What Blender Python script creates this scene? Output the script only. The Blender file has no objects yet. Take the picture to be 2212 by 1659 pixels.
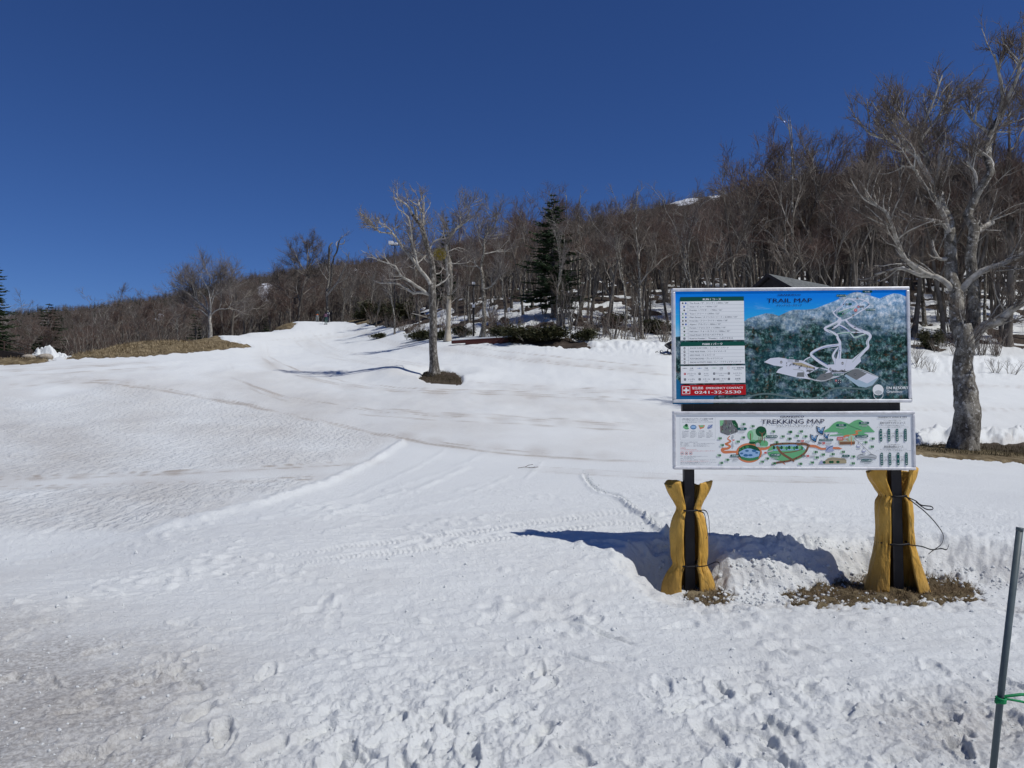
import bpy, bmesh, math, random
import numpy as np
from mathutils import Vector, Matrix

random.seed(7)
RNG = np.random.default_rng(7)
SC = bpy.context.scene
COL = SC.collection

# ------------------------------------------------------------------ camera, world, sun, exposure
EYE = 1.55
PITCH = math.radians(2.4)
FPX, CX, CY = 1661.0, 1106.0, 829.5          # focal length and centre in 2212-px photo units
cam_d = bpy.data.cameras.new('camera'); cam = bpy.data.objects.new('camera', cam_d); COL.objects.link(cam)
cam.location = (0, 0, EYE); cam.rotation_euler = (math.pi / 2 + PITCH, 0, 0)
cam_d.sensor_width = 36.0; cam_d.lens = 36.0 * FPX / 2212.0
cam_d.clip_start = 0.05; cam_d.clip_end = 5000
SC.camera = cam

SUNV = Vector((1.46, -0.78, 2.30)).normalized()     # towards the sun
sun_el = math.asin(SUNV.z); sun_az = math.atan2(SUNV.x, SUNV.y)
world = bpy.data.worlds.new('World'); SC.world = world; world.use_nodes = True
wn = world.node_tree; wn.nodes.clear()
w_out = wn.nodes.new('ShaderNodeOutputWorld'); w_bg = wn.nodes.new('ShaderNodeBackground'); w_sky = wn.nodes.new('ShaderNodeTexSky')
w_sky.sky_type = 'NISHITA'; w_sky.sun_disc = False
w_sky.sun_elevation = sun_el; w_sky.sun_rotation = sun_az
w_sky.altitude = 1800; w_sky.air_density = 0.95; w_sky.dust_density = 0.25; w_sky.ozone_density = 10.0
w_bg.inputs['Strength'].default_value = 0.075
w_hs = wn.nodes.new('ShaderNodeHueSaturation'); w_hs.inputs['Hue'].default_value = 0.511; w_hs.inputs['Saturation'].default_value = 1.10; w_hs.inputs['Value'].default_value = 1.22
wn.links.new(w_sky.outputs[0], w_hs.inputs['Color']); wn.links.new(w_hs.outputs[0], w_bg.inputs['Color']); wn.links.new(w_bg.outputs[0], w_out.inputs[0])

sun_d = bpy.data.lights.new('sun', 'SUN'); sun = bpy.data.objects.new('sun', sun_d); COL.objects.link(sun)
sun_d.energy = 4.2; sun_d.angle = math.radians(0.53); sun_d.color = (1.0, 0.975, 0.925)
sun.rotation_euler = (-SUNV).to_track_quat('-Z', 'Y').to_euler(); sun.location = (20, -10, 40)

SC.view_settings.view_transform = 'Standard'; SC.view_settings.look = 'None'
SC.view_settings.gamma = 1.0; SC.view_settings.use_curve_mapping = False
SC.view_settings.exposure = -0.33
SC.render.engine = 'CYCLES'
SC.cycles.use_denoising = True
SC.cycles.max_bounces = 5; SC.cycles.diffuse_bounces = 3; SC.cycles.glossy_bounces = 2
SC.cycles.use_adaptive_sampling = True; SC.cycles.adaptive_threshold = 0.01

# ------------------------------------------------------------------ camera maths used to lay the place out
cp, sp = math.cos(PITCH), math.sin(PITCH)
def P(px, py, D):
    """Point of the place at depth D metres that stands at (px, py) of the 2212-px photo."""
    a = (px - CX) / FPX; b = (CY - py) / FPX
    k = D / (cp - b * sp)
    return Vector((a * k, D, EYE + (sp + b * cp) * k))
def zat(py, D): return P(CX, py, D).z
def proj(x, y, z):
    zz = z - EYE
    d = y * cp + zz * sp; v = -y * sp + zz * cp
    d = np.maximum(d, 0.05)
    return CX + FPX * x / d, CY - FPX * v / d

# ------------------------------------------------------------------ noise
_perm = np.random.default_rng(3).permutation(512).astype(np.int64)
_ang = np.random.default_rng(4).uniform(0, 2 * np.pi, 512)
_gx, _gy = np.cos(_ang), np.sin(_ang)
def pn(x, y, seed=0):
    x = np.asarray(x, float); y = np.asarray(y, float)
    xi = np.floor(x).astype(np.int64); yi = np.floor(y).astype(np.int64)
    xf = x - xi; yf = y - yi
    def g(ix, iy, dx, dy):
        h = _perm[(_perm[(ix + seed * 37) & 511] + iy) & 511]
        return _gx[h] * dx + _gy[h] * dy
    u = xf * xf * xf * (xf * (xf * 6 - 15) + 10); v = yf * yf * yf * (yf * (yf * 6 - 15) + 10)
    a = g(xi, yi, xf, yf); b = g(xi + 1, yi, xf - 1, yf); c = g(xi, yi + 1, xf, yf - 1); d = g(xi + 1, yi + 1, xf - 1, yf - 1)
    return (a * (1 - u) + b * u) * (1 - v) + (c * (1 - u) + d * u) * v * 1.0
def fbm(x, y, o=4, seed=0, gain=0.5):
    s = 0; a = 1.0
    for i in range(o):
        s = s + a * pn(x * 2 ** i, y * 2 ** i, seed + i * 5); a *= gain
    return s
def sstep(a, b, x):
    t = np.clip((x - a) / (b - a), 0, 1); return t * t * (3 - 2 * t)

# ------------------------------------------------------------------ the lie of the land
# columns: photo px -> list of (depth m, height m) ; 'p' helper turns a sight line into a height
def p_(D, py): return (D, zat(py, D))
NEAR = [(0.0, 0.10), (4.0, 0.08), (5.0, 0.08), (6.0, 0.14)]
COLS = {
 -500: NEAR + [(7.5, .12), (10, .25), (15, .55), p_(19, 960), p_(24, 915), p_(31, 865), p_(39, 820), p_(45, 795), (50, 3.4), (60, 2.4), (80, 1.5), (130, 3), (220, 10), p_(950, 690), (1300, 60)],
 0:    NEAR + [(7.5, .12), (10, .3), (15, .6), p_(19, 948), p_(24, 900), p_(31, 846), p_(39, 797), p_(45, 777), (49, 4.4), (56, 3.2), (80, 1.5), (130, 2), (220, 8), p_(900, 682), (1300, 60)],
 140:  NEAR + [(7.5, .15), (10, .32), (15, .62), p_(19, 946), p_(24, 898), p_(31, 844), p_(39, 795), p_(46, 774), p_(50, 768), (56, 4.8), (66, 3.0), (90, 2), (130, 3), (220, 9), p_(900, 670), (1300, 70)],
 240:  NEAR + [(7.5, .2), (10, .34), (15, .64), p_(19, 944), p_(24, 896), p_(31, 842), p_(39, 795), p_(46, 773), p_(51, 757), p_(57, 744), (61, 6.4), (72, 5.0), (100, 4), (150, 6), (220, 12), p_(900, 660), (1300, 70)],
 340:  NEAR + [(7.5, .27), (10, .38), (15, .66), p_(20, 938), p_(25, 892), p_(32, 838), p_(40, 792), p_(47, 771), p_(53, 748), p_(59, 732), (63, 7.2), (75, 6.6), (100, 6), (150, 9), (230, 16), p_(880, 645), (1300, 80)],
 450:  NEAR + [(7.5, .33), (10, .42), (15, .68), p_(20, 940), p_(25, 894), p_(33, 838), p_(41, 795), p_(48, 772), p_(53, 757), p_(60, 737), p_(66, 727), p_(76, 714), (82, 9.6), (95, 8.5), (130, 9), (230, 24), p_(860, 625), (1300, 90)],
 540:  NEAR + [(7.5, .36), (10, .44), (15, .68), p_(20, 942), p_(27, 880), p_(35, 828), p_(43, 795), p_(52, 768), p_(60, 750), p_(70, 731), p_(80, 719), p_(88, 711), (93, 11.3), (110, 10), (140, 12), (240, 34), p_(840, 607), (1300, 100)],
 600:  NEAR + [(7.5, .38), (10, .45), (15, .68), p_(20, 944), p_(28, 874), p_(36, 828), p_(45, 795), p_(58, 768), p_(72, 745), p_(85, 727), p_(98, 712), p_(110, 699), (116, 14.0), (140, 13), (250, 38), p_(820, 595), (1300, 100)],
 650:  NEAR + [(7.5, .39), (10, .45), (15, .66), p_(20, 944), p_(28, 874), p_(36, 833), p_(42, 812), p_(47, 790), p_(53, 773), p_(62, 763), p_(75, 746), p_(90, 730), p_(103, 708), p_(111, 694), (116, 15.2), (140, 14), (250, 38), p_(810, 588), (1300, 100)],
 710:  NEAR + [(7.5, .40), (10, .45), (15, .64), p_(20, 944), p_(28, 874), p_(36, 836), p_(42, 814), p_(47, 790), p_(52, 774), p_(62, 763), p_(75, 748), p_(92, 732), p_(106, 712), p_(114, 693), (119, 15.6), (140, 15), (250, 42), p_(800, 580), (1300, 100)],
 760:  NEAR + [(7.5, .40), (10, .44), (15, .62), p_(20, 946), p_(28, 876), p_(36, 838), p_(42, 815), p_(47, 790), p_(52, 773), p_(62, 762), p_(76, 746), p_(92, 727), p_(104, 710), p_(112, 698), p_(120, 688), p_(150, 690), p_(250, 662), p_(790, 574), (1300, 110)],
 830:  NEAR + [(7.5, .40), (10, .44), (15, .62), p_(20, 944), p_(28, 874), p_(36, 836), p_(41, 815), p_(46, 787), p_(50, 772), p_(58, 763), p_(70, 746), p_(82, 728), p_(93, 708), p_(104, 685), p_(120, 684), p_(160, 672), p_(250, 645), p_(770, 566), (1300, 110)],
 900:  NEAR + [(7.5, .40), (10, .45), (15, .63), p_(20, 941), p_(28, 872), p_(35, 834), p_(41, 809), p_(50, 775), p_(60, 746), p_(66, 735), p_(76, 712), p_(92, 690), p_(120, 672), p_(200, 648), p_(350, 610), p_(750, 556), (1300, 120)],
 1000: NEAR + [(7.5, .41), (10, .46), (15, .63), p_(20, 942), p_(28, 874), p_(35, 836), p_(41, 811), p_(50, 768), p_(58, 741), p_(61, 731), p_(68, 708), p_(78, 680), p_(92, 656), p_(120, 650), p_(200, 622), p_(350, 588), p_(720, 539), (1300, 120)],
 1200: NEAR + [(7.5, .41), (10, .47), (15, .63), p_(20, 948), p_(28, 885), p_(35, 842), p_(44, 786), p_(52, 743), p_(55, 730), p_(62, 700), p_(72, 662), p_(84, 648), p_(120, 628), p_(200, 594), p_(350, 558), p_(650, 516), (1300, 120)],
 1300: NEAR + [(7.5, .41), (10, .48), (15, .62), p_(20, 955), p_(28, 892), p_(36, 835), p_(45, 780), p_(50, 754), p_(53, 735), p_(62, 708), p_(74, 672), p_(90, 640), p_(120, 615), p_(200, 578), p_(350, 538), p_(640, 486), (1300, 150)],
 1440: NEAR + [(7.5, .41), (10, .48), (15, .6), p_(20, 962), p_(28, 900), p_(38, 820), p_(47, 768), p_(50, 745), p_(60, 722), p_(76, 672), p_(92, 632), p_(120, 600), p_(200, 560), p_(350, 512), p_(640, 442), (1300, 180)],
 1540: NEAR + [(7.5, .40), (10, .47), (15, .55), p_(20, 968), p_(28, 908), p_(38, 835), p_(49, 778), p_(52, 754), p_(62, 720), p_(78, 672), p_(95, 628), p_(120, 594), p_(200, 548), p_(350, 492), p_(620, 418), (1300, 190)],
 1750: NEAR + [(7.5, .38), (10, .44), (15, .48), p_(20, 978), p_(28, 930), p_(38, 858), p_(50, 790), p_(53, 764), p_(62, 728), p_(78, 672), p_(95, 628), p_(120, 588), p_(200, 530), p_(350, 462), p_(580, 382), (1300, 190)],
 1970: NEAR + [(7.5, .36), (10, .40), (15, .40), p_(20, 993), p_(26, 962), p_(33, 915), p_(42, 852), p_(50, 806), p_(53, 776), p_(60, 740), p_(76, 680), p_(95, 628), p_(120, 585), p_(200, 520), p_(350, 445), p_(560, 358), (1300, 190)],
 2212: NEAR + [(7.5, .36), (10, .40), (15, .36), (20, .30), p_(26, 975), p_(33, 930), p_(42, 862), p_(50, 808), p_(53, 776), p_(60, 746), p_(76, 690), p_(95, 632), p_(120, 585), p_(200, 518), p_(350, 438), p_(540, 348), (1300, 190)],
 2800: NEAR + [(7.5, .36), (10, .40), (15, .36), (20, .30), (26, .5), p_(33, 930), p_(42, 862), p_(50, 812), p_(53, 782), p_(60, 750), p_(76, 695), p_(95, 640), p_(120, 590), p_(200, 522), p_(350, 442), p_(540, 352), (1300, 190)],
}
DG = np.concatenate([np.linspace(0, 20, 120, endpoint=False), np.exp(np.linspace(math.log(20), math.log(1300), 240))])
UPX = np.arange(-500, 2801, 20.0)
_keys = sorted(COLS)
_tab = np.array([np.interp(DG, [a for a, b in COLS[k]], [b for a, b in COLS[k]]) for k in _keys])
TAB = np.array([np.interp(UPX, _keys, _tab[:, j]) for j in range(len(DG))]).T.copy()
def _blur(a, s, axis):
    r = int(3 * s) + 1; k = np.exp(-0.5 * (np.arange(-r, r + 1) / s) ** 2); k /= k.sum()
    pad = [(0, 0), (0, 0)]; pad[axis] = (r, r)
    ap = np.pad(a, pad, mode='edge')
    return np.apply_along_axis(lambda m: np.convolve(m, k, 'valid'), axis, ap)
TAB = _blur(_blur(TAB, 1.3, 0), 0.9, 1)
def base_z(x, y):
    x = np.asarray(x, float); y = np.asarray(y, float)
    r = np.hypot(x, y); c = np.where(r > 1e-6, y / np.maximum(r, 1e-6), 1)
    cl = np.maximum(c, 0.60); D = r * cl
    ux = np.where(c > 0.60, x / np.maximum(y, 1e-6), np.sign(x) * 1.333)
    upx = np.clip(CX + FPX * ux, -500, 2799.9)
    fi = (upx + 500) / 20.0; i = np.clip(fi.astype(int), 0, len(UPX) - 2); f = fi - i
    D = np.clip(D, 0, 1299)
    j = np.clip(np.searchsorted(DG, D) - 1, 0, len(DG) - 2); g = (D - DG[j]) / (DG[j + 1] - DG[j])
    return (TAB[i, j] * (1 - f) + TAB[i + 1, j] * f) * (1 - g) + (TAB[i, j + 1] * (1 - f) + TAB[i + 1, j + 1] * f) * g

EDGE_PX = [-500, 0, 140, 240, 340, 450, 540, 600, 650, 710, 760, 830, 900, 1000, 1200, 1440, 1750, 2212, 2800]
EDGE_D = [47, 47, 51, 59, 61, 80, 91, 111, 114, 117, 115, 92, 66, 60, 54, 51, 53.5, 53, 53]
def edge_d(px): return np.interp(px, EDGE_PX, EDGE_D)

def poly_sd(px, py, poly, ys=1.0):
    """signed distance (negative inside) to a polygon, y stretched"""
    poly = np.array(poly, float); ax = poly[:, 0]; ay = poly[:, 1] * ys
    X = px; Y = py * ys
    d = np.full(X.shape, 1e9); ins = np.zeros(X.shape, bool)
    n = len(ax)
    for k in range(n):
        x0, y0, x1, y1 = ax[k], ay[k], ax[(k + 1) % n], ay[(k + 1) % n]
        ex, ey = x1 - x0, y1 - y0
        t = np.clip(((X - x0) * ex + (Y - y0) * ey) / (ex * ex + ey * ey + 1e-9), 0, 1)
        d = np.minimum(d, np.hypot(X - x0 - t * ex, Y - y0 - t * ey))
        c = ((y0 > Y) != (y1 > Y)) & (X < (x1 - x0) * (Y - y0) / ((y1 - y0) if y1 != y0 else 1e-9) + x0)
        ins ^= c
    return np.where(ins, -d, d)
def line_d(px, py, pts, ys=1.0):
    pts = np.array(pts, float); X = px; Y = py * ys
    d = np.full(X.shape, 1e9); s = np.zeros(X.shape); acc = 0
    for k in range(len(pts) - 1):
        x0, y0 = pts[k, 0], pts[k, 1] * ys; x1, y1 = pts[k + 1, 0], pts[k + 1, 1] * ys
        ex, ey = x1 - x0, y1 - y0; L = math.hypot(ex, ey)
        t = np.clip(((X - x0) * ex + (Y - y0) * ey) / (L * L + 1e-9), 0, 1)
        dd = np.hypot(X - x0 - t * ex, Y - y0 - t * ey)
        sgn = np.sign(ex * (Y - y0) - ey * (X - x0))
        m = dd < np.abs(d); d = np.where(m, dd * np.where(sgn == 0, 1, sgn), d); s = np.where(m, acc + t * L, s); acc += L
    return d, s

# bare patches: (polygon traced on the slope, depth range, stretch, softness)
BARE = [
 ([(138, 774), (200, 756), (300, 738), (372, 724), (470, 726), (500, 737), (542, 748), (440, 757), (340, 766), (240, 771)], 44, 72, 3.0, 5),
 ([(545, 713), (562, 702), (600, 696), (640, 697), (622, 711)], 86, 116, 3.0, 4),
 ([(745, 694), (775, 682), (850, 668), (925, 680), (905, 700), (860, 704), (800, 700)], 84, 135, 2.0, 5),
 ([(-200, 772), (60, 772), (118, 776), (90, 783), (40, 789), (-200, 795)], 41, 60, 3.0, 4),
 ([(903, 815), (925, 803), (968, 801), (998, 812), (1000, 824), (985, 831), (940, 829), (905, 822)], 36, 46, 2.0, 4),
 ([(1950, 962), (2080, 955), (2500, 960), (2500, 1008), (2212, 1000), (2100, 990), (2010, 985), (1950, 975)], 19, 31, 2.0, 5),
 ([(1478, 1285), (1500, 1272), (1555, 1274), (1583, 1284), (1575, 1301), (1520, 1303), (1490, 1296)], 5.7, 7.2, 1.0, 9),
 ([(1690, 1284), (1760, 1262), (1850, 1244), (2000, 1238), (2060, 1245), (2112, 1268), (2118, 1288), (2040, 1298), (1900, 1301), (1800, 1306), (1700, 1304), (1735, 1296)], 5.7, 7.4, 1.0, 12),
 ([(1000, 741), (1110, 739), (1300, 760), (1440, 768), (1440, 764), (1280, 748), (1230, 728), (1100, 729)], 50, 60, 2.0, 3),
]
PITX = [0.9, 1.2, 1.5, 1.75, 1.95, 2.4, 2.7, 3.2, 3.8, 4.3, 4.7]
PITY = [6.80, 6.95, 7.00, 6.98, 6.70, 6.66, 6.80, 7.05, 7.16, 6.95, 6.7]
def pit_mask(x, y):
    n = fbm(x * 2.3, y * 2.3, 3, 11) * 0.10 + fbm(x * 7, y * 7, 3, 12) * 0.07
    dx = np.maximum(np.abs(x - 2.86) - 1.45, 0); yb = np.interp(x, PITX, PITY)
    dy = np.where(y > yb, (y - yb) * 1.0, np.maximum(6.45 - y, 0) * 0.55)
    d = np.hypot(dx * 0.8, dy) + n
    return 1 - sstep(0.0, 0.45 + 0.55 * sstep(3.5, 4.2, x), d)
def surfaces(x, y):
    """returns snow height, ground height, bare mask, px, py"""
    z = base_z(x, y)
    r = np.hypot(x, y)
    far = sstep(60, 300, r)
    z = z + fbm(x * 0.06, y * 0.06, 3, 21) * (0.5 * sstep(20, 90, r)) + fbm(x * 0.02, y * 0.02, 4, 25) * 6.0 * far
    z = z + fbm(x * 0.5, y * 0.5, 2, 29) * 0.03 * sstep(3, 12, r)
    pm = pit_mask(x, y)
    z = z * (1 - pm) + pm * 0.015
    # melt well left of the tied pad
    z = z - 0.16 * np.exp(-(((x - 1.27) / 0.13) ** 2 + ((y - 7.0) / 0.22) ** 2))
    px, py = proj(x, y, z)
    infront = y > 0.5
    m = np.zeros(x.shape)
    nz = fbm(px * 0.05, py * 0.12, 4, 31) * 1.3
    for poly, d0, d1, ys, soft in BARE:
        pa = np.array(poly)
        sel = infront & (r > d0 - 2) & (y < d1) & (px > pa[:, 0].min() - 60) & (px < pa[:, 0].max() + 60) & (y > d0)
        if not sel.any(): continue
        sd = poly_sd(px[sel], py[sel], poly, ys)
        mm = 1 - sstep(-soft, soft, sd + nz[sel] * soft * 1.4)
        m[sel] = np.maximum(m[sel], mm)
    # forest floor: patchy snow
    upx = np.where(y > 0.5, CX + FPX * x / np.maximum(y, .5), np.where(x > 0, 2800, -500))
    ed = edge_d(np.clip(upx, -500, 2800))
    inf = sstep(0.5, 3.5, y - ed + fbm(x * 0.25, y * 0.25, 2, 41) * 3) * (y > 40)
    thr = np.interp(upx, [0, 640, 800, 1000, 2200], [0.12, 0.10, 0.0, -0.20, -0.22])
    thr = thr + 0.34 * sstep(68, 100, y) + 0.4 * sstep(100, 160, y)
    n2 = fbm(x * 0.30, y * 0.17, 4, 47) * 1.1
    m2 = sstep(-0.08, 0.08, n2 + thr) * inf
    m = np.maximum(m, m2)
    s = np.clip(y / 40.0, 0.12, 1.0)
    snow = z - m * 0.22 * s
    lump = fbm(x * 0.9, y * 0.9, 3, 53) * 0.35 * inf * 0.5
    ground = z + lump - 0.30 * s + m * 0.34 * s - 0.25 * (1 - sstep(0.02, 0.15, m)) * (r < 12)
    return snow + lump, ground, m, px, py, inf
def ground_at(x, y):
    a, b, *_ = surfaces(np.array([float(x)]), np.array([float(y)]))
    return float(max(a[0], b[0]))

# ------------------------------------------------------------------ materials
def mat(name, color=(0.5, 0.5, 0.5), rough=0.7, metal=0.0, spec=None):
    m = bpy.data.materials.new(name); m.use_nodes = True
    b = m.node_tree.nodes['Principled BSDF']
    b.inputs['Base Color'].default_value = (*color, 1); b.inputs['Roughness'].default_value = rough; b.inputs['Metallic'].default_value = metal
    if spec is not None: b.inputs['Specular IOR Level'].default_value = spec
    return m
class NT:
    def __init__(s, m):
        s.t = m.node_tree; s.b = s.t.nodes['Principled BSDF']
    def n(s, typ, **kw):
        nd = s.t.nodes.new(typ)
        for k, v in kw.items():
            if k.startswith('_'): setattr(nd, k[1:], v)
            else: nd.inputs[k.replace('__', ' ')].default_value = v
        return nd
    def l(s, a, b): s.t.links.new(a, b)
    def noise(s, scale, detail=4, rough=0.6, vec=None, dim='3D'):
        nd = s.n('ShaderNodeTexNoise', _noise_dimensions=dim); nd.inputs['Scale'].default_value = scale
        nd.inputs['Detail'].default_value = detail; nd.inputs['Roughness'].default_value = rough
        if vec is not None: s.l(vec, nd.inputs['Vector'])
        return nd.outputs['Fac']
    def coords(s, kind='Object', scale=(1, 1, 1)):
        tc = s.n('ShaderNodeTexCoord'); mp = s.n('ShaderNodeMapping'); mp.inputs['Scale'].default_value = scale
        s.l(tc.outputs[kind], mp.inputs['Vector']); return mp.outputs[0]
    def ramp(s, fac, stops):
        r = s.n('ShaderNodeValToRGB'); e = r.color_ramp.elements
        while len(e) < len(stops): e.new(0.5)
        for k, (p, c) in enumerate(stops):
            e[k].position = p; e[k].color = (*c, 1) if len(c) == 3 else c
        s.l(fac, r.inputs[0]); return r.outputs[0]
    def mix(s, fac, a, b, bt='MIX'):
        m = s.n('ShaderNodeMix', _data_type='RGBA', _blend_type=bt)
        for v, i in ((fac, 0), (a, 6), (b, 7)):
            if hasattr(v, 'links'): s.l(v, m.inputs[i])
            elif i == 0: m.inputs[0].default_value = v
            else: m.inputs[i].default_value = (*v, 1)
        return m.outputs[2]
    def math(s, op, a, b=None):
        m = s.n('ShaderNodeMath', _operation=op)
        for v, i in ((a, 0), (b, 1)):
            if v is None: continue
            if hasattr(v, 'links'): s.l(v, m.inputs[i])
            else: m.inputs[i].default_value = v
        return m.outputs[0]
    def bump(s, h, strength=0.5, dist=0.02, prev=None):
        b = s.n('ShaderNodeBump'); b.inputs['Strength'].default_value = strength; b.inputs['Distance'].default_value = dist
        s.l(h, b.inputs['Height'])
        if prev is not None: s.l(prev, b.inputs['Normal'])
        return b.outputs[0]
    def attr(s, name):
        a = s.n('ShaderNodeAttribute', _attribute_name=name); return a
def noisy(name, stops, scale=3.0, rough=0.8, bump=0.0, bscale=20, bdist=0.01, vs=(1, 1, 1), spec=0.3, kind='Object', detail=5):
    m = mat(name, rough=rough, spec=spec); t = NT(m); v = t.coords(kind, vs)
    t.l(t.ramp(t.noise(scale, detail, 0.65, v), stops), t.b.inputs['Base Color'])
    if bump: t.l(t.bump(t.noise(bscale, 4, 0.6, v), bump, bdist), t.b.inputs['Normal'])
    return m

M_snow = mat('snow', rough=0.75, spec=0.25)
t = NT(M_snow); ow = t.coords('Object')
dirt = t.attr('dirt').outputs['Fac']; rip = t.attr('ripple').outputs['Fac']; gran = t.attr('granular').outputs['Fac']
n1 = t.noise(0.9, 5, 0.6, ow); n2 = t.noise(9.0, 4, 0.6, ow); n3 = t.noise(38.0, 3, 0.7, ow)
mott = t.math('MULTIPLY', dirt, t.math('ADD', 0.45, t.math('MULTIPLY', n2, 1.1)))
c0 = t.mix(t.math('MULTIPLY', n1, 0.6), (0.735, 0.762, 0.758), (0.67, 0.690, 0.686))
c1 = t.mix(t.math('MINIMUM', mott, 1.0), c0, (0.43, 0.395, 0.355))
gm = t.math('MULTIPLY', gran, t.ramp(n3, [(0.38, (1, 1, 1)), (0.60, (0, 0, 0))]))
c2 = t.mix(t.math('MULTIPLY', gm, 0.8), c1, (0.30, 0.285, 0.27))
t.l(c2, t.b.inputs['Base Color'])
vo = t.coords('Object', (2.2, 1.1, 1)); 
rn = t.noise(4.0, 3, 0.55, vo)
rs = t.ramp(rn, [(0.40, (0, 0, 0)), (0.60, (1, 1, 1))])
b1 = t.bump(t.math('MULTIPLY', rs, rip), 0.6, 0.05)
b2 = t.bump(t.noise(24.0, 6, 0.72, ow), 0.70, 0.028, b1)
b3 = t.bump(t.noise(70.0, 4, 0.75, ow), 0.6, 0.010, b2)
t.l(b3, t.b.inputs['Normal'])

M_ground = mat('leaf_litter', rough=0.95, spec=0.1)
t = NT(M_ground); ow = t.coords('Object')
ga = t.attr('grassy').outputs['Fac']
gc = t.ramp(t.noise(1.6, 9, 0.85, t.coords('Object', (1, .6, 1))), [(0.34, (0.045, 0.032, 0.020)), (0.48, (0.15, 0.115, 0.065)), (0.62, (0.32, 0.26, 0.16))])
gf = t.ramp(t.noise(0.8, 8, 0.8, ow), [(0.30, (0.022, 0.018, 0.015)), (0.50, (0.060, 0.047, 0.038)), (0.70, (0.11, 0.088, 0.072))])
gcol = t.mix(ga, gf, gc)
sn = t.noise(0.024, 7, 0.74, ow); sn2 = t.attr('snowpatch').outputs['Fac']
smk = t.ramp(t.math('ADD', sn, t.math('MULTIPLY', sn2, 0.42)), [(0.745, (0, 0, 0)), (0.765, (1, 1, 1))])
t.l(t.mix(smk, gcol, (0.72, 0.73, 0.76)), t.b.inputs['Base Color'])
t.l(t.bump(t.noise(14, 6, 0.75, ow), 0.8, 0.06), t.b.inputs['Normal'])

M_bark_pale = mat('pale_mottled_bark', rough=0.9, spec=0.15)
t = NT(M_bark_pale); v = t.coords('Object', (1, 1, 0.55))
a = t.ramp(t.noise(2.6, 7, 0.78, v), [(0.36, (0.05, 0.043, 0.034)), (0.48, (0.16, 0.145, 0.12)), (0.62, (0.38, 0.36, 0.31))])
sp_ = t.ramp(t.noise(7.5, 3, 0.6, t.coords('Object')), [(0.57, (0, 0, 0)), (0.63, (1, 1, 1))])
dk = t.ramp(t.noise(4.0, 6, 0.75, t.coords('Object', (1, 1, 1.3))), [(0.38, (1, 1, 1)), (0.47, (0, 0, 0))])
c = t.mix(t.math('MULTIPLY', sp_, 0.75), a, (0.55, 0.54, 0.50)); c = t.mix(t.math('MULTIPLY', dk, 0.8), c, (0.045, 0.038, 0.030))
t.l(c, t.b.inputs['Base Color']); t.l(t.bump(t.noise(11, 7, 0.75, t.coords('Object', (1, 1, .35))), 1.0, 0.05), t.b.inputs['Normal'])
M_bark_dark = noisy('weathered_trunk_bark', [(0.30, (0.035, 0.030, 0.025)), (0.50, (0.12, 0.108, 0.092)), (0.66, (0.34, 0.325, 0.29)), (0.78, (0.5, 0.49, 0.45))], 9, 0.9, 0.8, 16, 0.03, (1, 1, .6))
M_bark_grey = noisy('grey_forest_bark', [(0.30, (0.05, 0.042, 0.036)), (0.52, (0.13, 0.115, 0.098)), (0.75, (0.26, 0.235, 0.20))], 1.6, 0.92, 0.4, 12, 0.03, (1, 1, .5))
M_bark_cream = noisy('cream_bark', [(0.30, (0.20, 0.17, 0.13)), (0.5, (0.42, 0.375, 0.30)), (0.75, (0.56, 0.51, 0.42))], 3.5, 0.9, 0.4, 14, 0.02, (1, 1, .35))
M_limb = noisy('pale_limb_bark', [(0.30, (0.16, 0.145, 0.12)), (0.52, (0.36, 0.34, 0.30)), (0.72, (0.55, 0.53, 0.48))], 5, 0.9, 0.4, 20, 0.02)
M_limb2 = noisy('grey_limb_bark', [(0.30, (0.10, 0.086, 0.070)), (0.50, (0.24, 0.215, 0.18)), (0.70, (0.42, 0.39, 0.34))], 1.0, 0.92)
M_twig = noisy('brown_twigs', [(0.32, (0.10, 0.080, 0.066)), (0.6, (0.165, 0.138, 0.115)), (0.75, (0.25, 0.215, 0.185))], 0.6, 0.95)
M_twig_red = noisy('reddish_twigs', [(0.32, (0.105, 0.068, 0.055)), (0.6, (0.16, 0.112, 0.092)), (0.75, (0.21, 0.165, 0.138))], 0.5, 0.95)
M_twig_grey = noisy('grey_twigs', [(0.32, (0.14, 0.12, 0.11)), (0.6, (0.22, 0.195, 0.18)), (0.75, (0.30, 0.27, 0.25))], 0.6, 0.95)
M_needle = noisy('dark_conifer_needles', [(0.30, (0.010, 0.020, 0.010)), (0.52, (0.028, 0.052, 0.022)), (0.72, (0.065, 0.095, 0.038))], 1.5, 0.9)
M_leaf = noisy('evergreen_bush_leaves', [(0.30, (0.020, 0.022, 0.012)), (0.50, (0.050, 0.056, 0.022)), (0.62, (0.095, 0.080, 0.038)), (0.78, (0.15, 0.105, 0.06))], 5, 0.6)
M_mistle = noisy('mistletoe', [(0.30, (0.13, 0.10, 0.012)), (0.7, (0.28, 0.22, 0.03))], 6, 0.8)
M_yellow = mat('yellow_pad_vinyl', rough=0.55, spec=0.4)
t = NT(M_yellow); v = t.coords('Object')
c = t.ramp(t.noise(3.5, 5, 0.65, v), [(0.3, (0.42, 0.225, 0.03)), (0.55, (0.62, 0.355, 0.06)), (0.8, (0.68, 0.43, 0.11))])
gz = t.n('ShaderNodeSeparateXYZ'); t.l(v, gz.inputs[0])
grime = t.math('MULTIPLY', t.math('SUBTRACT', 1.0, t.math('MINIMUM', t.math('MULTIPLY', gz.outputs[2], 4.0), 1.0)), t.noise(14, 4, .7, v))
t.l(t.mix(t.math('MULTIPLY', grime, 0.8), c, (0.16, 0.10, 0.04)), t.b.inputs['Base Color'])
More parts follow.
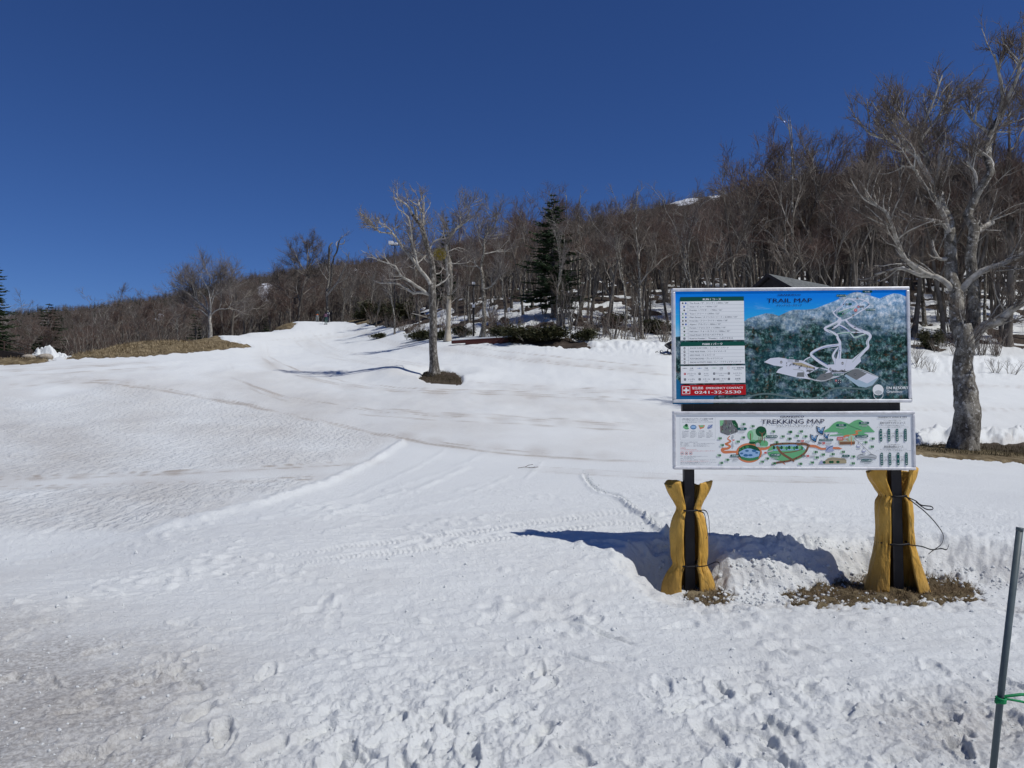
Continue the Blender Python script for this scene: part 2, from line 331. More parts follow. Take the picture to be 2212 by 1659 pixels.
t.l(t.bump(t.noise(10, 4, 0.6, t.coords('Object', (1.8, 1.8, .45))), 0.9, 0.04, t.bump(t.noise(60, 3, .6, v), .3, .003)), t.b.inputs['Normal'])
M_black = noisy('black_strap', [(0.3, (0.008, 0.008, 0.010)), (0.7, (0.02, 0.02, 0.022))], 20, 0.6)
M_post = noisy('dark_painted_steel', [(0.3, (0.017, 0.015, 0.016)), (0.6, (0.028, 0.026, 0.028)), (0.85, (0.05, 0.047, 0.047))], 6, 0.5, 0.1, 40, 0.002)
M_alu = mat('aluminium_frame', (0.55, 0.56, 0.58), 0.45, 0.55)
t = NT(M_alu); v = t.coords('Object', (3, 3, 3))
t.l(t.ramp(t.noise(5, 5, .7, v), [(0.35, (0.60, 0.60, 0.61)), (0.62, (0.78, 0.785, 0.80)), (0.8, (0.68, 0.63, 0.52))]), t.b.inputs['Base Color'])
M_pole = noisy('grey_green_pole', [(0.3, (0.055, 0.075, 0.082)), (0.7, (0.105, 0.135, 0.145))], 8, 0.5, 0.1, 60, .002)
M_string = noisy('green_string', [(0.3, (0.0, 0.14, 0.045)), (0.7, (0.01, 0.30, 0.10))], 30, 0.6)
M_straw = noisy('dry_grass_straw', [(0.3, (0.16, 0.12, 0.07)), (0.55, (0.33, 0.26, 0.155)), (0.8, (0.48, 0.40, 0.26))], 8, 0.9)
M_rail = noisy('brown_painted_rail', [(0.3, (0.045, 0.028, 0.022)), (0.7, (0.09, 0.06, 0.045))], 3, 0.7)
M_deck = noisy('dark_bridge_deck', [(0.3, (0.012, 0.010, 0.010)), (0.7, (0.035, 0.028, 0.025))], 3, 0.8)
M_red_wood = noisy('red_brown_timber', [(0.3, (0.045, 0.014, 0.012)), (0.7, (0.11, 0.035, 0.03))], 4, 0.8, .3, 20, .01, (4, .5, 4))
M_roof = noisy('grey_shingles', [(0.3, (0.10, 0.11, 0.11)), (0.7, (0.21, 0.22, 0.215))], 5, 0.8, .4, 30, .02)
M_hut = noisy('dark_hut_boards', [(0.3, (0.010, 0.009, 0.012)), (0.7, (0.03, 0.026, 0.03))], 3, 0.8)
M_rock = noisy('pale_stone', [(0.3, (0.22, 0.19, 0.15)), (0.7, (0.42, 0.38, 0.32))], 5, 0.9, .5, 14, .03)
M_white = noisy('white_lamp_housing', [(0.3, (0.6, 0.6, 0.6)), (0.7, (0.78, 0.78, 0.78))], 5, 0.6)

# ------------------------------------------------------------------ object helpers
def link_mesh(name, verts, faces, m, parent=None, smooth=False, loc=None, mats=None, midx=None):
    me = bpy.data.meshes.new(name)
    verts = np.asarray(verts, dtype=np.float32)
    if isinstance(faces, np.ndarray):
        nf, k = faces.shape
        me.vertices.add(len(verts)); me.vertices.foreach_set('co', verts.ravel())
        me.loops.add(nf * k); me.loops.foreach_set('vertex_index', faces.astype(np.int32).ravel())
        me.polygons.add(nf); me.polygons.foreach_set('loop_start', np.arange(0, nf * k, k, dtype=np.int32))
        me.update(calc_edges=True)
    else:
        me.from_pydata([tuple(map(float, v)) for v in verts], [], [list(map(int, f)) for f in faces])
    for mm in (mats or [m]): me.materials.append(mm)
    if midx is not None: me.polygons.foreach_set('material_index', np.asarray(midx, dtype=np.int32))
    if smooth: me.polygons.foreach_set('use_smooth', np.ones(len(me.polygons), dtype=bool))
    me.update()
    o = bpy.data.objects.new(name, me); COL.objects.link(o)
    if parent is not None: o.parent = parent
    if loc is not None: o.location = loc
    return o
def thing(name, label, cat, loc=(0, 0, 0), rz=0.0, group=None):
    o = bpy.data.objects.new(name, None); COL.objects.link(o); o.location = loc; o.rotation_euler = (0, 0, rz)
    o.empty_display_size = 0.2
    return tag(o, label, cat, group)
def tag(o, label, cat=None, group=None, kind=None):
    if label: o['label'] = label
    if cat: o['category'] = cat
    if group: o['group'] = group
    if kind: o['kind'] = kind
    return o
def dup(root, loc, rz=0.0, scale=1.0, label=None, group=None):
    r = root.copy(); COL.objects.link(r); r.location = loc; r.rotation_euler = (0, 0, rz)
    r.scale = (scale,) * 3 if not isinstance(scale, tuple) else scale
    if label: r['label'] = label
    if group: r['group'] = group
    for ch in root.children:
        c = ch.copy(); COL.objects.link(c); c.parent = r
    return r
class MB:
    """collects quads/tris into one mesh"""
    def __init__(s): s.v = []; s.f = []; s.mi = []
    def add(s, verts, faces, mi=0):
        k = len(s.v); s.v += [tuple(v) for v in verts]; s.f += [[i + k for i in f] for f in faces]; s.mi += [mi] * len(faces); return s
    def box(s, x0, x1, y0, y1, z0, z1, mi=0, M=None):
        vs = [(x, y, z) for z in (z0, z1) for y in (y0, y1) for x in (x0, x1)]
        if M is not None: vs = [M @ Vector(v) for v in vs]
        return s.add(vs, [(0, 2, 3, 1), (4, 5, 7, 6), (0, 1, 5, 4), (2, 6, 7, 3), (0, 4, 6, 2), (1, 3, 7, 5)], mi)
    def tube(s, pts, rad, k=8, mi=0, cap=True):
        pts = [Vector(p) for p in pts]; rs = rad if hasattr(rad, '__len__') else [rad] * len(pts)
        vs = []; prev = None
        for i, p in enumerate(pts):
            tg = (pts[min(i + 1, len(pts) - 1)] - pts[max(i - 1, 0)]).normalized()
            if prev is None:
                a = Vector((0, 0, 1)) if abs(tg.z) < 0.9 else Vector((1, 0, 0)); prev = tg.cross(a).normalized()
            prev = (prev - tg * prev.dot(tg)).normalized(); b = tg.cross(prev)
            for q in range(k):
                an = 2 * math.pi * q / k; vs.append(p + (prev * math.cos(an) + b * math.sin(an)) * rs[i])
        fs = [(i * k + q, i * k + (q + 1) % k, (i + 1) * k + (q + 1) % k, (i + 1) * k + q) for i in range(len(pts) - 1) for q in range(k)]
        if cap: fs += [tuple(reversed(range(k))), tuple((len(pts) - 1) * k + q for q in range(k))]
        return s.add(vs, fs, mi)
    def build(s, name, m, parent=None, smooth=False, loc=None, bevel=0.0):
        mats = m if isinstance(m, list) else [m]
        o = link_mesh(name, s.v, s.f, None, parent, smooth, loc, mats, s.mi)
        if bevel:
            b = o.modifiers.new('bevel', 'BEVEL'); b.width = bevel; b.segments = 2; b.limit_method = 'ANGLE'
        return o
def spline(pts, n):
    """Catmull-Rom resample, columns are any values"""
    p = np.array(pts, float)
    if len(p) == 2: return np.array([p[0] + (p[1] - p[0]) * t for t in np.linspace(0, 1, n)])
    pp = np.vstack([2 * p[0] - p[1], p, 2 * p[-1] - p[-2]])
    seg = np.linalg.norm(np.diff(p[:, :min(3, p.shape[1])], axis=0), axis=1); cum = np.concatenate([[0], np.cumsum(seg)])
    out = []
    for s_ in np.linspace(0, cum[-1], n):
        i = min(np.searchsorted(cum, s_, side='right') - 1, len(p) - 2); t = (s_ - cum[i]) / max(cum[i + 1] - cum[i], 1e-9)
        a, b, c, d = pp[i], pp[i + 1], pp[i + 2], pp[i + 3]
        out.append(0.5 * (2 * b + (c - a) * t + (2 * a - 5 * b + 4 * c - d) * t * t + (3 * b - a - 3 * c + d) * t ** 3))
    return np.array(out)

# ------------------------------------------------------------------ snow and ground sheets
def polar_grid(rr, phi):
    R, Ph = np.meshgrid(rr, phi, indexing='ij')
    return R * np.sin(Ph), R * np.cos(Ph)
def grid_faces(nr, nc, wrap=False):
    i, j = np.meshgrid(np.arange(nr - 1), np.arange(nc - 1), indexing='ij'); i = i.ravel(); j = j.ravel()
    return np.stack([i * nc + j, i * nc + j + 1, (i + 1) * nc + j + 1, (i + 1) * nc + j], 1)

phi_in = np.arctan(np.linspace(math.tan(math.radians(-36.5)), math.tan(math.radians(36.5)), 900))
phi_out = np.radians(np.concatenate([np.linspace(-180, -36.9, 60)]))
phi = np.concatenate([phi_out, phi_in, -phi_out[::-1]])
def inv_space(a, b, n): return 1.0 / np.linspace(1 / a, 1 / b, n, endpoint=False)
rr = np.concatenate([np.linspace(0.3, 2.9, 16, endpoint=False), inv_space(2.9, 6.5, 250), np.linspace(6.5, 8.0, 110, endpoint=False), inv_space(8.0, 12, 60), np.exp(np.linspace(math.log(12), math.log(62), 170, endpoint=False)), np.exp(np.linspace(math.log(62), math.log(260), 90))])
X, Y = polar_grid(rr, phi)
sz, gz_, bm, PX, PY, INF = surfaces(X, Y)
dirt = np.zeros(X.shape); ripple = np.zeros(X.shape); gran = np.zeros(X.shape); disp = np.zeros(X.shape)
front = (Y > 1.0)
R_ = np.hypot(X, Y)
open_ = (1 - INF)
# trampled foreground: foot holes and clods
tr = (1 - sstep(5.2, 7.4, R_ + fbm(X * .5, Y * .5, 2, 61) * 2.0))
lft = sstep(-3.2, 0.3, X + 0.25 * (R_ - 4))
amp = tr * (0.30 + 0.70 * lft) + 0.12 * (1 - sstep(8, 11, R_))
w1 = pn(X * 3, Y * 3, 70) * 0.35; w2 = pn(X * 3, Y * 3, 71) * 0.35
bil = np.abs(pn(X * 3.1 + w1, Y * 3.1 + w2, 62)) * 1.0 + np.abs(pn(X * 6.5 + w2, Y * 6.5 + w1, 64)) * 0.62 + np.abs(pn(X * 13, Y * 13, 65)) * 0.34
lum = fbm(X * 10, Y * 10, 4, 66, 0.7)
big = 0.25 + 1.5 * np.clip(fbm(X * .9, Y * .9, 3, 63) + .30, 0, 1)
amp = amp * 0.74 * big * (0.35 + 0.65 * (1 - sstep(3.6, 5.6, R_)))
disp += amp * (-(0.55 - bil) * 0.062 + lum * 0.024)
clod = np.clip(pn(X * 11 + w1, Y * 11, 67) - 0.22, 0, 1) + np.clip(pn(X * 19, Y * 19 + w2, 68) - 0.25, 0, 1) * 0.6
disp += amp * clod * 0.055
hole = np.clip(-pn(X * 4.6 + w2, Y * 3.4, 69) - 0.30, 0, 1)
disp -= amp * hole * 0.17
scr = (1 - sstep(9, 13, R_)) * sstep(3.2, 5.0, R_ + fbm(X * .6, Y * .6, 2, 72))
disp += scr * (fbm(X * 1.1 + Y * .3, Y * 5.5, 4, 73, .6) * 0.014 + np.clip(pn(X * 7, Y * 9, 74) + fbm(X * .8, Y * .8, 2, 75) - .30, 0, 1) * 0.05 + fbm(X * 5, Y * 9, 3, 76) * .008)
# ski and boot strokes running down to the right
for (pts, wdt, dep) in [([(700, 1338), (1020, 1350), (1400, 1465)], 5, .03), ([(1180, 1325), (1390, 1400)], 4, .03), ([(1100, 1370), (1250, 1420)], 5, .025)]:
    sel = front & (R_ < 9); d, s_ = line_d(PX[sel], PY[sel], pts, 1.6)
    dep = dep * sstep(0, 60, s_) * (1 - sstep(.8, 1, s_ / s_.max())) * np.clip(.6 + 2.2 * pn(X[sel] * 2.2, Y[sel] * 2.2, 80), 0, 1.4)
    disp[sel] -= dep * np.exp(-(d / wdt) ** 2) - 0.5 * np.abs(dep) * np.exp(-((np.abs(d) - wdt * 1.7) / (wdt * .6)) ** 2) * (0.5 + pn(X[sel] * 9, Y[sel] * 9, 81))
# boot prints: pressed ovals with a pushed up rim
rf_ = np.random.default_rng(31)
for i_ in range(150):
    D_ = 1 / rf_.uniform(1 / 6.2, 1 / 2.9); pq = rf_.uniform(300, 2260) if rf_.random() < .8 else rf_.uniform(-20, 500); fx = (pq - CX) / FPX * D_; a_ = rf_.normal(.3, .7) + math.pi * (rf_.random() < .5); L_ = rf_.uniform(.11, .15); W_ = rf_.uniform(.045, .06); dp = rf_.uniform(.008, .030) * (1 if D_ < 4.6 else .5)
    sel = (np.abs(X - fx) < .3) & (np.abs(Y - D_) < .3)
    if not sel.any(): continue
    dx_ = X[sel] - fx; dy_ = Y[sel] - D_; u_ = (dx_ * math.sin(a_) + dy_ * math.cos(a_)) / L_; v_2 = (dx_ * math.cos(a_) - dy_ * math.sin(a_)) / (W_ * (1 + .25 * np.clip(u_, -1, 1)))
    q_ = np.sqrt(np.abs(u_) ** 2.6 + np.abs(v_2) ** 2.4) + pn(X[sel] * 14, Y[sel] * 14, 82) * .35
    disp[sel] += -dp * (1 - sstep(.7, 1.05, q_)) + dp * .45 * np.exp(-((q_ - 1.22) / .2) ** 2) * (1 + 1.5 * pn(X[sel] * 18, Y[sel] * 18, 90))
# berm where the smooth wedge of clean snow meets the dirty field
sel = front & (R_ > 6) & (R_ < 26)
berm = [(290, 1154), (400, 1128), (560, 1090), (700, 1045), (800, 1000), (868, 956)]
d, s_ = line_d(PX[sel], PY[sel], berm, 1.0)
disp[sel] += 0.068 * np.exp(-(d / (6.0 + 2.5 * pn(X[sel], Y[sel], 84))) ** 2) * (0.85 + 0.5 * pn(X[sel] * 5, Y[sel] * 5, 83)) * sstep(0, 80, s_) 
for pts, k_ in [([(560, 1120), (760, 1075), (900, 1010), (960, 975)], .02), ([(640, 1130), (860, 1075), (1000, 1010)], .02), ([(720, 1110), (800, 1085), (870, 1062)], .035), ([(900, 1060), (1010, 1010)], .025), ([(830, 1060), (960, 1020), (1060, 975)], .02), ([(700, 1150), (1000, 1075), (1100, 1030)], .016), ([(1130, 1040), (1170, 1000)], .02), ([(980, 1062), (1050, 1045)], .02)]:
    dd, _ = line_d(PX[sel], PY[sel], pts, 1.3); disp[sel] += 0.45 * k_ * np.exp(-(dd / 4.5) ** 2) * (1 + 1.6 * pn(X[sel] * 3, Y[sel] * 3, 88))
# snowmobile track: two rows of tread marks
tread = [(150, 1262), (500, 1215), (760, 1180), (950, 1160), (1120, 1135), (1320, 1108), (1700, 1105), (2212, 1118)]
for off in (0, 22):
    sel2 = front & (R_ > 5) & (R_ < 14)
    dd, ss = line_d(PX[sel2], PY[sel2] - off, tread, 1.8)
    mk = np.exp(-(dd / 8.0) ** 4)
    fade = sstep(350, 750, ss)
    fade = fade * (1 - 0.75 * sstep(1100, 1500, ss))
    disp[sel2] += fade * mk * (0.008 * np.sin(ss * 0.55 + np.abs(dd) * .4 + 2 * pn(X[sel2] * 2, Y[sel2] * 2, 86)) - 0.006) + fade * 0.007 * np.exp(-((np.abs(dd) - 13) / 4) ** 2) * (1 + fbm(X[sel2] * 8, Y[sel2] * 8, 2, 85) * 2)
# cracked ridge coming down to the sign
sel2 = front & (R_ > 6) & (R_ < 18)
crk = [(1262, 1030), (1275, 1048), (1290, 1060), (1320, 1068), (1345, 1078), (1370, 1100), (1392, 1112), (1420, 1138), (1440, 1150), (1455, 1165)]
dd, ss = line_d(PX[sel2], PY[sel2], crk, 1.6)
disp[sel2] += (0.02 + .035 * sstep(60, 170, ss)) * np.exp(-((dd - 5) / 4.5) ** 2) * (1 + 1.8 * pn(X[sel2] * 7, Y[sel2] * 7, 87)) - 0.05 * np.exp(-((dd + 2) / 3.0) ** 2)
# rough melting bank round the sign
bank = np.clip(pit_mask(X, Y) * (1 - pit_mask(X, Y)) * 4, 0, 1)
near_pit = np.exp(-(((X - 3.0) / 2.0) ** 2 + ((Y - 7.25) / 0.6) ** 2)) + np.exp(-(((X - 4.6) / 0.9) ** 2 + ((Y - 6.9) / 0.8) ** 2))
disp += np.clip(bank * .6 + near_pit * .8, 0, 1) * (fbm(X * 5, Y * 7, 4, 89, .6) * 0.05 + clod * 0.015)
disp += np.exp(-(((X - 1.9) / 0.25) ** 2 + ((Y - 7.35) / 0.12) ** 2)) * 0.06 + np.exp(-(((X - 2.55) / 0.5) ** 2 + ((Y - 7.3) / 0.1) ** 2)) * 0.07 * (1 + lum)
pit_in = pit_mask(X, Y); disp *= (1 - 0.75 * sstep(.85, 1, pit_in))
# lumps pushed up behind the right island and at the foot of the forest bank
sel3 = front & (Y > 20) & (Y < 34) & (PX > 1950)
bk = np.exp(-((PY - 948 + fbm(PX * .02, PY * 0 + 1, 2, 92) * 12) / 9.0) ** 2) * sel3
disp += bk * (0.25 + 0.5 * np.abs(fbm(X * 1.6, Y * 1.6, 3, 93)))
bk2 = np.exp(-((Y - edge_d(np.clip(PX, -500, 2800)) + 1.5) / 2.5) ** 2) * (PX > 1180) * front
disp += bk2 * np.abs(fbm(X * 1.2, Y * 1.2, 3, 95)) * 0.45
# bowl round the lone tree
tb = P(945, 812, 41)
rt = np.hypot((X - tb.x), (Y - tb.y) * 0.8)
disp += 0.18 * np.exp(-((rt - 2.4) / 0.9) ** 2) - 0.1 * np.exp(-(rt / 1.4) ** 2)
disp += 0.30 * np.exp(-(((X - tb.x + 3.4) / 1.9) ** 2 + ((Y - tb.y - 1.6) / 1.6) ** 2))
snow_far_lump = fbm(X * 0.7, Y * 0.35, 3, 97) * 0.05 * sstep(14, 30, R_)
sz = sz + disp * open_ + snow_far_lump

# dirt in the snow (real colour of the snow: grit and old melt crust)
def band(pts, w, k, ys=2.2, r0=7, r1=130):
    pts = [tuple(q) for q in spline(pts, 22)]
    band1(pts, w, k * .75, ys, r0, r1)
    rb_ = np.random.default_rng(int(abs(w * 7 + pts[0][0] + pts[0][1])))
    for _ in range(4 if w > 12 else 2):
        o_ = rb_.uniform(-1.3, 1.3) * w / ys; sh = rb_.uniform(-30, 30)
        band1([(x_ + sh, y_ + o_) for x_, y_ in pts], max(1.6, w * rb_.uniform(.07, .16)), min(k * 1.55, 1), ys, r0, r1)
def band1(pts, w, k, ys=2.2, r0=7, r1=130):
    s_ = front & (R_ > r0) & (R_ < r1)
    d, sl_ = line_d(PX[s_], PY[s_], pts, ys); tot_ = sl_.max() + 1e-6
    k = k * sstep(0, .16, sl_ / tot_) * (1 - sstep(.84, 1, sl_ / tot_)) * np.clip(.75 + 1.4 * pn(sl_ * .02, sl_ * 0 + w, 109), .15, 1.3)
    dirt[s_] = np.maximum(dirt[s_], k * np.exp(-(d / w) ** 2) * (0.85 + 0.7 * fbm(PX[s_] * .006, PY[s_] * .02, 3, 101)))
field = [(-600, 1150), (290, 1152), (560, 1088), (700, 1043), (868, 954), (1100, 985), (1450, 1010), (1900, 1010), (2900, 1010), (2900, 890), (1500, 850), (700, 790), (300, 800), (-600, 830)]
s_ = front & (R_ > 6) & (R_ < 60)
sd = poly_sd(PX[s_], PY[s_], field, 2.0)
ff = (1 - sstep(-30, 10, sd + 20 * fbm(PX[s_] * .01, PY[s_] * .03, 3, 106)))
dirt[s_] = ff * (0.20 + 0.34 * fbm(PX[s_] * .004, PY[s_] * .02, 4, 103)) * np.interp(PX[s_], [0, 900, 1450, 1900], [1.25, 1, .7, .35])
ripf = [(-600, 1152), (0, 1152), (290, 1150), (560, 1086), (700, 1040), (860, 954), (700, 905), (480, 850), (300, 832), (0, 848), (-600, 850)]
sd = poly_sd(PX[s_], PY[s_], ripf, 2.0)
ripple[s_] = (1 - sstep(-60, 12, sd + 55 * fbm(PX[s_] * .006, PY[s_] * .02, 3, 104)))
dw, _ = line_d(PX[s_], PY[s_], [(-300, 1050), (0, 1045), (400, 1030), (860, 1003)], 1.0)
ripple[s_] *= 1 - np.exp(-(dw / 16) ** 4)
for pts, w, k in [([(-300, 1042), (0, 1036), (400, 1022), (880, 996)], 13, .75), ([(-300, 1064), (0, 1057), (400, 1046), (800, 1030)], 10, .55),
    ([(60, 798), (300, 828), (500, 862), (700, 905), (900, 945), (1150, 975), (1450, 990)], 30, .62), ([(480, 775), (500, 820), (620, 862), (800, 888), (1100, 905), (1450, 925)], 22, .6),
    ([(560, 735), (570, 780), (680, 822), (860, 846), (1150, 856), (1450, 880)], 20, .6), ([(640, 715), (700, 760), (860, 790), (1000, 800)], 16, .25),
    ([(900, 745), (1050, 766), (1300, 792), (1450, 806)], 16, .5), ([(740, 700), (860, 745), (1000, 762)], 10, .35), ([(1000, 830), (1200, 842), (1450, 850)], 12, .5),
    ([(-100, 806), (150, 792), (330, 780)], 7, .55), ([(-100, 822), (200, 806), (420, 790)], 8, .5), ([(-100, 838), (150, 824), (300, 818)], 8, .55), ([(-100, 797), (200, 780)], 6, .4),
    ([(1900, 830), (2212, 836), (2500, 838)], 10, .25), ([(1900, 880), (2300, 884)], 14, .3), ([(600, 740), (720, 728), (760, 720)], 8, .25), ([(1100, 1010), (1450, 1030), (1900, 1040)], 14, .35)]:
    band(pts, w, k)
# coarse grey granular snow at the lower left, and thin grit through the foreground
s_ = front & (R_ < 9)
gl = np.clip(1.15 - np.hypot((PX[s_] + 60) / 700, (PY[s_] - 1600) / 330), 0, 1)
gran[s_] = np.clip(sstep(0, .75, gl) * (1 + 1.2 * fbm(X[s_] * 1.5, Y[s_] * 1.5, 3, 105)), 0, 1)
gr2 = np.clip(0.9 - np.hypot((PX[s_] - 2100) / 330, (PY[s_] - 1570) / 120), 0, 1)
gran[s_] = np.maximum(gran[s_], np.clip(gr2, 0, .55))
dirt[s_] = np.maximum(dirt[s_], sstep(0, .8, gl) * .42 + .05 + np.clip(gr2, 0, 1) * .4 + 0.20 * np.clip(fbm(X[s_] * .8, Y[s_] * 1.2, 4, 107) + .15, 0, 1) * sstep(1100, 1300, PY[s_]))
dirt = np.where(front, dirt, 0.1)
dirt += np.clip(bank, 0, 1) * 0.22 + 0.4 * sstep(.15, .5, bm) * (R_ < 60) + INF * 0.16
ripple = np.maximum(ripple, 0.55 * INF)
disp_r = ripple * (R_ < 26) * np.clip(pn(X * 3.0, Y * 1.6, 111) * 1.6, -0.5, 1) * 0.016
sz = sz + disp_r * open_

def snow_z(x, y):
    r = np.hypot(x, y); p = np.arctan2(x, y)
    i = np.clip(np.searchsorted(rr, r) - 1, 0, len(rr) - 2); j = np.clip(np.searchsorted(phi, p) - 1, 0, len(phi) - 2)
    f = np.clip((r - rr[i]) / (rr[i + 1] - rr[i]), 0, 1); g = np.clip((p - phi[j]) / (phi[j + 1] - phi[j]), 0, 1)
    return (sz[i, j] * (1 - f) + sz[i + 1, j] * f) * (1 - g) + (sz[i, j + 1] * (1 - f) + sz[i + 1, j + 1] * f) * g
V = np.stack([X, Y, sz], -1).reshape(-1, 3)
F = grid_faces(len(rr), len(phi))
snow = link_mesh('snow', V, F, M_snow, smooth=True)
tag(snow, None, kind='structure')
for nm, arr in (('dirt', dirt), ('ripple', ripple), ('granular', gran)):
    at = snow.data.attributes.new(nm, 'FLOAT', 'POINT'); at.data.foreach_set('value', np.clip(arr, 0, 1).astype(np.float32).ravel())

phi_g = np.concatenate([np.radians(np.linspace(-180, -42, 30)), np.radians(np.linspace(-41, 41, 420)), np.radians(np.linspace(42, 180, 30))])
rg = np.concatenate([np.linspace(0.3, 5.6, 8, endpoint=False), np.linspace(5.6, 7.8, 90, endpoint=False), np.exp(np.linspace(math.log(7.8), math.log(260), 190, endpoint=False)), np.exp(np.linspace(math.log(260), math.log(1290), 90))])
Xg, Yg = polar_grid(rg, phi_g)
s2, g2, b2, px2, py2, inf2 = surfaces(Xg, Yg)
rgz = np.hypot(Xg, Yg)
g2 = g2 + fbm(Xg * 5, Yg * 5, 4, 121) * 0.05 * (rgz < 9) * b2 + fbm(Xg * .8, Yg * .8, 3, 123) * 0.25 * (rgz > 40) * b2
g2 = np.where(rgz > 262, g2, g2)
ground = link_mesh('ground', np.stack([Xg, Yg, g2], -1).reshape(-1, 3), grid_faces(len(rg), len(phi_g)), M_ground, smooth=True)
tag(ground, None, kind='structure')
gr = ((rgz < 50) & (inf2 < .5)).astype(float); gr = np.maximum(gr, (rgz < 120) * (px2 < 950) * b2 * (1 - inf2))
gr = np.where((rgz > 30) & (rgz < 50) & (px2 > 700), .15, gr)
spt = np.zeros(Xg.shape)
for (cx_, cy_, wx, wy, k) in [(1480, 432, 45, 16, 1.0), (1545, 424, 20, 9, .9), (575, 632, 26, 22, 1.0), (562, 655, 24, 12, .8), (345, 684, 13, 16, 1.0), (440, 660, 20, 10, .8), (768, 586, 16, 5, 1.0), (727, 588, 7, 5, 1.0), (550, 636, 9, 7, .9), (476, 656, 10, 9, .9), (345, 700, 10, 9, .8), (795, 590, 12, 4, .9), (1640, 400, 25, 6, .5), (1760, 380, 20, 5, .7), (1700, 420, 40, 12, .5), (600, 660, 20, 10, .5), (490, 640, 14, 8, .6)]:
    spt = np.maximum(spt, k * np.exp(-(((px2 - cx_) / wx) ** 2 + ((py2 - cy_) / wy) ** 2)) * (rgz > 150))
for nm, arr in (('grassy', gr), ('snowpatch', spt - 0.35 * (rgz < 150))):
    at = ground.data.attributes.new(nm, 'FLOAT', 'POINT'); at.data.foreach_set('value', np.clip(arr, -1, 1.5).astype(np.float32).ravel())
print('terrain', len(V), len(Xg.ravel()))

# ------------------------------------------------------------------ branches (all tubes of a level at once)
def tubes(Pt, R, k):
    M, n, _ = Pt.shape
    T = np.gradient(Pt, axis=1); T /= np.maximum(np.linalg.norm(T, axis=2, keepdims=True), 1e-9)
    ref = np.where(np.abs(T[:, :1, 2:3]) < 0.9, np.array([0, 0, 1.0]), np.array([1.0, 0, 0]))
    A = np.cross(T, ref); A /= np.maximum(np.linalg.norm(A, axis=2, keepdims=True), 1e-9); B = np.cross(T, A)
    an = 2 * np.pi * np.arange(k) / k
    V = Pt[:, :, None] + R[:, :, None, None] * (A[:, :, None] * np.cos(an)[:, None] + B[:, :, None] * np.sin(an)[:, None])
    m, i, q = np.meshgrid(np.arange(M), np.arange(n - 1), np.arange(k), indexing='ij'); m = m.ravel(); i = i.ravel(); q = q.ravel()
    b = m * n * k; q1 = (q + 1) % k
    F = np.stack([b + i * k + q, b + i * k + q1, b + (i + 1) * k + q1, b + (i + 1) * k + q], 1)
    return V.reshape(-1, 3), F
def join(parts):
    vs, fs, k = [], [], 0
    for v, f in parts:
        vs.append(v); fs.append(f + k); k += len(v)
    return np.concatenate(vs), np.concatenate(fs)
def spawn(rng, Pt, R, rate, ln, lj, ang, n, wander, up, r0, r1, tmin=0.15, tmax=1.0, bias=(0, 0, 0), taper=0.5, rmul=0.7, cap=None):
    M, m, _ = Pt.shape
    L = np.linalg.norm(np.diff(Pt, axis=1), axis=2).sum(1)
    cnt = rng.poisson(rate * L * (tmax - tmin)); cnt = np.maximum(cnt, 1)
    if cap and cnt.sum() > cap:
        cnt = np.floor(cnt * cap / cnt.sum() + rng.random(M)).astype(int)
    idx = np.repeat(np.arange(M), cnt); N = len(idx)
    tt = rng.uniform(tmin, tmax, N); f = tt * (m - 1); i = np.minimum(f.astype(int), m - 2); w = (f - i)[:, None]
    p0 = Pt[idx, i] * (1 - w) + Pt[idx, i + 1] * w
    rp = R[idx, i] * (1 - w[:, 0]) + R[idx, i + 1] * w[:, 0]
    T = Pt[idx, i + 1] - Pt[idx, i]; T /= np.maximum(np.linalg.norm(T, axis=1, keepdims=True), 1e-9)
    rv = rng.normal(size=(N, 3)); pr = rv - (rv * T).sum(1, keepdims=True) * T; pr /= np.maximum(np.linalg.norm(pr, axis=1, keepdims=True), 1e-9)
    a = np.radians(rng.normal(ang, 12, N))[:, None]
    d = T * np.cos(a) + pr * np.sin(a); d[:, 2] += up; d += np.array(bias); d /= np.linalg.norm(d, axis=1, keepdims=True)
    ll = ln * (1 - taper * tt) * rng.uniform(1 - lj, 1 + lj, N)
    out = np.zeros((N, n, 3)); out[:, 0] = p0
    st = (ll / (n - 1))[:, None]
    for k in range(1, n):
        d = d + rng.normal(size=(N, 3)) * wander; d[:, 2] += up * 0.35; d += np.array(bias) * .4
        d /= np.linalg.norm(d, axis=1, keepdims=True); out[:, k] = out[:, k - 1] + d * st
    ra = np.minimum(r0, rp * rmul)
    q = np.linspace(0, 1, n)[None] ** 0.9
    R2 = ra[:, None] * (1 - q) + np.minimum(r1, ra)[:, None] * q
    return out, R2
def twigs(rng, P1, R1, dens=1.0, k=1.0, bias=(0.02, 0, 0.05), cap=3500, tw=0.011):
    a, ra = spawn(rng, P1, R1, 1.9 * dens, 1.7 * k, .45, 42, 6, .16, .10, .035 * k, .012, .25, 1.0, bias, .35)
    b, rb = spawn(rng, a, ra, 3.4 * dens, .85 * k, .4, 38, 5, .22, .12, .018, .009, .15, 1.0, bias, .3)
    c, rc = spawn(rng, b, rb, 5.5 * dens, .45 * k, .4, 34, 3, .2, .10, tw, tw * .55, .1, 1.0, bias, .2, cap=cap)
    return (a, ra), (b, rb), (c, rc)

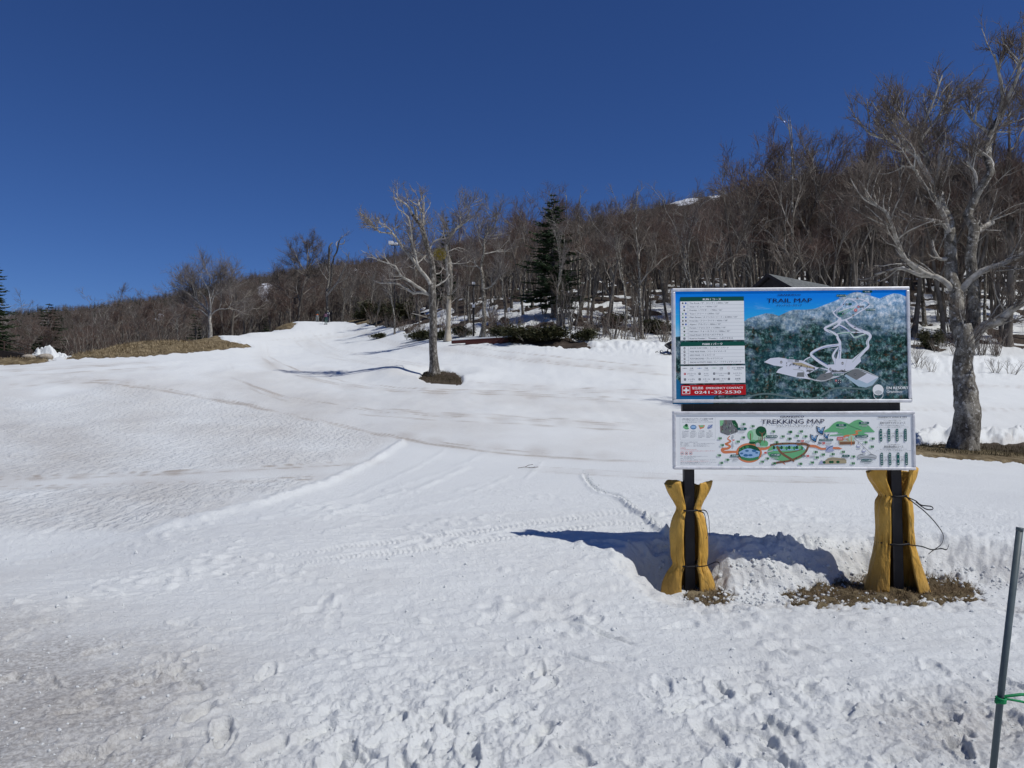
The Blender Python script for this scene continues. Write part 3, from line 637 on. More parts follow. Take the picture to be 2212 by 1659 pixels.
def photo_limbs(base_px, D, limbs, S=lambda p: p, seed=0, mround=0.55):
    """limbs: first is the trunk; each [(px,py,r px) ...] traced; depth wanders away from the picture plane"""
    rng = np.random.default_rng(seed)
    k = D / FPX; done = []; res = []
    for li, L in enumerate(limbs):
        pts = []
        for q in L:
            x, y = S(q[:2]); r = q[2] if len(q) > 2 else None
            v = P(x, y, D); pts.append([v.x, 0.0, v.z, r])
        rs = [p[3] for p in pts]
        r0 = rs[0]
        for i in range(len(rs)):
            if rs[i] is None: rs[i] = r0 * (1 - 0.72 * i / (len(rs) - 1))
        arr = np.array([[p[0], p[1], p[2], rs[i] * k] for i, p in enumerate(pts)])
        y0 = 0.0
        if li > 0:
            allp = np.concatenate(done); j = np.argmin((allp[:, 0] - arr[0, 0]) ** 2 + (allp[:, 2] - arr[0, 2]) ** 2); y0 = allp[j, 1]
            arr[0, 0], arr[0, 2] = allp[j, 0], allp[j, 2]
        dist = np.concatenate([[0], np.cumsum(np.hypot(np.diff(arr[:, 0]), np.diff(arr[:, 2])))])
        sl = rng.uniform(-mround, mround) if li > 0 else rng.uniform(-.05, .05)
        arr[:, 1] = y0 + sl * dist + np.where(dist > 0, rng.normal(0, .05, len(dist)) * dist, 0)
        n = 26 if li == 0 else 14
        c = spline(arr, n); c[:, 3] = np.maximum(c[:, 3], 0.012)
        stp = dist[-1] / (n - 1); j = rng.normal(0, 1, (n, 3)) * np.minimum(c[:, 3:4] * 0.18, stp * (0.05 if li == 0 else .14)); j[0] = 0; c[:, :3] += j
        done.append(c); res.append(c)
    return res

def build_tree(root, trunk_c, limb_c, org, mt, ml, mtw, seed, dens=1.0, k=1.0, cap=3500, bias=(0.02, 0, .05), tw=0.011, flare=1.5, sec=True):
    rng = np.random.default_rng(seed)
    o = np.array(org)
    parts = []
    for c in trunk_c:
        p = c[:, :3] - o; r = c[:, 3].copy(); 
        if flare > 1 and c is trunk_c[0]: h = p[:, 2] - p[0, 2]; r *= 1 + (flare - 1) * np.exp(-np.maximum(h, 0) / (1.8 * r[0] + .05))
        kk = 14
        V, F = tubes(p[None], r[None], kk)
        ang = np.tile(np.arange(kk), len(p)); hh = np.repeat(np.arange(len(p)), kk)
        cen = np.repeat(p, kk, 0); rad = V - cen
        wob = 1 + 0.13 * pn(ang * .9 + seed, hh * .7, seed % 50) + 0.1 * np.sin(ang * 2 * np.pi / kk * 5 + seed) * np.exp(-hh / 3.0) * (flare > 1)
        parts.append((cen + rad * wob[:, None], F))
    V, F = join(parts); link_mesh('trunk', V, F, mt, root, True)
    LP = np.array([c[:, :3] - o for c in limb_c]); LR = np.array([c[:, 3] for c in limb_c])
    V, F = tubes(LP, LR, 8); 
    mains = [(V, F)]
    tp = [spline(c[len(c) * 6 // 10:], 14) for c in trunk_c]
    srcP = np.concatenate([LP, np.array([c[:, :3] - o for c in tp])]); srcR = np.concatenate([LR, np.array([np.minimum(c[:, 3], .06) for c in tp])])
    (a, ra), (b, rb), (c, rc) = twigs(rng, srcP, srcR, dens, k, bias, cap, tw)
    mains.append(tubes(a, ra, 5))
    V, F = join([(v, f) for v, f in mains]); link_mesh('limbs', V, F, ml, root, True)
    V, F = join([tubes(b, rb, 3), tubes(c, rc, 3)]); link_mesh('twigs', V, F, mtw, root, False)['kind'] = 'stuff'

def gen_tree(name, label, cat, h, seed, mt, ml, mtw, rt=0.2, clear=0.3, nl=11, spread=0.42, angle=42, dens=1.0, cap=2600, lean=0.06, fork=True, up=0.22, bias=(0.02, 0, .04), tw=0.013, k=1.0, group=None):
    rng = np.random.default_rng(seed)
    root = thing(name, label, cat, group=group)
    n = 22; trunks = []
    ph = rng.uniform(0, 6.28); d = np.array([math.cos(ph) * lean, math.sin(ph) * lean, 1.0])
    def walk(p0, d, L, r0, r1, n, wv):
        p = [np.array(p0, float)]; d = np.array(d, float)
        for i in range(n - 1):
            d = d + rng.normal(0, wv, 3); d[2] += .05; d /= np.linalg.norm(d); p.append(p[-1] + d * L / (n - 1))
        r = np.linspace(r0, r1, n); return np.column_stack([np.array(p), r])
    main = walk((0, 0, -.15), d, h * .92, rt, rt * .12, n, .045); trunks.append(main)
    if fork:
        for _ in range(rng.integers(1, 3)):
            i = rng.integers(int(n * .25), int(n * .5)); a = rng.uniform(0, 6.28)
            dd = np.array([math.cos(a) * .5, math.sin(a) * .5, 1.0]); hh = (h - main[i, 2]) * rng.uniform(.75, .98)
            trunks.append(walk(main[i, :3], dd / np.linalg.norm(dd), hh, main[i, 3] * .75, .02, n, .06))
    TP = np.array([t_[:, :3] for t_ in trunks]); TR = np.array([t_[:, 3] for t_ in trunks])
    l, rl = spawn(rng, TP, TR, nl / h / len(trunks) * 1.4, spread * h, .35, angle, 9, .16, up, .08 * h / 12, .018, clear, .97, (0, 0, 0), .62, .6)
    parts = []
    for t_ in trunks:
        r = t_[:, 3].copy(); hh = t_[:, 2]; r *= 1 + .5 * np.exp(-np.maximum(hh + .15, 0) / .35) * (t_ is main)
        parts.append(tubes(t_[None, :, :3], r[None], 8))
    V, F = join(parts); link_mesh('trunk', V, F, mt, root, True)
    (a, ra), (b, rb), (c, rc) = twigs(rng, np.concatenate([l]), np.concatenate([rl]), dens, k, bias, cap, tw)
    V, F = join([tubes(l, rl, 6), tubes(a, ra, 4)]); link_mesh('limbs', V, F, ml, root, True)
    V, F = join([tubes(b, rb, 3), tubes(c, rc, 3)]); link_mesh('twigs', V, F, mtw, root, False)['kind'] = 'stuff'
    root['h'] = float(max(V[:, 2].max(), 0.1))
    return root
HT = {}
#@@TREES
# ------------------------------------------------------------------ named trees traced limb by limb
def Sa(p): return (p[0] * .2778 + 757, p[1] * .2778 + 384)
def put_root(name, label, cat, px, py, D, group=None):
    v = P(px, py, D); z = ground_at(v.x, v.y)
    return thing(name, label, cat, (v.x, D, z - 0.05), 0, group), v
def rs(L, r0, r1): return [(q[0], q[1], (r0 + (r1 - r0) * i / (len(L) - 1))) for i, q in enumerate(L)]
def hero(name, label, px, py, D, trunks, limbs, S, k, mt, ml, mtw, seed, dens, cap, bias=(0.02, 0, .05), tw=.011, kk=1.0, flare=1.5):
    root, v = put_root(name, label, 'tree', px, py, D)
    dz = root.location.z + .0 - v.z
    T = [[(q[0], q[1], q[2] * k) for q in t_] for t_ in trunks]; Lm = [[(q[0], q[1], q[2] * k) for q in l_] for l_ in limbs]
    r = photo_limbs((px, py), D, T + Lm, S, seed)
    for c in r: c[:, 1] += D
    r[0][0, 2] = min(r[0][0, 2], root.location.z)
    build_tree(root, r[:len(T)], [spline(c, 14) for c in r[len(T):]], (root.location.x, D, root.location.z), mt, ml, mtw, seed, dens, kk, cap, bias, tw, flare)
    return root

# A: the lone tree on its patch of bare earth
hero('lone_tree', 'big bare mottled tree standing alone on a brown earth patch in the open snow', 938, 812, 41,
 [[(652, 1545, 34), (650, 1400, 31), (647, 1200, 30), (643, 1000, 30), (640, 880, 29), (642, 780, 25), (632, 640, 21), (603, 560, 19), (572, 420, 17), (530, 350, 14), (492, 305, 12)]],
 [rs([(605, 925), (560, 897), (480, 893), (440, 860), (380, 822), (300, 802), (215, 798), (150, 770)], 13, 3),
  rs([(615, 915), (540, 868), (480, 825), (430, 800), (400, 770), (380, 725), (330, 712), (250, 690)], 13, 3),
  rs([(640, 850), (590, 770), (540, 715), (470, 620), (420, 560), (350, 460), (290, 435), (205, 420), (185, 375), (130, 320)], 15, 4),
  rs([(352, 462), (310, 415), (260, 395), (225, 335)], 7, 3),
  rs([(610, 800), (545, 715), (515, 620), (495, 500), (490, 420), (470, 350), (400, 298)], 9, 4),
  rs([(578, 430), (582, 340), (570, 290), (545, 250), (545, 190), (568, 180), (590, 150)], 12, 4),
  rs([(580, 300), (582, 222)], 8, 6), rs([(545, 250), (500, 220), (468, 192)], 6, 3),
  rs([(492, 310), (455, 240), (400, 205), (350, 185)], 11, 4), rs([(400, 205), (385, 185), (372, 150)], 6, 3),
  rs([(495, 330), (500, 225)], 12, 10),
  rs([(655, 880), (700, 830), (740, 800), (770, 745)], 8, 3), rs([(625, 590), (560, 640), (525, 680), (500, 720)], 6, 3),
  rs([(640, 720), (690, 740), (720, 690)], 6, 3), rs([(600, 560), (640, 500), (690, 470)], 6, 3), rs([(615, 1110), (560, 1080), (480, 1060)], 4, 2),
  rs([(650, 1090), (672, 1010), (680, 930)], 4, 2), rs([(630, 680), (560, 600), (500, 560), (470, 470)], 7, 3)],
 Sa, .2778, M_bark_dark, M_limb, M_twig_grey, 11, 1.75, 8000, (-.01, 0, .05), .010, 0.66)

hero('broken_pale_tree', 'cream barked broken tree forking high just right of the lone tree', 967, 733, 60,
 [[(757, 1255, 24), (760, 1160, 18), (763, 1050, 18), (766, 950, 18), (766, 915, 17)], [(768, 930, 13), (782, 880, 11), (792, 800, 10), (770, 640, 10), (768, 560, 11), (775, 525, 10), (830, 462, 9), (880, 432, 6)]],
 [rs([(775, 905), (765, 780), (758, 640), (764, 560)], 11, 8), rs([(795, 800), (790, 700), (780, 640)], 9, 5), rs([(800, 600), (850, 570), (930, 600)], 4, 2), rs([(770, 690), (850, 690), (915, 680)], 5, 2),
  rs([(880, 432), (930, 395), (940, 340)], 5, 2), rs([(870, 438), (870, 350), (920, 280)], 4, 2), rs([(765, 620), (700, 600), (650, 610)], 4, 2), rs([(770, 540), (740, 480), (735, 400)], 4, 2)],
 Sa, .2778, M_bark_cream, M_limb, M_twig_grey, 12, 1.6, 4200, (0, 0, .05), .014)
hero('crooked_tree', 'crooked mottled tree with a hooked pale top beside the lamp post', 1043, 730, 60,
 [[(1030, 1245, 22), (1035, 1150, 17), (1040, 1050, 15), (1036, 900, 14), (1022, 750, 12), (1012, 680, 11), (1035, 580, 10), (1040, 490, 8), (1062, 420, 6), (1122, 368, 5), (1130, 290, 4), (1110, 268, 3)]],
 [rs([(1050, 880), (1085, 845), (1125, 810), (1175, 720)], 6, 3), rs([(1040, 590), (1110, 562), (1185, 540)], 6, 3), rs([(1110, 268), (1070, 232)], 3, 2), rs([(1050, 470), (1100, 465), (1145, 450)], 4, 2),
  rs([(1010, 690), (960, 640), (985, 560)], 5, 2), rs([(1125, 300), (1090, 300), (1070, 290)], 3, 2), rs([(1040, 560), (1000, 480), (1010, 400)], 4, 2)],
 Sa, .2778, M_bark_pale, M_limb, M_twig_grey, 13, 1.6, 4200, (0, 0, .05), .014)

def Sd(p): return p
hero('large_bare_tree', 'massive forked bare tree on bare earth right of the sign', 2078, 980, 25,
 [[(2078, 990, 26), (2081, 950, 24), (2084, 900, 24), (2087, 850, 23), (2090, 790, 20), (2092, 740, 17), (2092, 700, 15)],
  [(2092, 760, 16), (2091, 700, 16), (2095, 620, 14), (2104, 540, 13), (2099, 470, 11), (2094, 406, 10), (2098, 335, 8), (2097, 310, 8), (2089, 280, 5), (2087, 236, 3)],
  [(2102, 800, 14), (2118, 710, 13), (2128, 640, 12), (2131, 560, 11.5), (2130, 480, 11), (2140, 425, 9), (2162, 367, 8), (2180, 317, 8.5), (2212, 257, 8), (2250, 190, 6)]],
 [rs([(2108, 745), (2132, 709), (2162, 691), (2191, 662), (2240, 615)], 12, 6), rs([(2112, 610), (2138, 581), (2177, 566), (2230, 535)], 8, 5),
  rs([(2086, 615), (2063, 587), (2025, 581), (1989, 563), (1940, 573)], 7, 2), rs([(2050, 585), (2000, 570), (1963, 549), (1927, 507), (1894, 469), (1868, 442), (1850, 424)], 6, 2),
  rs([(2103, 480), (2085, 451), (2067, 430), (2046, 403), (2022, 370), (1993, 353), (1969, 345)], 7, 2), rs([(2095, 475), (2064, 460), (2020, 458)], 4, 2),
  rs([(2132, 515), (2153, 481), (2180, 472), (2225, 445)], 10, 6), rs([(2090, 350), (2073, 317), (2067, 293), (2052, 263), (2016, 239), (1999, 226), (1981, 222), (1969, 200)], 5, 1.6),
  rs([(2055, 262), (2046, 245), (2028, 219), (2012, 190)], 3, 1.5), rs([(2087, 238), (2073, 201), (2058, 175), (2050, 140)], 4, 1.5), rs([(2088, 240), (2094, 200), (2108, 160), (2120, 120), (2140, 80)], 4, 1.5),
  rs([(2090, 240), (2124, 190), (2153, 153), (2180, 110)], 3.5, 1.5), rs([(2235, 232), (2200, 220), (2180, 200), (2165, 165)], 4, 1.5), rs([(2150, 400), (2140, 360), (2120, 330)], 4, 2), rs([(2165, 350), (2175, 330), (2150, 290)], 4, 2),
  rs([(2098, 560), (2070, 540), (2055, 500)], 5, 2), rs([(2240, 200), (2235, 130), (2210, 70)], 5, 2), rs([(2250, 190), (2260, 110), (2250, 40)], 5, 2), rs([(2097, 330), (2110, 280), (2140, 240)], 3.5, 1.5)],
 Sd, 1.0, M_bark_pale, M_limb, M_twig, 14, 2.35, 22000, (.05, 0, .10), .0058, 0.86, 1.5)

def Se(p): return (p[0] * .2108 + 301.7, p[1] * .2108 + 521.2)
hero('spreading_tree', 'wide spreading pale tree behind the snow crest at left', 454.5, 712, 84,
 [[(725, 915, 18), (722, 860, 16), (718, 800, 16), (722, 740, 12), (722, 600, 8), (692, 480, 6), (655, 430, 4)]],
 [rs([(718, 785), (655, 640), (620, 560), (530, 500), (440, 440), (360, 380)], 10, 3), rs([(715, 770), (600, 700), (500, 665), (430, 660), (380, 630), (300, 580), (215, 545)], 10, 3),
  rs([(720, 760), (680, 700), (560, 600), (470, 530), (380, 480), (290, 440)], 9, 3), rs([(722, 760), (800, 700), (895, 690), (960, 640)], 7, 3), rs([(722, 720), (742, 560), (800, 510), (850, 455), (920, 370)], 7, 3),
  rs([(692, 490), (640, 400), (600, 350)], 5, 2), rs([(722, 620), (760, 480), (790, 380)], 5, 2), rs([(560, 600), (520, 470), (450, 400)], 5, 2), rs([(700, 500), (720, 400), (700, 320)], 4, 2)],
 Se, .2108, M_limb, M_limb, M_twig_grey, 15, 1.35, 6500, (0, 0, .08), .021, 1.7)
hero('leaning_tree', 'grey tree with a low branch reaching right behind the snow crest at left', 501, 711, 88,
 [[(945, 910, 12), (952, 820, 11), (965, 720, 10), (985, 600, 8), (990, 500, 6), (1010, 400, 3)]],
 [rs([(965, 790), (1020, 740), (1110, 690), (1200, 682)], 7, 3), rs([(975, 660), (1050, 560), (1100, 470)], 6, 2), rs([(985, 600), (930, 500), (900, 400)], 5, 2), rs([(1060, 715), (1080, 620), (1130, 540)], 5, 2), rs([(960, 730), (880, 640), (840, 560)], 5, 2)],
 Se, .2108, M_bark_grey, M_limb2, M_twig, 16, 1.3, 3800, (0, 0, .06), .02, 1.3)
hero('round_crowned_tree', 'slender tree with a fan shaped crown left of the skiers', 643, 698, 121,
 [[(1620, 850, 12), (1635, 740, 11), (1652, 620, 11), (1690, 450, 9), (1715, 330, 7), (1715, 240, 5)]],
 [rs([(1710, 330), (1650, 240), (1600, 120), (1570, 80)], 5, 2), rs([(1715, 300), (1700, 150), (1690, 50), (1720, 0)], 5, 2), rs([(1715, 290), (1780, 150), (1830, 50)], 5, 2), rs([(1712, 310), (1800, 220), (1880, 180)], 4, 2),
  rs([(1705, 350), (1620, 300), (1540, 150)], 4, 2), rs([(1652, 620), (1600, 480), (1610, 370)], 6, 3), rs([(1690, 460), (1760, 330), (1840, 260)], 5, 2), rs([(1665, 560), (1780, 440), (1890, 410)], 4, 2), rs([(1720, 240), (1740, 120), (1760, 20)], 4, 2)],
 Se, .2108, M_bark_grey, M_limb2, M_twig, 17, 1.4, 4200, (0, 0, .04), .024, 1.5)
hero('broken_topped_tree', 'tall broken topped double tree directly behind the skiers', 711, 696, 120,
 [[(1937, 845, 15), (1925, 700, 13), (1922, 550, 13), (1928, 400, 12), (1935, 150, 11), (1948, 60, 9), (1972, 12, 6)], [(1938, 540, 11), (1965, 440, 11), (1985, 320, 10), (2010, 200, 9), (2050, 120, 8), (2085, 50, 6), (2110, 0, 3)]],
 [rs([(1945, 550), (2040, 445), (2100, 350), (2170, 260), (2200, 160)], 9, 3), rs([(2050, 120), (2040, 60), (2050, 20)], 6, 3), rs([(2080, 70), (2130, 60), (2135, 20)], 5, 2), rs([(1925, 330), (1880, 250), (1800, 230)], 5, 2), rs([(1925, 420), (1860, 300), (1830, 180)], 4, 2), rs([(2040, 445), (2140, 400), (2200, 300)], 4, 2)],
 Se, .2108, M_bark_dark, M_limb, M_twig, 18, 0.5, 1000, (0, 0, .04), .02, 1.2)
hero('thin_forked_tree', 'thin forked tree leaning left beside the slender fan crowned tree', 636, 699, 123,
 [[(1590, 850, 8), (1565, 650, 8), (1500, 520, 6), (1440, 430, 5), (1400, 320, 3)]],
 [rs([(1575, 700), (1600, 560), (1650, 420)], 5, 2), rs([(1520, 550), (1430, 470), (1380, 460)], 4, 2), rs([(1470, 470), (1500, 380), (1560, 390)], 4, 2), rs([(1580, 800), (1500, 720), (1450, 640)], 4, 2)],
 Se, .2108, M_bark_pale, M_limb2, M_twig, 19, 1.3, 2200, (0, 0, .05), .022, 1.3)

# ------------------------------------------------------------------ generic kinds, one of each built then copied
G_FOREST = 'bare trees crowding the forest hillside'
PROTO = {}
PROTO['beech'] = gen_tree('bare_tree', 'x', 'tree', 12, 101, M_bark_grey, M_limb2, M_twig, .20, .28, 12, .42, 40, 1.4, 4600, bias=(.05, 0, .05), tw=.019, k=1.15)
PROTO['beech2'] = gen_tree('bare_tree', 'x', 'tree', 12, 102, M_bark_grey, M_limb2, M_twig_red, .17, .33, 12, .40, 46, 1.4, 4600, bias=(.06, 0, .04), tw=.019, k=1.15)
PROTO['upright'] = gen_tree('bare_tree', 'x', 'tree', 12, 103, M_bark_dark, M_limb2, M_twig_red, .16, .35, 13, .34, 30, 1.4, 4200, up=.3, bias=(.07, 0, .05), tw=.019, k=1.05)
PROTO['pale'] = gen_tree('pale_bare_tree', 'x', 'tree', 12, 104, M_bark_pale, M_limb, M_twig_grey, .15, .30, 11, .38, 44, 1.2, 3400, bias=(.04, 0, .05), tw=.018, k=1.05)
PROTO['birch'] = gen_tree('slim_tree', 'x', 'tree', 10, 105, M_bark_pale, M_limb2, M_twig, .10, .35, 12, .26, 35, 1.3, 1900, fork=False, up=.3, tw=.016)
PROTO['wide'] = gen_tree('bare_tree', 'x', 'tree', 12, 106, M_bark_grey, M_limb2, M_twig_red, .22, .22, 13, .48, 52, 1.4, 4800, bias=(.08, 0, .05), tw=.019, k=1.2)
PROTO['far'] = gen_tree('bare_tree', 'x', 'tree', 9, 107, M_bark_grey, M_limb2, M_twig_red, .13, .2, 11, .42, 42, .8, 900, tw=.042, k=1.45, fork=False)
PROTO['far2'] = gen_tree('bare_tree', 'x', 'tree', 9, 108, M_bark_grey, M_limb2, M_twig, .13, .2, 11, .40, 48, .8, 900, tw=.042, k=1.45, fork=True)
def sapling(seed, h, nst, mtw, name='bare_shrub', spreadr=.35, lean=.35):
    rng = np.random.default_rng(seed); root = thing(name, 'x', 'shrub'); P0 = []; R0 = []
    for i in range(nst):
        a = rng.uniform(0, 6.28); r = rng.uniform(0, spreadr); p = [np.array([math.cos(a) * r, math.sin(a) * r, -.15])]
        d = np.array([math.cos(a) * rng.uniform(0, lean), math.sin(a) * rng.uniform(0, lean), 1.0]); L = h * rng.uniform(.55, 1.05)
        for k in range(8): d = d + rng.normal(0, .09, 3); d[2] += .03; d /= np.linalg.norm(d); p.append(p[-1] + d * L / 8)
        P0.append(p); R0.append(np.linspace(.022 * h ** .5, .007, 9))
    P0 = np.array(P0); R0 = np.array(R0)
    a, ra = spawn(rng, P0, R0, 2.6, .9 * (h / 3) ** .5, .4, 34, 5, .15, .12, .014, .007, .2, 1.0, (0, 0, .05), .4)
    b, rb = spawn(rng, a, ra, 3.5, .4, .4, 36, 4, .15, .1, .009, .006, .2, 1, (0, 0, .05), .3, cap=nst * 26)
    V, F = tubes(P0, R0, 5); link_mesh('stems', V, F, M_limb2, root, True)
    V, F = join([tubes(a, ra, 3), tubes(b, rb, 3)]); link_mesh('twigs', V, F, mtw, root, False)['kind'] = 'stuff'
    return root
PROTO['sap'] = sapling(201, 4.2, 9, M_twig)
PROTO['sap2'] = sapling(202, 3.2, 13, M_twig_red)
PROTO['low'] = sapling(203, 1.5, 16, M_twig_red, spreadr=.5, lean=.9)
PROTO['arch'] = sapling(204, 1.8, 8, M_twig, spreadr=.3, lean=1.3)

def conifer(name, h, seed, layers=30, w=0.24):
    rng = np.random.default_rng(seed); root = thing(name, 'x', 'conifer')
    p = np.array([[0, 0, z] for z in np.linspace(-.15, h, 14)]) + np.column_stack([rng.normal(0, .03, 14), rng.normal(0, .03, 14), np.zeros(14)])
    V, F = tubes(p[None], np.linspace(h * .022, .015, 14)[None], 7); link_mesh('trunk', V, F, M_bark_dark, root, True)
    vs = []; fs = []
    bp = []; br = []
    for li in range(layers):
        t_ = (li + .5) / layers; z = h * (.10 + .90 * t_); R = h * w * (1 - t_) ** .75 * rng.uniform(.5, 1.25) + .08
        nb = int(7 + 6 * (1 - t_))
        for b in range(nb):
            if rng.random() < .27: continue
            a = rng.uniform(0, 6.28); L = R * rng.uniform(.65, 1.1); drop = rng.uniform(.05, .4) * (1 - t_ * .8)
            q = [np.array([0, 0, z])]
            for s_ in np.linspace(.2, 1, 5): q.append(np.array([math.cos(a) * L * s_, math.sin(a) * L * s_, z - drop * L * s_ + .22 * L * s_ ** 2]))
            q = np.array(q); bp.append(q); br.append(np.linspace(.03, .008, 6))
            nn = max(6, int(L * 26))
            ss = rng.uniform(.15, 1.03, nn)
            for s_ in ss:
                f = min(s_ * 5, 4.999); i = int(f); c = q[i] + (q[i + 1] - q[i]) * (f - i)
                out = np.array([math.cos(a), math.sin(a), -.05]); sd = np.array([-math.sin(a), math.cos(a), 0]) * rng.choice([-1, 1])
                dr = out * rng.uniform(.2, 1) + sd * rng.uniform(.2, 1.1) + np.array([0, 0, rng.uniform(-.35, .15)]); dr /= np.linalg.norm(dr)
                ln = (.16 + .30 * (1 - s_)) * (0.45 + .55 * L / (h * w)) * rng.uniform(.7, 1.3) * (h / 8) ** .4
                wd = np.cross(dr, rng.normal(size=3)); wd /= np.linalg.norm(wd); wd *= ln * .17
                k = len(vs); vs += [c - wd, c + wd, c + dr * ln * .6 + wd * .9, c + dr * ln, c + dr * ln * .6 - wd * .9]; fs += [[k, k + 1, k + 2, k + 4], [k + 4, k + 2, k + 3]]
    V, F = tubes(np.array(bp), np.array(br), 3); link_mesh('branches', V, F, M_bark_dark, root, False)['kind'] = 'stuff'
    link_mesh('needles', vs, fs, M_needle, root, False)['kind'] = 'stuff'
    return root
PROTO['fir'] = conifer('fir_tree', 9, 301)
PROTO['fir2'] = conifer('fir_tree', 9, 302, 22, .20)
def leafy(name, seed, rx, rz, nl, m, leaf=.13, stems=True):
    rng = np.random.default_rng(seed); root = thing(name, 'x', 'bush'); vs = []; fs = []
    cl = rng.uniform(-1, 1, (9, 3)) * [rx * .75, rx * .6, 0] + np.column_stack([np.zeros(9), np.zeros(9), rng.uniform(.3, .8, 9) * rz])
    for i in range(nl):
        c = cl[rng.integers(9)] + rng.normal(0, 1, 3) * [rx * .22, rx * .22, rz * .20]
        if c[2] < 0.02: c[2] = abs(c[2]) * .5
        n = np.array([rng.normal(0, .6), rng.normal(0, .6), 1]); n /= np.linalg.norm(n); a = np.cross(n, rng.normal(size=3)); a /= np.linalg.norm(a); b = np.cross(n, a)
        l = leaf * rng.uniform(.6, 1.4); k = len(vs); vs += [c - a * l, c + b * l * .33, c + a * l, c - b * l * .33]; fs.append([k, k + 1, k + 2, k + 3])
    P0 = np.array([[(0, 0, -.1), tuple(c * .5 + [0, 0, .0]), tuple(c)] for c in cl]); V, F = tubes(P0, np.tile([.03, .02, .01], (9, 1)), 4)
    link_mesh('stems', V, F, M_limb2, root); link_mesh('leaves', vs, fs, m, root)['kind'] = 'stuff'
    return root
PROTO['bush'] = leafy('evergreen_bush', 401, 1.1, 1.3, 2600, M_leaf)
PROTO['bush2'] = leafy('evergreen_bush', 402, 1.3, .9, 2200, M_leaf)
HGT = {'beech': 12, 'beech2': 12, 'upright': 12, 'pale': 12, 'birch': 10, 'wide': 12, 'far': 9, 'far2': 9, 'sap': 4.2, 'sap2': 3.2, 'low': 1.5, 'arch': 1.8, 'fir': 9, 'fir2': 9, 'bush': 1.5, 'bush2': 1.1}
for k_, r_ in PROTO.items():
    top = max((ch.data.vertices and max(v.co.z for v in ch.data.vertices)) for ch in r_.children); HGT[k_] = top
    if k_ in ('beech', 'beech2', 'upright', 'pale', 'birch', 'wide'):
        tw_ = [c_ for c_ in r_.children if c_.name.startswith('twigs')][0].data; zz_ = np.zeros(len(tw_.vertices) * 3); tw_.vertices.foreach_get('co', zz_); HGT[k_] = float(np.percentile(zz_[2::3], 96.5))
USED = {}
def place(kind, x, y, h, label, group=None, rz=None, sq=1.0, z=None):
    root = PROTO[kind]; s = h / HGT[kind]
    if z is None: z = ground_at(x, y)
    rz = random.uniform(0, 6.28) if rz is None else rz
    if not USED.get(kind):
        USED[kind] = 1; o = root; o.location = (x, y, z); o.rotation_euler = (0, 0, rz); o.scale = (s * sq, s * sq, s); o['label'] = label
        if group: o['group'] = group
        return o
    return dup(root, (x, y, z), rz, (s * sq, s * sq, s), label, group)
def place_px(kind, px, topy, D, label, group=None, rz=None, sq=1.0):
    v = P(px, 800, D); z = ground_at(v.x, D)
    return place(kind, v.x, D, P(px, topy, D).z - z, label, group, rz, sq, z)

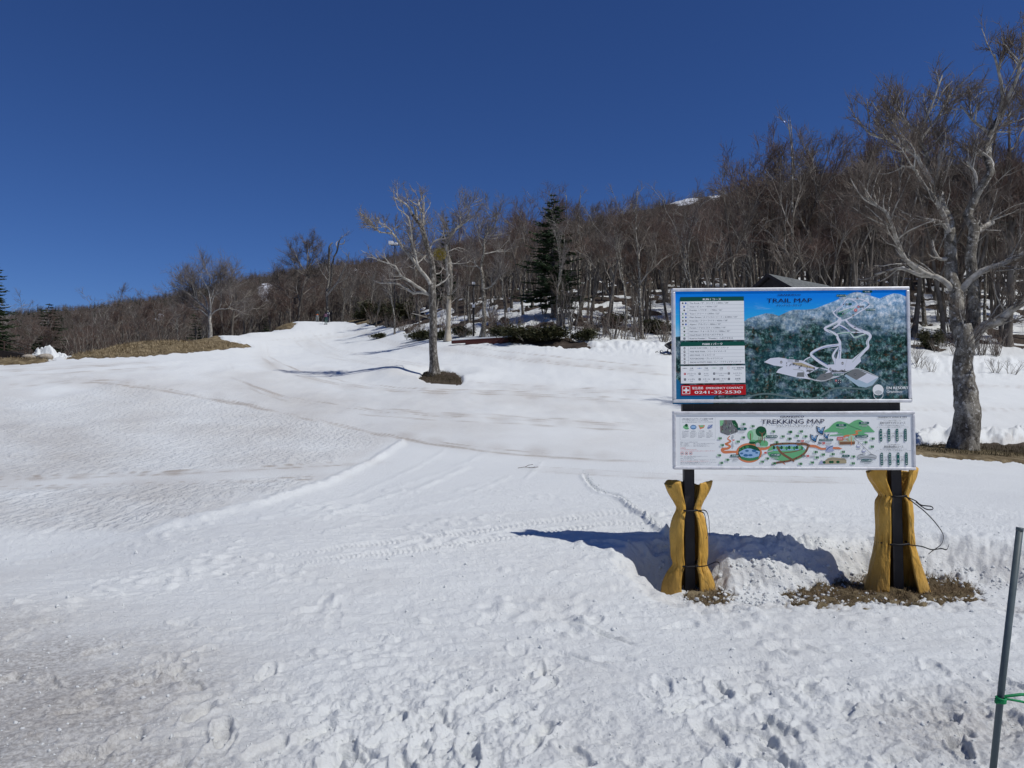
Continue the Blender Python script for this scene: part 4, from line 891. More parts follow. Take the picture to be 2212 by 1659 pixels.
# individually recognisable trees
for a in [
 ('beech', 1590, 385, 62, 'rounded twiggy tree between the far snowy ridge and the sign', 2.0, .9),
 ('beech2', 1602, 362, 66, 'reddish tree where the skyline starts to climb over the sign', 1.0, .9),
 ('wide', 1665, 322, 70, 'spreading crowned tree just left of the double crowned one', 4.4, .9),
 ('beech', 1745, 312, 72, 'leaning topped tree between the two dark trunks over the hut', 3.4, .8),
 ('upright', 1830, 335, 66, 'thin dark tree left of the clumped tufts', 2.4, .9),
 ('beech', 1905, 300, 70, 'dense brown tree behind the tall upright one', 2.9, .9),
 ('beech2', 1975, 285, 64, 'reddish tree under the tips of the massive tree branches', 5.2, .9),
 ('beech', 1398, 440, 66, 'grey twigged tree left of the fan shaped one', 1.9, .9),
 ('pale', 1320, 445, 64, 'pale forked tree right of the round topped one', 0.9, .9),
 ('beech2', 1130, 475, 70, 'loose crowned tree right of the hooked pale top', 3.3, .9),
 ('beech', 2095, 200, 62, 'tall brown tree directly behind the massive trunk', 4.1, .9),
 ('fir', 103, 655, 66, 'dark green conical fir above the snow pile near the footbridge', 0.3, 1.7),
 ('fir', -12, 566, 47, 'tall dark fir cut off by the left edge', 1.0, 1.0),
 ('fir', 1196, 418, 66, 'tall dark spruce wrapped in pale branches centre of the forest', 2.2, 1.35),
 ('fir2', 772, 640, 128, 'dark spruce with drooping boughs right of the skiers', .4, 1.3),
 ('fir2', 964, 466, 96, 'pointed dark spruce top behind the lone tree crown', .9, 1.0),
 ('fir2', 571, 664, 130, 'small dark spruce by the low brown bank', 1.4, 1.2),
 ('fir2', 423, 655, 120, 'small dark spruce under the wide spreading tree', 2.4, 1.2),
 ('upright', 1232, 445, 74, 'thin dark tree just right of the tall spruce', 1.4, .8),
 ('wide', 1705, 300, 67, 'wind combed tree with double crown above the hut roof', 0.4, 1.05),
 ('beech', 1775, 306, 65, 'dark trunked wind combed tree right of the double crowned one', 0.1, .95),
 ('beech2', 1632, 352, 75, 'reddish crowned tree leaning over the left skyline of the high forest', 2.6, 1.0),
 ('upright', 1932, 228, 60, 'tall upright dark tree standing against the sky left of the massive tree', 0.6, .85),
 ('beech2', 1868, 282, 62, 'tree with clumped twig tufts beside the tall upright one', 5.6, .7),
 ('wide', 2178, 150, 60, 'reddish bare tree behind the massive forked tree', 0.3, .8),
 ('beech2', 2040, 290, 62, 'brown bare tree behind the left limbs of the massive tree', 3.3, .8),
 ('pale', 1488, 412, 60, 'fan shaped bare tree above the left edge of the sign', 1.2, 1.0),
 ('pale', 1352, 430, 60, 'pale trunked tree with long low level branches left of the sign', 2.0, .95),
 ('beech', 1282, 440, 72, 'twiggy round topped tree left of the fan shaped tree', 4.0, .8),
 ('beech2', 1180, 405, 72, 'loose twiggy tree hugging the tall spruce', 1.1, .8),
 ('pale', 1205, 470, 60, 'pale branching tree in front of the tall spruce', 5.0, .7),
 ('birch', 1004, 590, 70, 'thin pale trunk left of the twin slim trunks', 1.0, .8),
 ('birch', 1013, 520, 71, 'slim pale trunk rising past the lamp post', 2.0, .7),
 ('pale', 852, 556, 78, 'low branching grey tree behind the evergreen bushes', 2.6, 1.0),
 ('beech', 812, 600, 96, 'grey tree with level branches behind the bushes left of the lone tree', 4.4, 1.0),
 ('pale', 752, 585, 122, 'straight pale tree between the skiers and the bushes', .7, .9),
 ('wide', 985, 455, 82, 'reddish crowned tree behind the lone tree', 1.2, .95),
 ('beech', 900, 470, 86, 'twiggy grey tree behind the left limbs of the lone tree', 2.2, .8),
 ('pale', 1092, 500, 66, 'grey tree with curling branches right of the crooked tree', 3.2, .8),
 ('pale', 30, 645, 70, 'pale twiggy tree beside the cut off fir', 3.2, 1.1),
 ('pale', 222, 640, 78, 'leafless grey tree above the brown bank at far left', 2.2, 1.1),
 ('beech', 268, 630, 82, 'tall twiggy tree rising over the brown bank', 2.9, 1.0),
 ('pale', 305, 655, 80, 'curved pale tree leaning over the brown bank', 3.9, 1.1),
]:
    place_px(a[0], a[1], a[2], a[3], a[4], None, a[5], a[6])

# the crowd of the forest
LOOK = {'beech': 'brown twigged tree', 'beech2': 'reddish twigged tree', 'upright': 'narrow dark trunked tree', 'pale': 'pale trunked tree', 'birch': 'slim trunked tree', 'wide': 'broad crowned reddish tree'}
SKY_PX = [900, 1100, 1150, 1250, 1350, 1440, 1560, 1620, 1700, 1800, 1860, 1930, 2000, 2120, 2212, 2500]
SKY_PY = [500, 505, 440, 450, 445, 470, 450, 345, 306, 318, 318, 270, 290, 215, 170, 150]
def zone_label(px, D, kind):
    e = float(edge_d(px)); near = D < e + 14
    Z = [(110, 'behind the footbridge'), (330, 'beyond the brown bank'), (470, 'beyond the spreading pale tree'), (620, 'behind the left snow crest'), (780, 'behind the skiers'), (900, 'behind the evergreen bushes'), (1060, 'behind the lone tree'),
         (1180, 'behind the crooked tree'), (1290, 'around the tall spruce'), (1460, 'on the slope just left of the sign'), (1640, 'above the left half of the map sign'), (1800, 'above the hut roof'), (1975, 'above the right half of the map sign'), (2100, 'behind the massive tree trunk'), (9999, 'at the right edge of the hillside')]
    w = next(n_ for x_, n_ in Z if px < x_)
    dn = 'near the wood edge' if near else 'deeper in the wood'
    return f'{LOOK[kind]} {dn} {w}', f'{LOOK[kind]}s {dn} {w}'
rng = np.random.default_rng(55)
cnt = 0; pts = []
kinds = ['beech', 'beech2', 'upright', 'pale', 'birch', 'wide']
tries = 0
while cnt < 255 and tries < 6000:
    tries += 1
    px = rng.uniform(-120, 2500) if rng.random() < .45 else rng.uniform(1000, 2300); e = float(edge_d(px))
    span = 52 if px > 750 else 42
    D = e + 3.0 + (rng.random() ** 1.15) * span
    x = (px - CX) / FPX * D
    if any((x - a) ** 2 + (D - b) ** 2 < 6.0 for a, b in pts): continue
    if 1560 < px < 1960 and D < 66 and rng.random() < .5: continue
    if 940 < px < 1240 and D < 74: continue
    if px > 1960 and D < 60: continue
    pts.append((x, D)); cnt += 1
    h = rng.uniform(7.5, 11.5) * (1.0 if px > 1000 else .85)
    if px < 650:
        lim = np.interp(px, [-100, 100, 250, 450, 650], [690, 690, 668, 640, 610]); 
        z = ground_at(x, D); h = min(max(P(px, lim + rng.uniform(-12, 45), D).z - z, 3.0), 13)
    elif px < 1100:
        lim = np.interp(px, [650, 760, 1100], [600, 575, 500]); z = ground_at(x, D); h = min(h, max(P(px, lim + rng.uniform(0, 60), D).z - z, 3))
    else:
        z = ground_at(x, D); h = rng.uniform(9, 12.5 if px < 1540 else 16.5); h = min(h, max(P(px, np.interp(px, SKY_PX, SKY_PY) + abs(rng.normal(0, 32)) - 6, D).z - z, 3))
    kd = kinds[rng.choice(6, p=[.20, .20, .10, .18, .14, .18])]
    lb, gp = zone_label(px, D, kd)
    place(kd, x, D, h, lb, gp, rng.uniform(0, 6.28), rng.uniform(.8, 1.1))
print('forest', cnt)
# undergrowth
cnt = 0; tries = 0
while cnt < 210 and tries < 4000:
    tries += 1
    px = rng.uniform(-60, 2350); e = float(edge_d(px)); D = e + .8 + rng.random() ** 1.6 * (34 if px > 800 else 26)
    if 930 < px < 1120 and D < 60 and rng.random() < .5: continue
    x = (px - CX) / FPX * D
    kd = ['sap', 'sap2', 'low', 'arch'][rng.choice(4, p=[.42, .28, .18, .12])]
    if D < e + 5: kd = ['sap2', 'low', 'arch'][rng.choice(3)]
    h = {'sap': rng.uniform(2.6, 4.8), 'sap2': rng.uniform(1.8, 3.4), 'low': rng.uniform(.7, 1.5), 'arch': rng.uniform(.9, 1.8)}[kd]
    if px < 700 and px > 330: h *= .6
    where = 'beyond the left snow crest' if px < 700 else ('at the foot of the slope behind the lone tree' if px < 1100 else ('on the snowy bank left of the sign' if px < 1450 else ('on the hillside behind the sign' if px < 1970 else 'on the snowy bank right of the sign')))
    sz_ = {'sap': 'tall thicket of bare saplings', 'sap2': 'reddish bare shrub', 'low': 'low tangled brush', 'arch': 'arching leafless shrub'}[kd]
    place(kd, x, D, h, f'{sz_} {where}', f'{sz_} {where}'.replace('shrub ', 'shrubs ').replace('thicket ', 'thickets ')); cnt += 1
for i_ in range(26):
    px = rng.uniform(1000, 1445) if i_ < 20 else rng.uniform(860, 990); D = float(edge_d(px)) + rng.uniform(.4, 4.5); kd = ['sap2', 'low', 'sap2', 'arch'][i_ % 4]; x = (px - CX) / FPX * D
    place(kd, x, D, {'sap2': rng.uniform(1.4, 2.8), 'low': rng.uniform(.8, 1.5), 'arch': rng.uniform(.9, 1.6)}[kd], {'sap2': 'reddish bare thicket among the evergreen clumps at the piste edge', 'low': 'tangled low brush among the evergreen clumps at the piste edge', 'arch': 'arching bare stems among the evergreen clumps at the piste edge'}[kd], 'brush at the piste edge ' + kd.replace('sap2', 'thickets').replace('low', 'low').replace('arch', 'arching'))
# twiggy shoots poking out of the right hand bank
for px, D, h in [(1985, 50.5, 1.2), (2010, 49.5, 1.0), (2150, 49.8, 1.2), (2185, 49.5, 1.1), (2235, 50, 1.2), (1975, 51.5, 1.4)]:
    v = P(px, 800, D); place('arch', v.x, D, h, 'leafless shoots poking out of the ploughed snow bank at right', 'shoots on the right snow bank')
for k_, px, D, h, sq, lb in [('bush', 812, 108, 3.0, 1.2, 'yellow green evergreen bush on the crest right of the skiers'), ('bush', 862, 92, 3.2, 1.1, 'dark evergreen bush left of the lone tree'), ('bush', 838, 100, 2.6, 1.2, 'evergreen bush between two larger bushes on the bank'),
    ('bush2', 792, 110, 1.6, 1.3, 'leftmost low evergreen bush right of the skiers'), ('bush2', 815, 78, .7, 1.2, 'small low evergreen clump on the snow below the bushes'), ('bush2', 1135, 54.5, 1.3, 1.5, 'spreading dark evergreen patch at the edge of the piste left of the sign'),
    ('bush2', 1185, 53.5, 1.2, 1.3, 'dark evergreen clump right of the red brown timbers'), ('bush2', 1090, 58, 1.0, 1.2, 'evergreen clump above the red brown timbers'), ('bush2', 1260, 53, 1.0, 1.0, 'evergreen clump in melting snow left of the sign'), ('bush2', 905, 66, 1.0, 1.1, 'low dark clump left of the lone trunk'),
    ('bush2', 950, 62, .9, 1.0, 'low dark clump right of the lone trunk'), ('bush2', 1000, 62, 1.0, .9, 'low dark clump by the cream barked tree'), ('bush', 2010, 58, 1.8, .9, 'dark evergreen bush behind the sign at right'), ('bush2', 1330, 62, 1.2, 1.1, 'dark clump among saplings left of the sign'), ('bush2', 1420, 60, 1.3, 1.1, 'dark clump just left of the sign edge')]:
    v = P(px, 760, D); place(k_, v.x, D, h, lb, None, None, sq)
# any kind that was never placed must not linger at the origin; the far kinds stand on the near ridge
def far_place(kd, px, topy, D, lb): place_px(kd, px, topy, D, lb)
far_place('far', 1450, 520, 132, 'stunted bare tree high on the slope left of the sign'); far_place('far2', 1560, 505, 134, 'stunted forked tree high on the slope over the sign')

# ------------------------------------------------------------------ the wooded mountain: thousands of trees that read as one mass
def scatter(name, label, src_kinds, pts, smin, smax, seed):
    me = bpy.data.meshes.new(name); me.from_pydata([tuple(p) for p in pts], [], []); me.update()
    o = bpy.data.objects.new(name, me); COL.objects.link(o); tag(o, label, 'forest', None, 'stuff')
    ng = bpy.data.node_groups.new(name, 'GeometryNodeTree'); ng.interface.new_socket('Geometry', in_out='INPUT', socket_type='NodeSocketGeometry'); ng.interface.new_socket('Geometry', in_out='OUTPUT', socket_type='NodeSocketGeometry')
    N = ng.nodes; gi = N.new('NodeGroupInput'); go = N.new('NodeGroupOutput'); jn = N.new('GeometryNodeJoinGeometry')
    rz_ = N.new('FunctionNodeRandomValue'); rz_.data_type = 'FLOAT_VECTOR'; rz_.inputs['Min'].default_value = (-.06, -.06, 0); rz_.inputs['Max'].default_value = (.06, .06, 6.283); rz_.inputs['Seed'].default_value = seed
    rs_ = N.new('FunctionNodeRandomValue'); rs_.data_type = 'FLOAT'; rs_.inputs[2].default_value = smin; rs_.inputs[3].default_value = smax; rs_.inputs['Seed'].default_value = seed + 1
    for ki, kd in enumerate(src_kinds):
        sel = N.new('FunctionNodeRandomValue'); sel.data_type = 'INT'; sel.inputs[4].default_value = 0; sel.inputs[5].default_value = len(src_kinds) - 1; sel.inputs['Seed'].default_value = seed + 2
        cmp = N.new('FunctionNodeCompare'); cmp.data_type = 'INT'; cmp.operation = 'EQUAL'; cmp.inputs[3].default_value = ki
        ng.links.new(sel.outputs[2], cmp.inputs[2])
        for ch in PROTO[kd].children:
            oi = N.new('GeometryNodeObjectInfo'); oi.inputs['Object'].default_value = ch; oi.transform_space = 'ORIGINAL'
            ip = N.new('GeometryNodeInstanceOnPoints'); ng.links.new(gi.outputs[0], ip.inputs['Points']); ng.links.new(oi.outputs['Geometry'], ip.inputs['Instance'])
            ng.links.new(cmp.outputs[0], ip.inputs['Selection']); ng.links.new(rz_.outputs[0], ip.inputs['Rotation']); ng.links.new(rs_.outputs[1], ip.inputs['Scale']); ng.links.new(ip.outputs[0], jn.inputs[0])
    ng.links.new(jn.outputs[0], go.inputs[0])
    md = o.modifiers.new('scatter', 'NODES'); md.node_group = ng
    return o
def mountain_pts(n, d0, d1, con, seed, gap=True):
    rng = np.random.default_rng(seed)
    px = rng.uniform(-420, 2700, n * 3); D = np.sqrt(rng.uniform(d0 ** 2, d1 ** 2, n * 3))
    x = (px - CX) / FPX * D
    s_, g_, b_, qx, qy, _ = surfaces(x, D)
    ridge = np.interp(px, [-500, 0, 450, 760, 1000, 1200, 1440, 1750, 2212, 2800], [950, 900, 860, 790, 720, 650, 640, 580, 540, 540])
    ok = (D < ridge + 6)
    if gap:
        pat = np.zeros(len(px))
        for (cx_, cy_, wx, wy, k) in [(1480, 432, 40, 13, 1.0), (1545, 424, 18, 8, .9), (575, 632, 24, 18, 1.0), (345, 684, 11, 14, 1.0), (440, 660, 15, 8, .8), (768, 586, 16, 6, 1.0), (727, 588, 7, 6, 1.0), (795, 590, 12, 5, .9), (1760, 380, 16, 5, .7), (562, 655, 20, 10, .8), (476, 656, 10, 9, .9), (550, 636, 9, 8, .9), (345, 700, 10, 9, .8)]:
            for hh_ in ((0, 3, 6, 9) if D.mean() < 230 else (0, 2.5, 4.5)): pat = np.maximum(pat, k * np.exp(-(((qx - cx_) / wx) ** 2 + ((qy - hh_ / D * FPX - cy_) / wy) ** 2)))
        ok &= pat < rng.uniform(.4, .9, len(px))
    if con == 1:
        dens = np.interp(px, [-400, 300, 500, 900, 1100, 2700], [.5, .8, 1.0, .9, .3, .12]) * sstep(-.15, .25, fbm(x * .012, D * .012, 3, 131) + .08)
        ok &= rng.random(len(px)) < dens
    idx = np.where(ok)[0][:n]
    return np.column_stack([x[idx], D[idx], g_[idx] - .1])
def keep(p, f): return p[f(p)]
near_p = mountain_pts(5200, 92, 270, 0, 61); upx_ = CX + FPX * near_p[:, 0] / near_p[:, 1]
near_p = near_p[(near_p[:, 1] > np.interp(upx_, [0, 760, 1000, 1200], [112, 130, 108, 92]))]
scatter('hillside_forest', 'mass of bare brown trees crowding the upper hillside behind the nearer trees', ['far', 'far2'], near_p, .75, 1.25, 5)
scatter('mountain_forest', 'mass of small bare trees covering the far mountain side up to the ridge', ['far', 'far2'], mountain_pts(15000, 250, 960, 0, 63), .38, .72, 25)
scatter('mountain_conifers', 'dark conifers scattered through the far mountain forest', ['fir2'], mountain_pts(2600, 200, 950, 1, 62), .45, 1.0, 15)

#@@OBJECTS
# ------------------------------------------------------------------ the information sign
YL, YR = 6.85, 6.75
pl = P(1453, 1000, YL); pr = P(1968, 1000, YR)
sg_rz = math.atan2(YR - YL, pr.x - pl.x)
sgx, sgy = (pl.x + pr.x) / 2, (YL + YR) / 2
W = (pr - pl).xy.length; HW = W / 2
z_u1 = zat(622.5, 6.8); z_u0 = zat(870, 6.8); z_l1 = zat(888.5, 6.8); z_l0 = zat(1014, 6.8)
sign = thing('information_sign', 'large two board ski trail map sign on dark posts standing in the snow', 'sign', (sgx, sgy, 0), sg_rz)

def flat(name, color, rough=0.45):
    m = mat(name, color, .7, spec=0.12); t = NT(m)
    n_ = t.noise(3.0, 4, .6, t.coords('Object'))
    t.l(t.mix(t.math('MULTIPLY', n_, .16), color, tuple(c * .75 + .02 for c in color)), t.b.inputs['Base Color']); return m
C_white = flat('print_white', (0.88, 0.90, 0.89)); C_dgreen = flat('print_dark_green', (0.004, 0.085, 0.062)); C_navy = flat('print_navy', (0.012, 0.014, 0.06))
C_grey = flat('print_grey_text', (0.10, 0.12, 0.15)); C_lgrey = flat('print_light_grey', (0.52, 0.55, 0.56)); C_red = flat('print_red', (0.50, 0.010, 0.016)); C_black = flat('print_black', (0.015, 0.013, 0.02))
C_blue = flat('print_blue', (0.04, 0.13, 0.48)); C_green = flat('print_green', (0.06, 0.26, 0.11)); C_lgreen = flat('print_light_green', (0.24, 0.56, 0.28)); C_orange = flat('print_orange', (0.72, 0.24, 0.11))
C_brown = flat('print_brown', (0.24, 0.12, 0.07)); C_tan = flat('print_tan', (0.45, 0.38, 0.24)); C_pond = flat('print_pond_blue', (0.33, 0.52, 0.76)); C_pblue = flat('print_deep_blue', (0.05, 0.17, 0.36)); C_mgreen = flat('print_hill_green', (0.16, 0.47, 0.22))
C_park = flat('print_parking_grey', (0.19, 0.20, 0.205)); C_ink = flat('print_ink', (0.02, 0.03, 0.045)); C_pill = flat('print_pill_green', (0.01, 0.11, 0.10)); C_snow = flat('print_trail_white', (0.72, 0.74, 0.82)); C_road = flat('print_road', (0.13, 0.19, 0.19)); C_lav = flat('print_lavender', (0.42, 0.45, 0.62)); C_pred = flat('print_bright_red', (0.62, 0.03, 0.03))
C_mint = flat('print_mint', (0.42, 0.66, 0.46)); C_dk2 = flat('print_forest_green', (0.015, 0.10, 0.045))
# painted forest, painted sky: artwork in object space
M_mforest = mat('print_forest_painting', rough=0.7, spec=.12); t = NT(M_mforest)
co = t.coords('Object'); sx = t.n('ShaderNodeSeparateXYZ'); t.l(co, sx.inputs[0])
hgt = sx.outputs[2]
n_a = t.noise(34, 6, .75, t.coords('Object', (1.0, 1, .8))); n_b = t.noise(9, 4, .65, t.coords('Object', (.8, 1, 1.4))); n_c = t.noise(26, 3, .7, co)
tree_c = t.ramp(n_a, [(0.40, (0.002, 0.014, 0.014)), (0.52, (0.016, 0.060, 0.050)), (0.66, (0.20, 0.38, 0.36))])
tree_c = t.mix(t.math('MULTIPLY', t.ramp(n_c, [(0.55, (0, 0, 0)), (0.68, (1, 1, 1))]), .65), tree_c, (0.16, 0.065, 0.022))
snow_c = t.ramp(n_a, [(0.34, (0.10, 0.24, 0.42)), (0.50, (0.42, 0.60, 0.76)), (0.62, (0.84, 0.88, 0.93))])
hm = t.n('ShaderNodeMapRange'); hm.inputs[1].default_value = z_u0 + .58; hm.inputs[2].default_value = z_u0 + .90; t.l(hgt, hm.inputs[0])
mf = t.math('ADD', hm.outputs[0], t.math('MULTIPLY', t.math('SUBTRACT', n_b, .5), 2.2)); mf = t.n('ShaderNodeClamp').outputs[0].node and mf
tree_c = t.mix(t.math('MULTIPLY', t.ramp(t.noise(3.2, 3, .5, t.coords('Object', (1, 1, .7))), [(0.45, (0, 0, 0)), (0.62, (1, 1, 1))]), .5), tree_c, (0.012, 0.075, 0.11))
cl_ = t.n('ShaderNodeClamp'); t.l(mf, cl_.inputs[0]); t.l(t.mix(cl_.outputs[0], tree_c, snow_c), t.b.inputs['Base Color'])
M_msky = mat('print_sky_painting', rough=0.7, spec=.12); t = NT(M_msky)
co = t.coords('Object'); sx = t.n('ShaderNodeSeparateXYZ'); t.l(co, sx.inputs[0]); hm = t.n('ShaderNodeMapRange'); hm.inputs[1].default_value = z_u0 + .50; hm.inputs[2].default_value = z_u1 - .08; t.l(sx.outputs[2], hm.inputs[0])
skc = t.ramp(hm.outputs[0], [(0.0, (0.48, 0.76, 0.88)), (0.5, (0.03, 0.44, 0.80)), (1.0, (0.0, 0.24, 0.84))])
cn = t.noise(7, 5, .65, t.coords('Object', (.8, 1, 5))); cm = t.ramp(cn, [(0.56, (0, 0, 0)), (0.68, (1, 1, 1))])
hm2 = t.n('ShaderNodeMapRange'); hm2.inputs[1].default_value = z_u1 - .12; hm2.inputs[2].default_value = z_u1 - .35; t.l(sx.outputs[2], hm2.inputs[0])
t.l(t.mix(t.math('MULTIPLY', t.math('MULTIPLY', cm, hm2.outputs[0]), .6), skc, (0.62, 0.80, 0.86)), t.b.inputs['Base Color'])

def up_uv(sx_, sy_):            # photo source pixel -> board plane (x, z) of the upper board
    tx = (sx_ - 2648.5) / (3583 - 2648.5); x = -HW + tx * W
    return x, z_u1 - (sy_ - (1133.5 + 2 * tx)) / (448.5 + 8 * tx) * (z_u1 - z_u0)
def lo_uv(sx_, sy_):
    tx = (sx_ - 2648.5) / (3592 - 2648.5); x = -HW - .002 + tx * (W + .02)
    return x, z_l1 - (sy_ - (1612 + 9 * tx)) / (232 + 1 * tx) * (z_l1 - z_l0)
def FA(X, Y): return up_uv(2630 + X / 3.456, 1120 + Y / 3.456)
def FB(X, Y): return up_uv(2950 + X / 3.403, 1120 + Y / 3.403)
def FC(X, Y): return lo_uv(2640 + X / 4.608, 1610 + Y / 4.608)
def FD(X, Y): return lo_uv(3100 + X / 4.424, 1610 + Y / 4.424)

class Print:
    """flat print collected per piece: polygons at a small lift off the panel"""
    def __init__(s, F, y0): s.F = F; s.y0 = y0; s.v = []; s.f = []; s.mi = []; s.mats = []; s.lift = 0.0; s.hold = False
    def m(s, mt):
        if mt not in s.mats: s.mats.append(mt)
        return s.mats.index(mt)
    def raw(s, pts2, faces, mt):
        s.lift += 0.0 if s.hold else 0.00002; k = len(s.v); s.v += [(x, s.y0 - s.lift, z) for x, z in pts2]; s.f += [[i + k for i in f] for f in faces]; s.mi += [s.m(mt)] * len(faces)
    def poly(s, pts, mt, F=None):
        F = F or s.F; q = [F(*p) for p in pts]
        from mathutils.geometry import tessellate_polygon
        tr = tessellate_polygon([[Vector((a, b, 0)) for a, b in q]]); s.raw(q, [list(x) for x in tr], mt)
    def rect(s, x0, y0, x1, y1, mt, F=None): s.poly([(x0, y0), (x1, y0), (x1, y1), (x0, y1)], mt, F)
    def disc(s, cx_, cy_, rx, ry, mt, n=20, F=None): s.poly([(cx_ + rx * math.cos(6.2832 * i / n), cy_ + ry * math.sin(6.2832 * i / n)) for i in range(n)], mt, F)
    def ring(s, cx_, cy_, r0, r1, mt, n=24, F=None):
        F = F or s.F; a = [F(cx_ + r0 * math.cos(6.2832 * i / n), cy_ + r0 * math.sin(6.2832 * i / n)) for i in range(n)] + [F(cx_ + r1 * math.cos(6.2832 * i / n), cy_ + r1 * math.sin(6.2832 * i / n)) for i in range(n)]
        s.raw(a, [[i, (i + 1) % n, n + (i + 1) % n, n + i] for i in range(n)], mt)
    def line(s, pts, w, mt, F=None, smooth=True, n=None):
        F = F or s.F; n = n or max(8, len(pts) * 5)
        p = spline(pts, n) if smooth and len(pts) > 2 else np.array(pts, float)
        tg = np.gradient(p, axis=0); tg /= np.maximum(np.linalg.norm(tg, axis=1, keepdims=True), 1e-9); nr = np.column_stack([-tg[:, 1], tg[:, 0]])
        ww = np.interp(np.linspace(0, 1, len(p)), np.linspace(0, 1, len(w)), w)[:, None] if hasattr(w, '__len__') else w
        a = p + nr * ww / 2; b = p - nr * ww / 2
        q = [F(*c) for c in a] + [F(*c) for c in b]; k = len(p)
        s.raw(q, [[i, i + 1, k + i + 1, k + i] for i in range(k - 1)], mt)
    def pill(s, cx_, cy_, w, h, mt, F=None): s.poly([(cx_ + sgn * (w / 2 - h / 2) + h / 2 * math.cos(a), cy_ + h / 2 * math.sin(a)) for sgn, a0 in ((1, -1.5708), (-1, 1.5708)) for a in [a0 + 3.1416 * i / 6 for i in range(7)]], mt, F)
    def text(s, body, x, y, h, mt, F=None, align='L', width=None, bold=0.0, space=1.0, vertical=False):
        """h = cap height in zoom px, y = centre line"""
        F = F or s.F; c = TXT.data; c.body = body; c.space_character = space
        bpy.context.view_layer.update()
        me = TXT.evaluated_get(bpy.context.evaluated_depsgraph_get()).to_mesh()
        n = len(me.vertices)
        if n == 0: return
        co = np.zeros(n * 3); me.vertices.foreach_get('co', co); co = co.reshape(-1, 3)[:, :2]
        fs = [list(p.vertices) for p in me.polygons]
        k = h / 0.70; x0, x1 = co[:, 0].min(), co[:, 0].max(); kx = k
        if width: kx = width / (x1 - x0)
        px = (co[:, 0] - x0) * kx; wd = (x1 - x0) * kx
        px += {'L': x, 'C': x - wd / 2, 'R': x - wd}[align]; py = y + h / 2 - co[:, 1] * k
        bo = max(bold, .012) * k * 1.1
        L0 = s.lift
        for o_ in ((-bo, bo) if bold > 0 or h < 40 else (-.006 * k, .006 * k)):
            s.raw([F(a + o_, b) for a, b in zip(px, py)], fs, mt)
        s.lift = L0
    def build(s, name, parent): return link_mesh(name, s.v, s.f, None, parent, False, None, s.mats, s.mi)
_tc = bpy.data.curves.new('lettering', 'FONT'); TXT = bpy.data.objects.new('lettering', _tc); COL.objects.link(TXT); _tc.resolution_u = 2

def board(name, x0, x1, z0, z1, dep, fw, panel_mat):
    b = MB(); b.box(x0 + .004, x1 - .004, -dep + .010, .006, z0 + .004, z1 - .004); o = b.build(name, panel_mat, sign)
    for (a0, a1, c0, c1) in ((x0, x1, z1 - fw, z1), (x0, x1, z0, z0 + fw), (x0, x0 + fw, z0 + fw + .001, z1 - fw - .001), (x1 - fw, x1, z0 + fw + .001, z1 - fw - .001)):
        m_ = MB(); m_.box(a0, a1, -dep, .012, c0, c1); m_.build('frame_rail', M_alu, o, bevel=.008)
    return o
DEP = 0.05
tb_ = board('trail_map_board', -HW, HW, z_u0, z_u1, DEP, .030, C_white)
pr_ = Print(FB, -DEP + .0097)
pr_.rect(2655, 1138, 3578, 1582, M_msky, F=lambda a, b: up_uv(a, b))
pr_.poly([(-1010, 700), (-930, 690), (-700, 720), (-400, 640), (-80, 520), (0, 460), (120, 425), (240, 393), (330, 402), (410, 430), (500, 390), (600, 350), (690, 350), (760, 352), (900, 338), (1020, 290), (1180, 232), (1320, 160), (1400, 128), (1465, 117), (1560, 140), (1660, 180), (1760, 212), (1850, 172), (1950, 142), (2030, 155), (2120, 195), (2160, 1590), (-1030, 1590)], M_mforest)
pr_.poly([(-1015, 1260), (-960, 1262), (-900, 1330), (-700, 1380), (-420, 1380), (-330, 1400), (-380, 1460), (-470, 1500), (-480, 1590), (-1020, 1590)], flat('print_lake', (0.01, 0.14, 0.30)))
pr_.line([(-400, 1530), (-150, 1520), (0, 1500), (150, 1470), (300, 1470), (480, 1500), (700, 1540), (880, 1530), (1000, 1480), (1100, 1420), (1200, 1400), (1400, 1410), (1560, 1415), (1650, 1360), (1720, 1290)], 22, C_road)
# parking terraces and the snowy base
pr_.poly([(1290, 1225), (1440, 1150), (1725, 1270), (1640, 1370), (1550, 1400), (1450, 1380), (1270, 1240)], flat('print_pale_blue', (0.42, 0.55, 0.64)))
pr_.poly([(1300, 1222), (1440, 1150), (1720, 1265), (1570, 1345)], C_snow); pr_.poly([(1290, 1220), (1400, 1155), (1450, 1152), (1570, 1215), (1430, 1298)], C_park)
pr_.poly([(205, 1045), (290, 995), (400, 985), (500, 1000), (640, 1020), (720, 1030), (900, 1120), (1060, 1150), (1110, 1190), (1280, 1190), (1260, 1230), (1000, 1310), (860, 1290), (640, 1255), (365, 1185), (400, 1140), (460, 1110), (330, 1090)], C_snow)
pr_.poly([(775, 1215), (830, 1190), (940, 1130), (1060, 1170), (1020, 1200), (890, 1290), (800, 1260)], M_mforest)
pr_.poly([(890, 1285), (960, 1215), (1100, 1190), (1130, 1240), (1060, 1290), (960, 1300)], C_park); pr_.poly([(650, 1190), (735, 1185), (740, 1250), (637, 1245)], C_park); pr_.poly([(765, 1165), (810, 1150), (868, 1160), (820, 1185), (770, 1180)], C_park)
pr_.line([(590, 1145), (720, 1165), (760, 1230), (860, 1290), (980, 1305), (1080, 1280), (1160, 1240), (1280, 1200), (1400, 1150), (1500, 1160), (1720, 1260)], 12, C_lgrey)
pr_.poly([(1035, 1090), (1150, 1085), (1130, 1010), (1215, 1010), (1380, 1020), (1490, 1000), (1495, 1050), (1430, 1110), (1400, 1150), (1290, 1180), (1110, 1190), (1060, 1150)], C_snow)
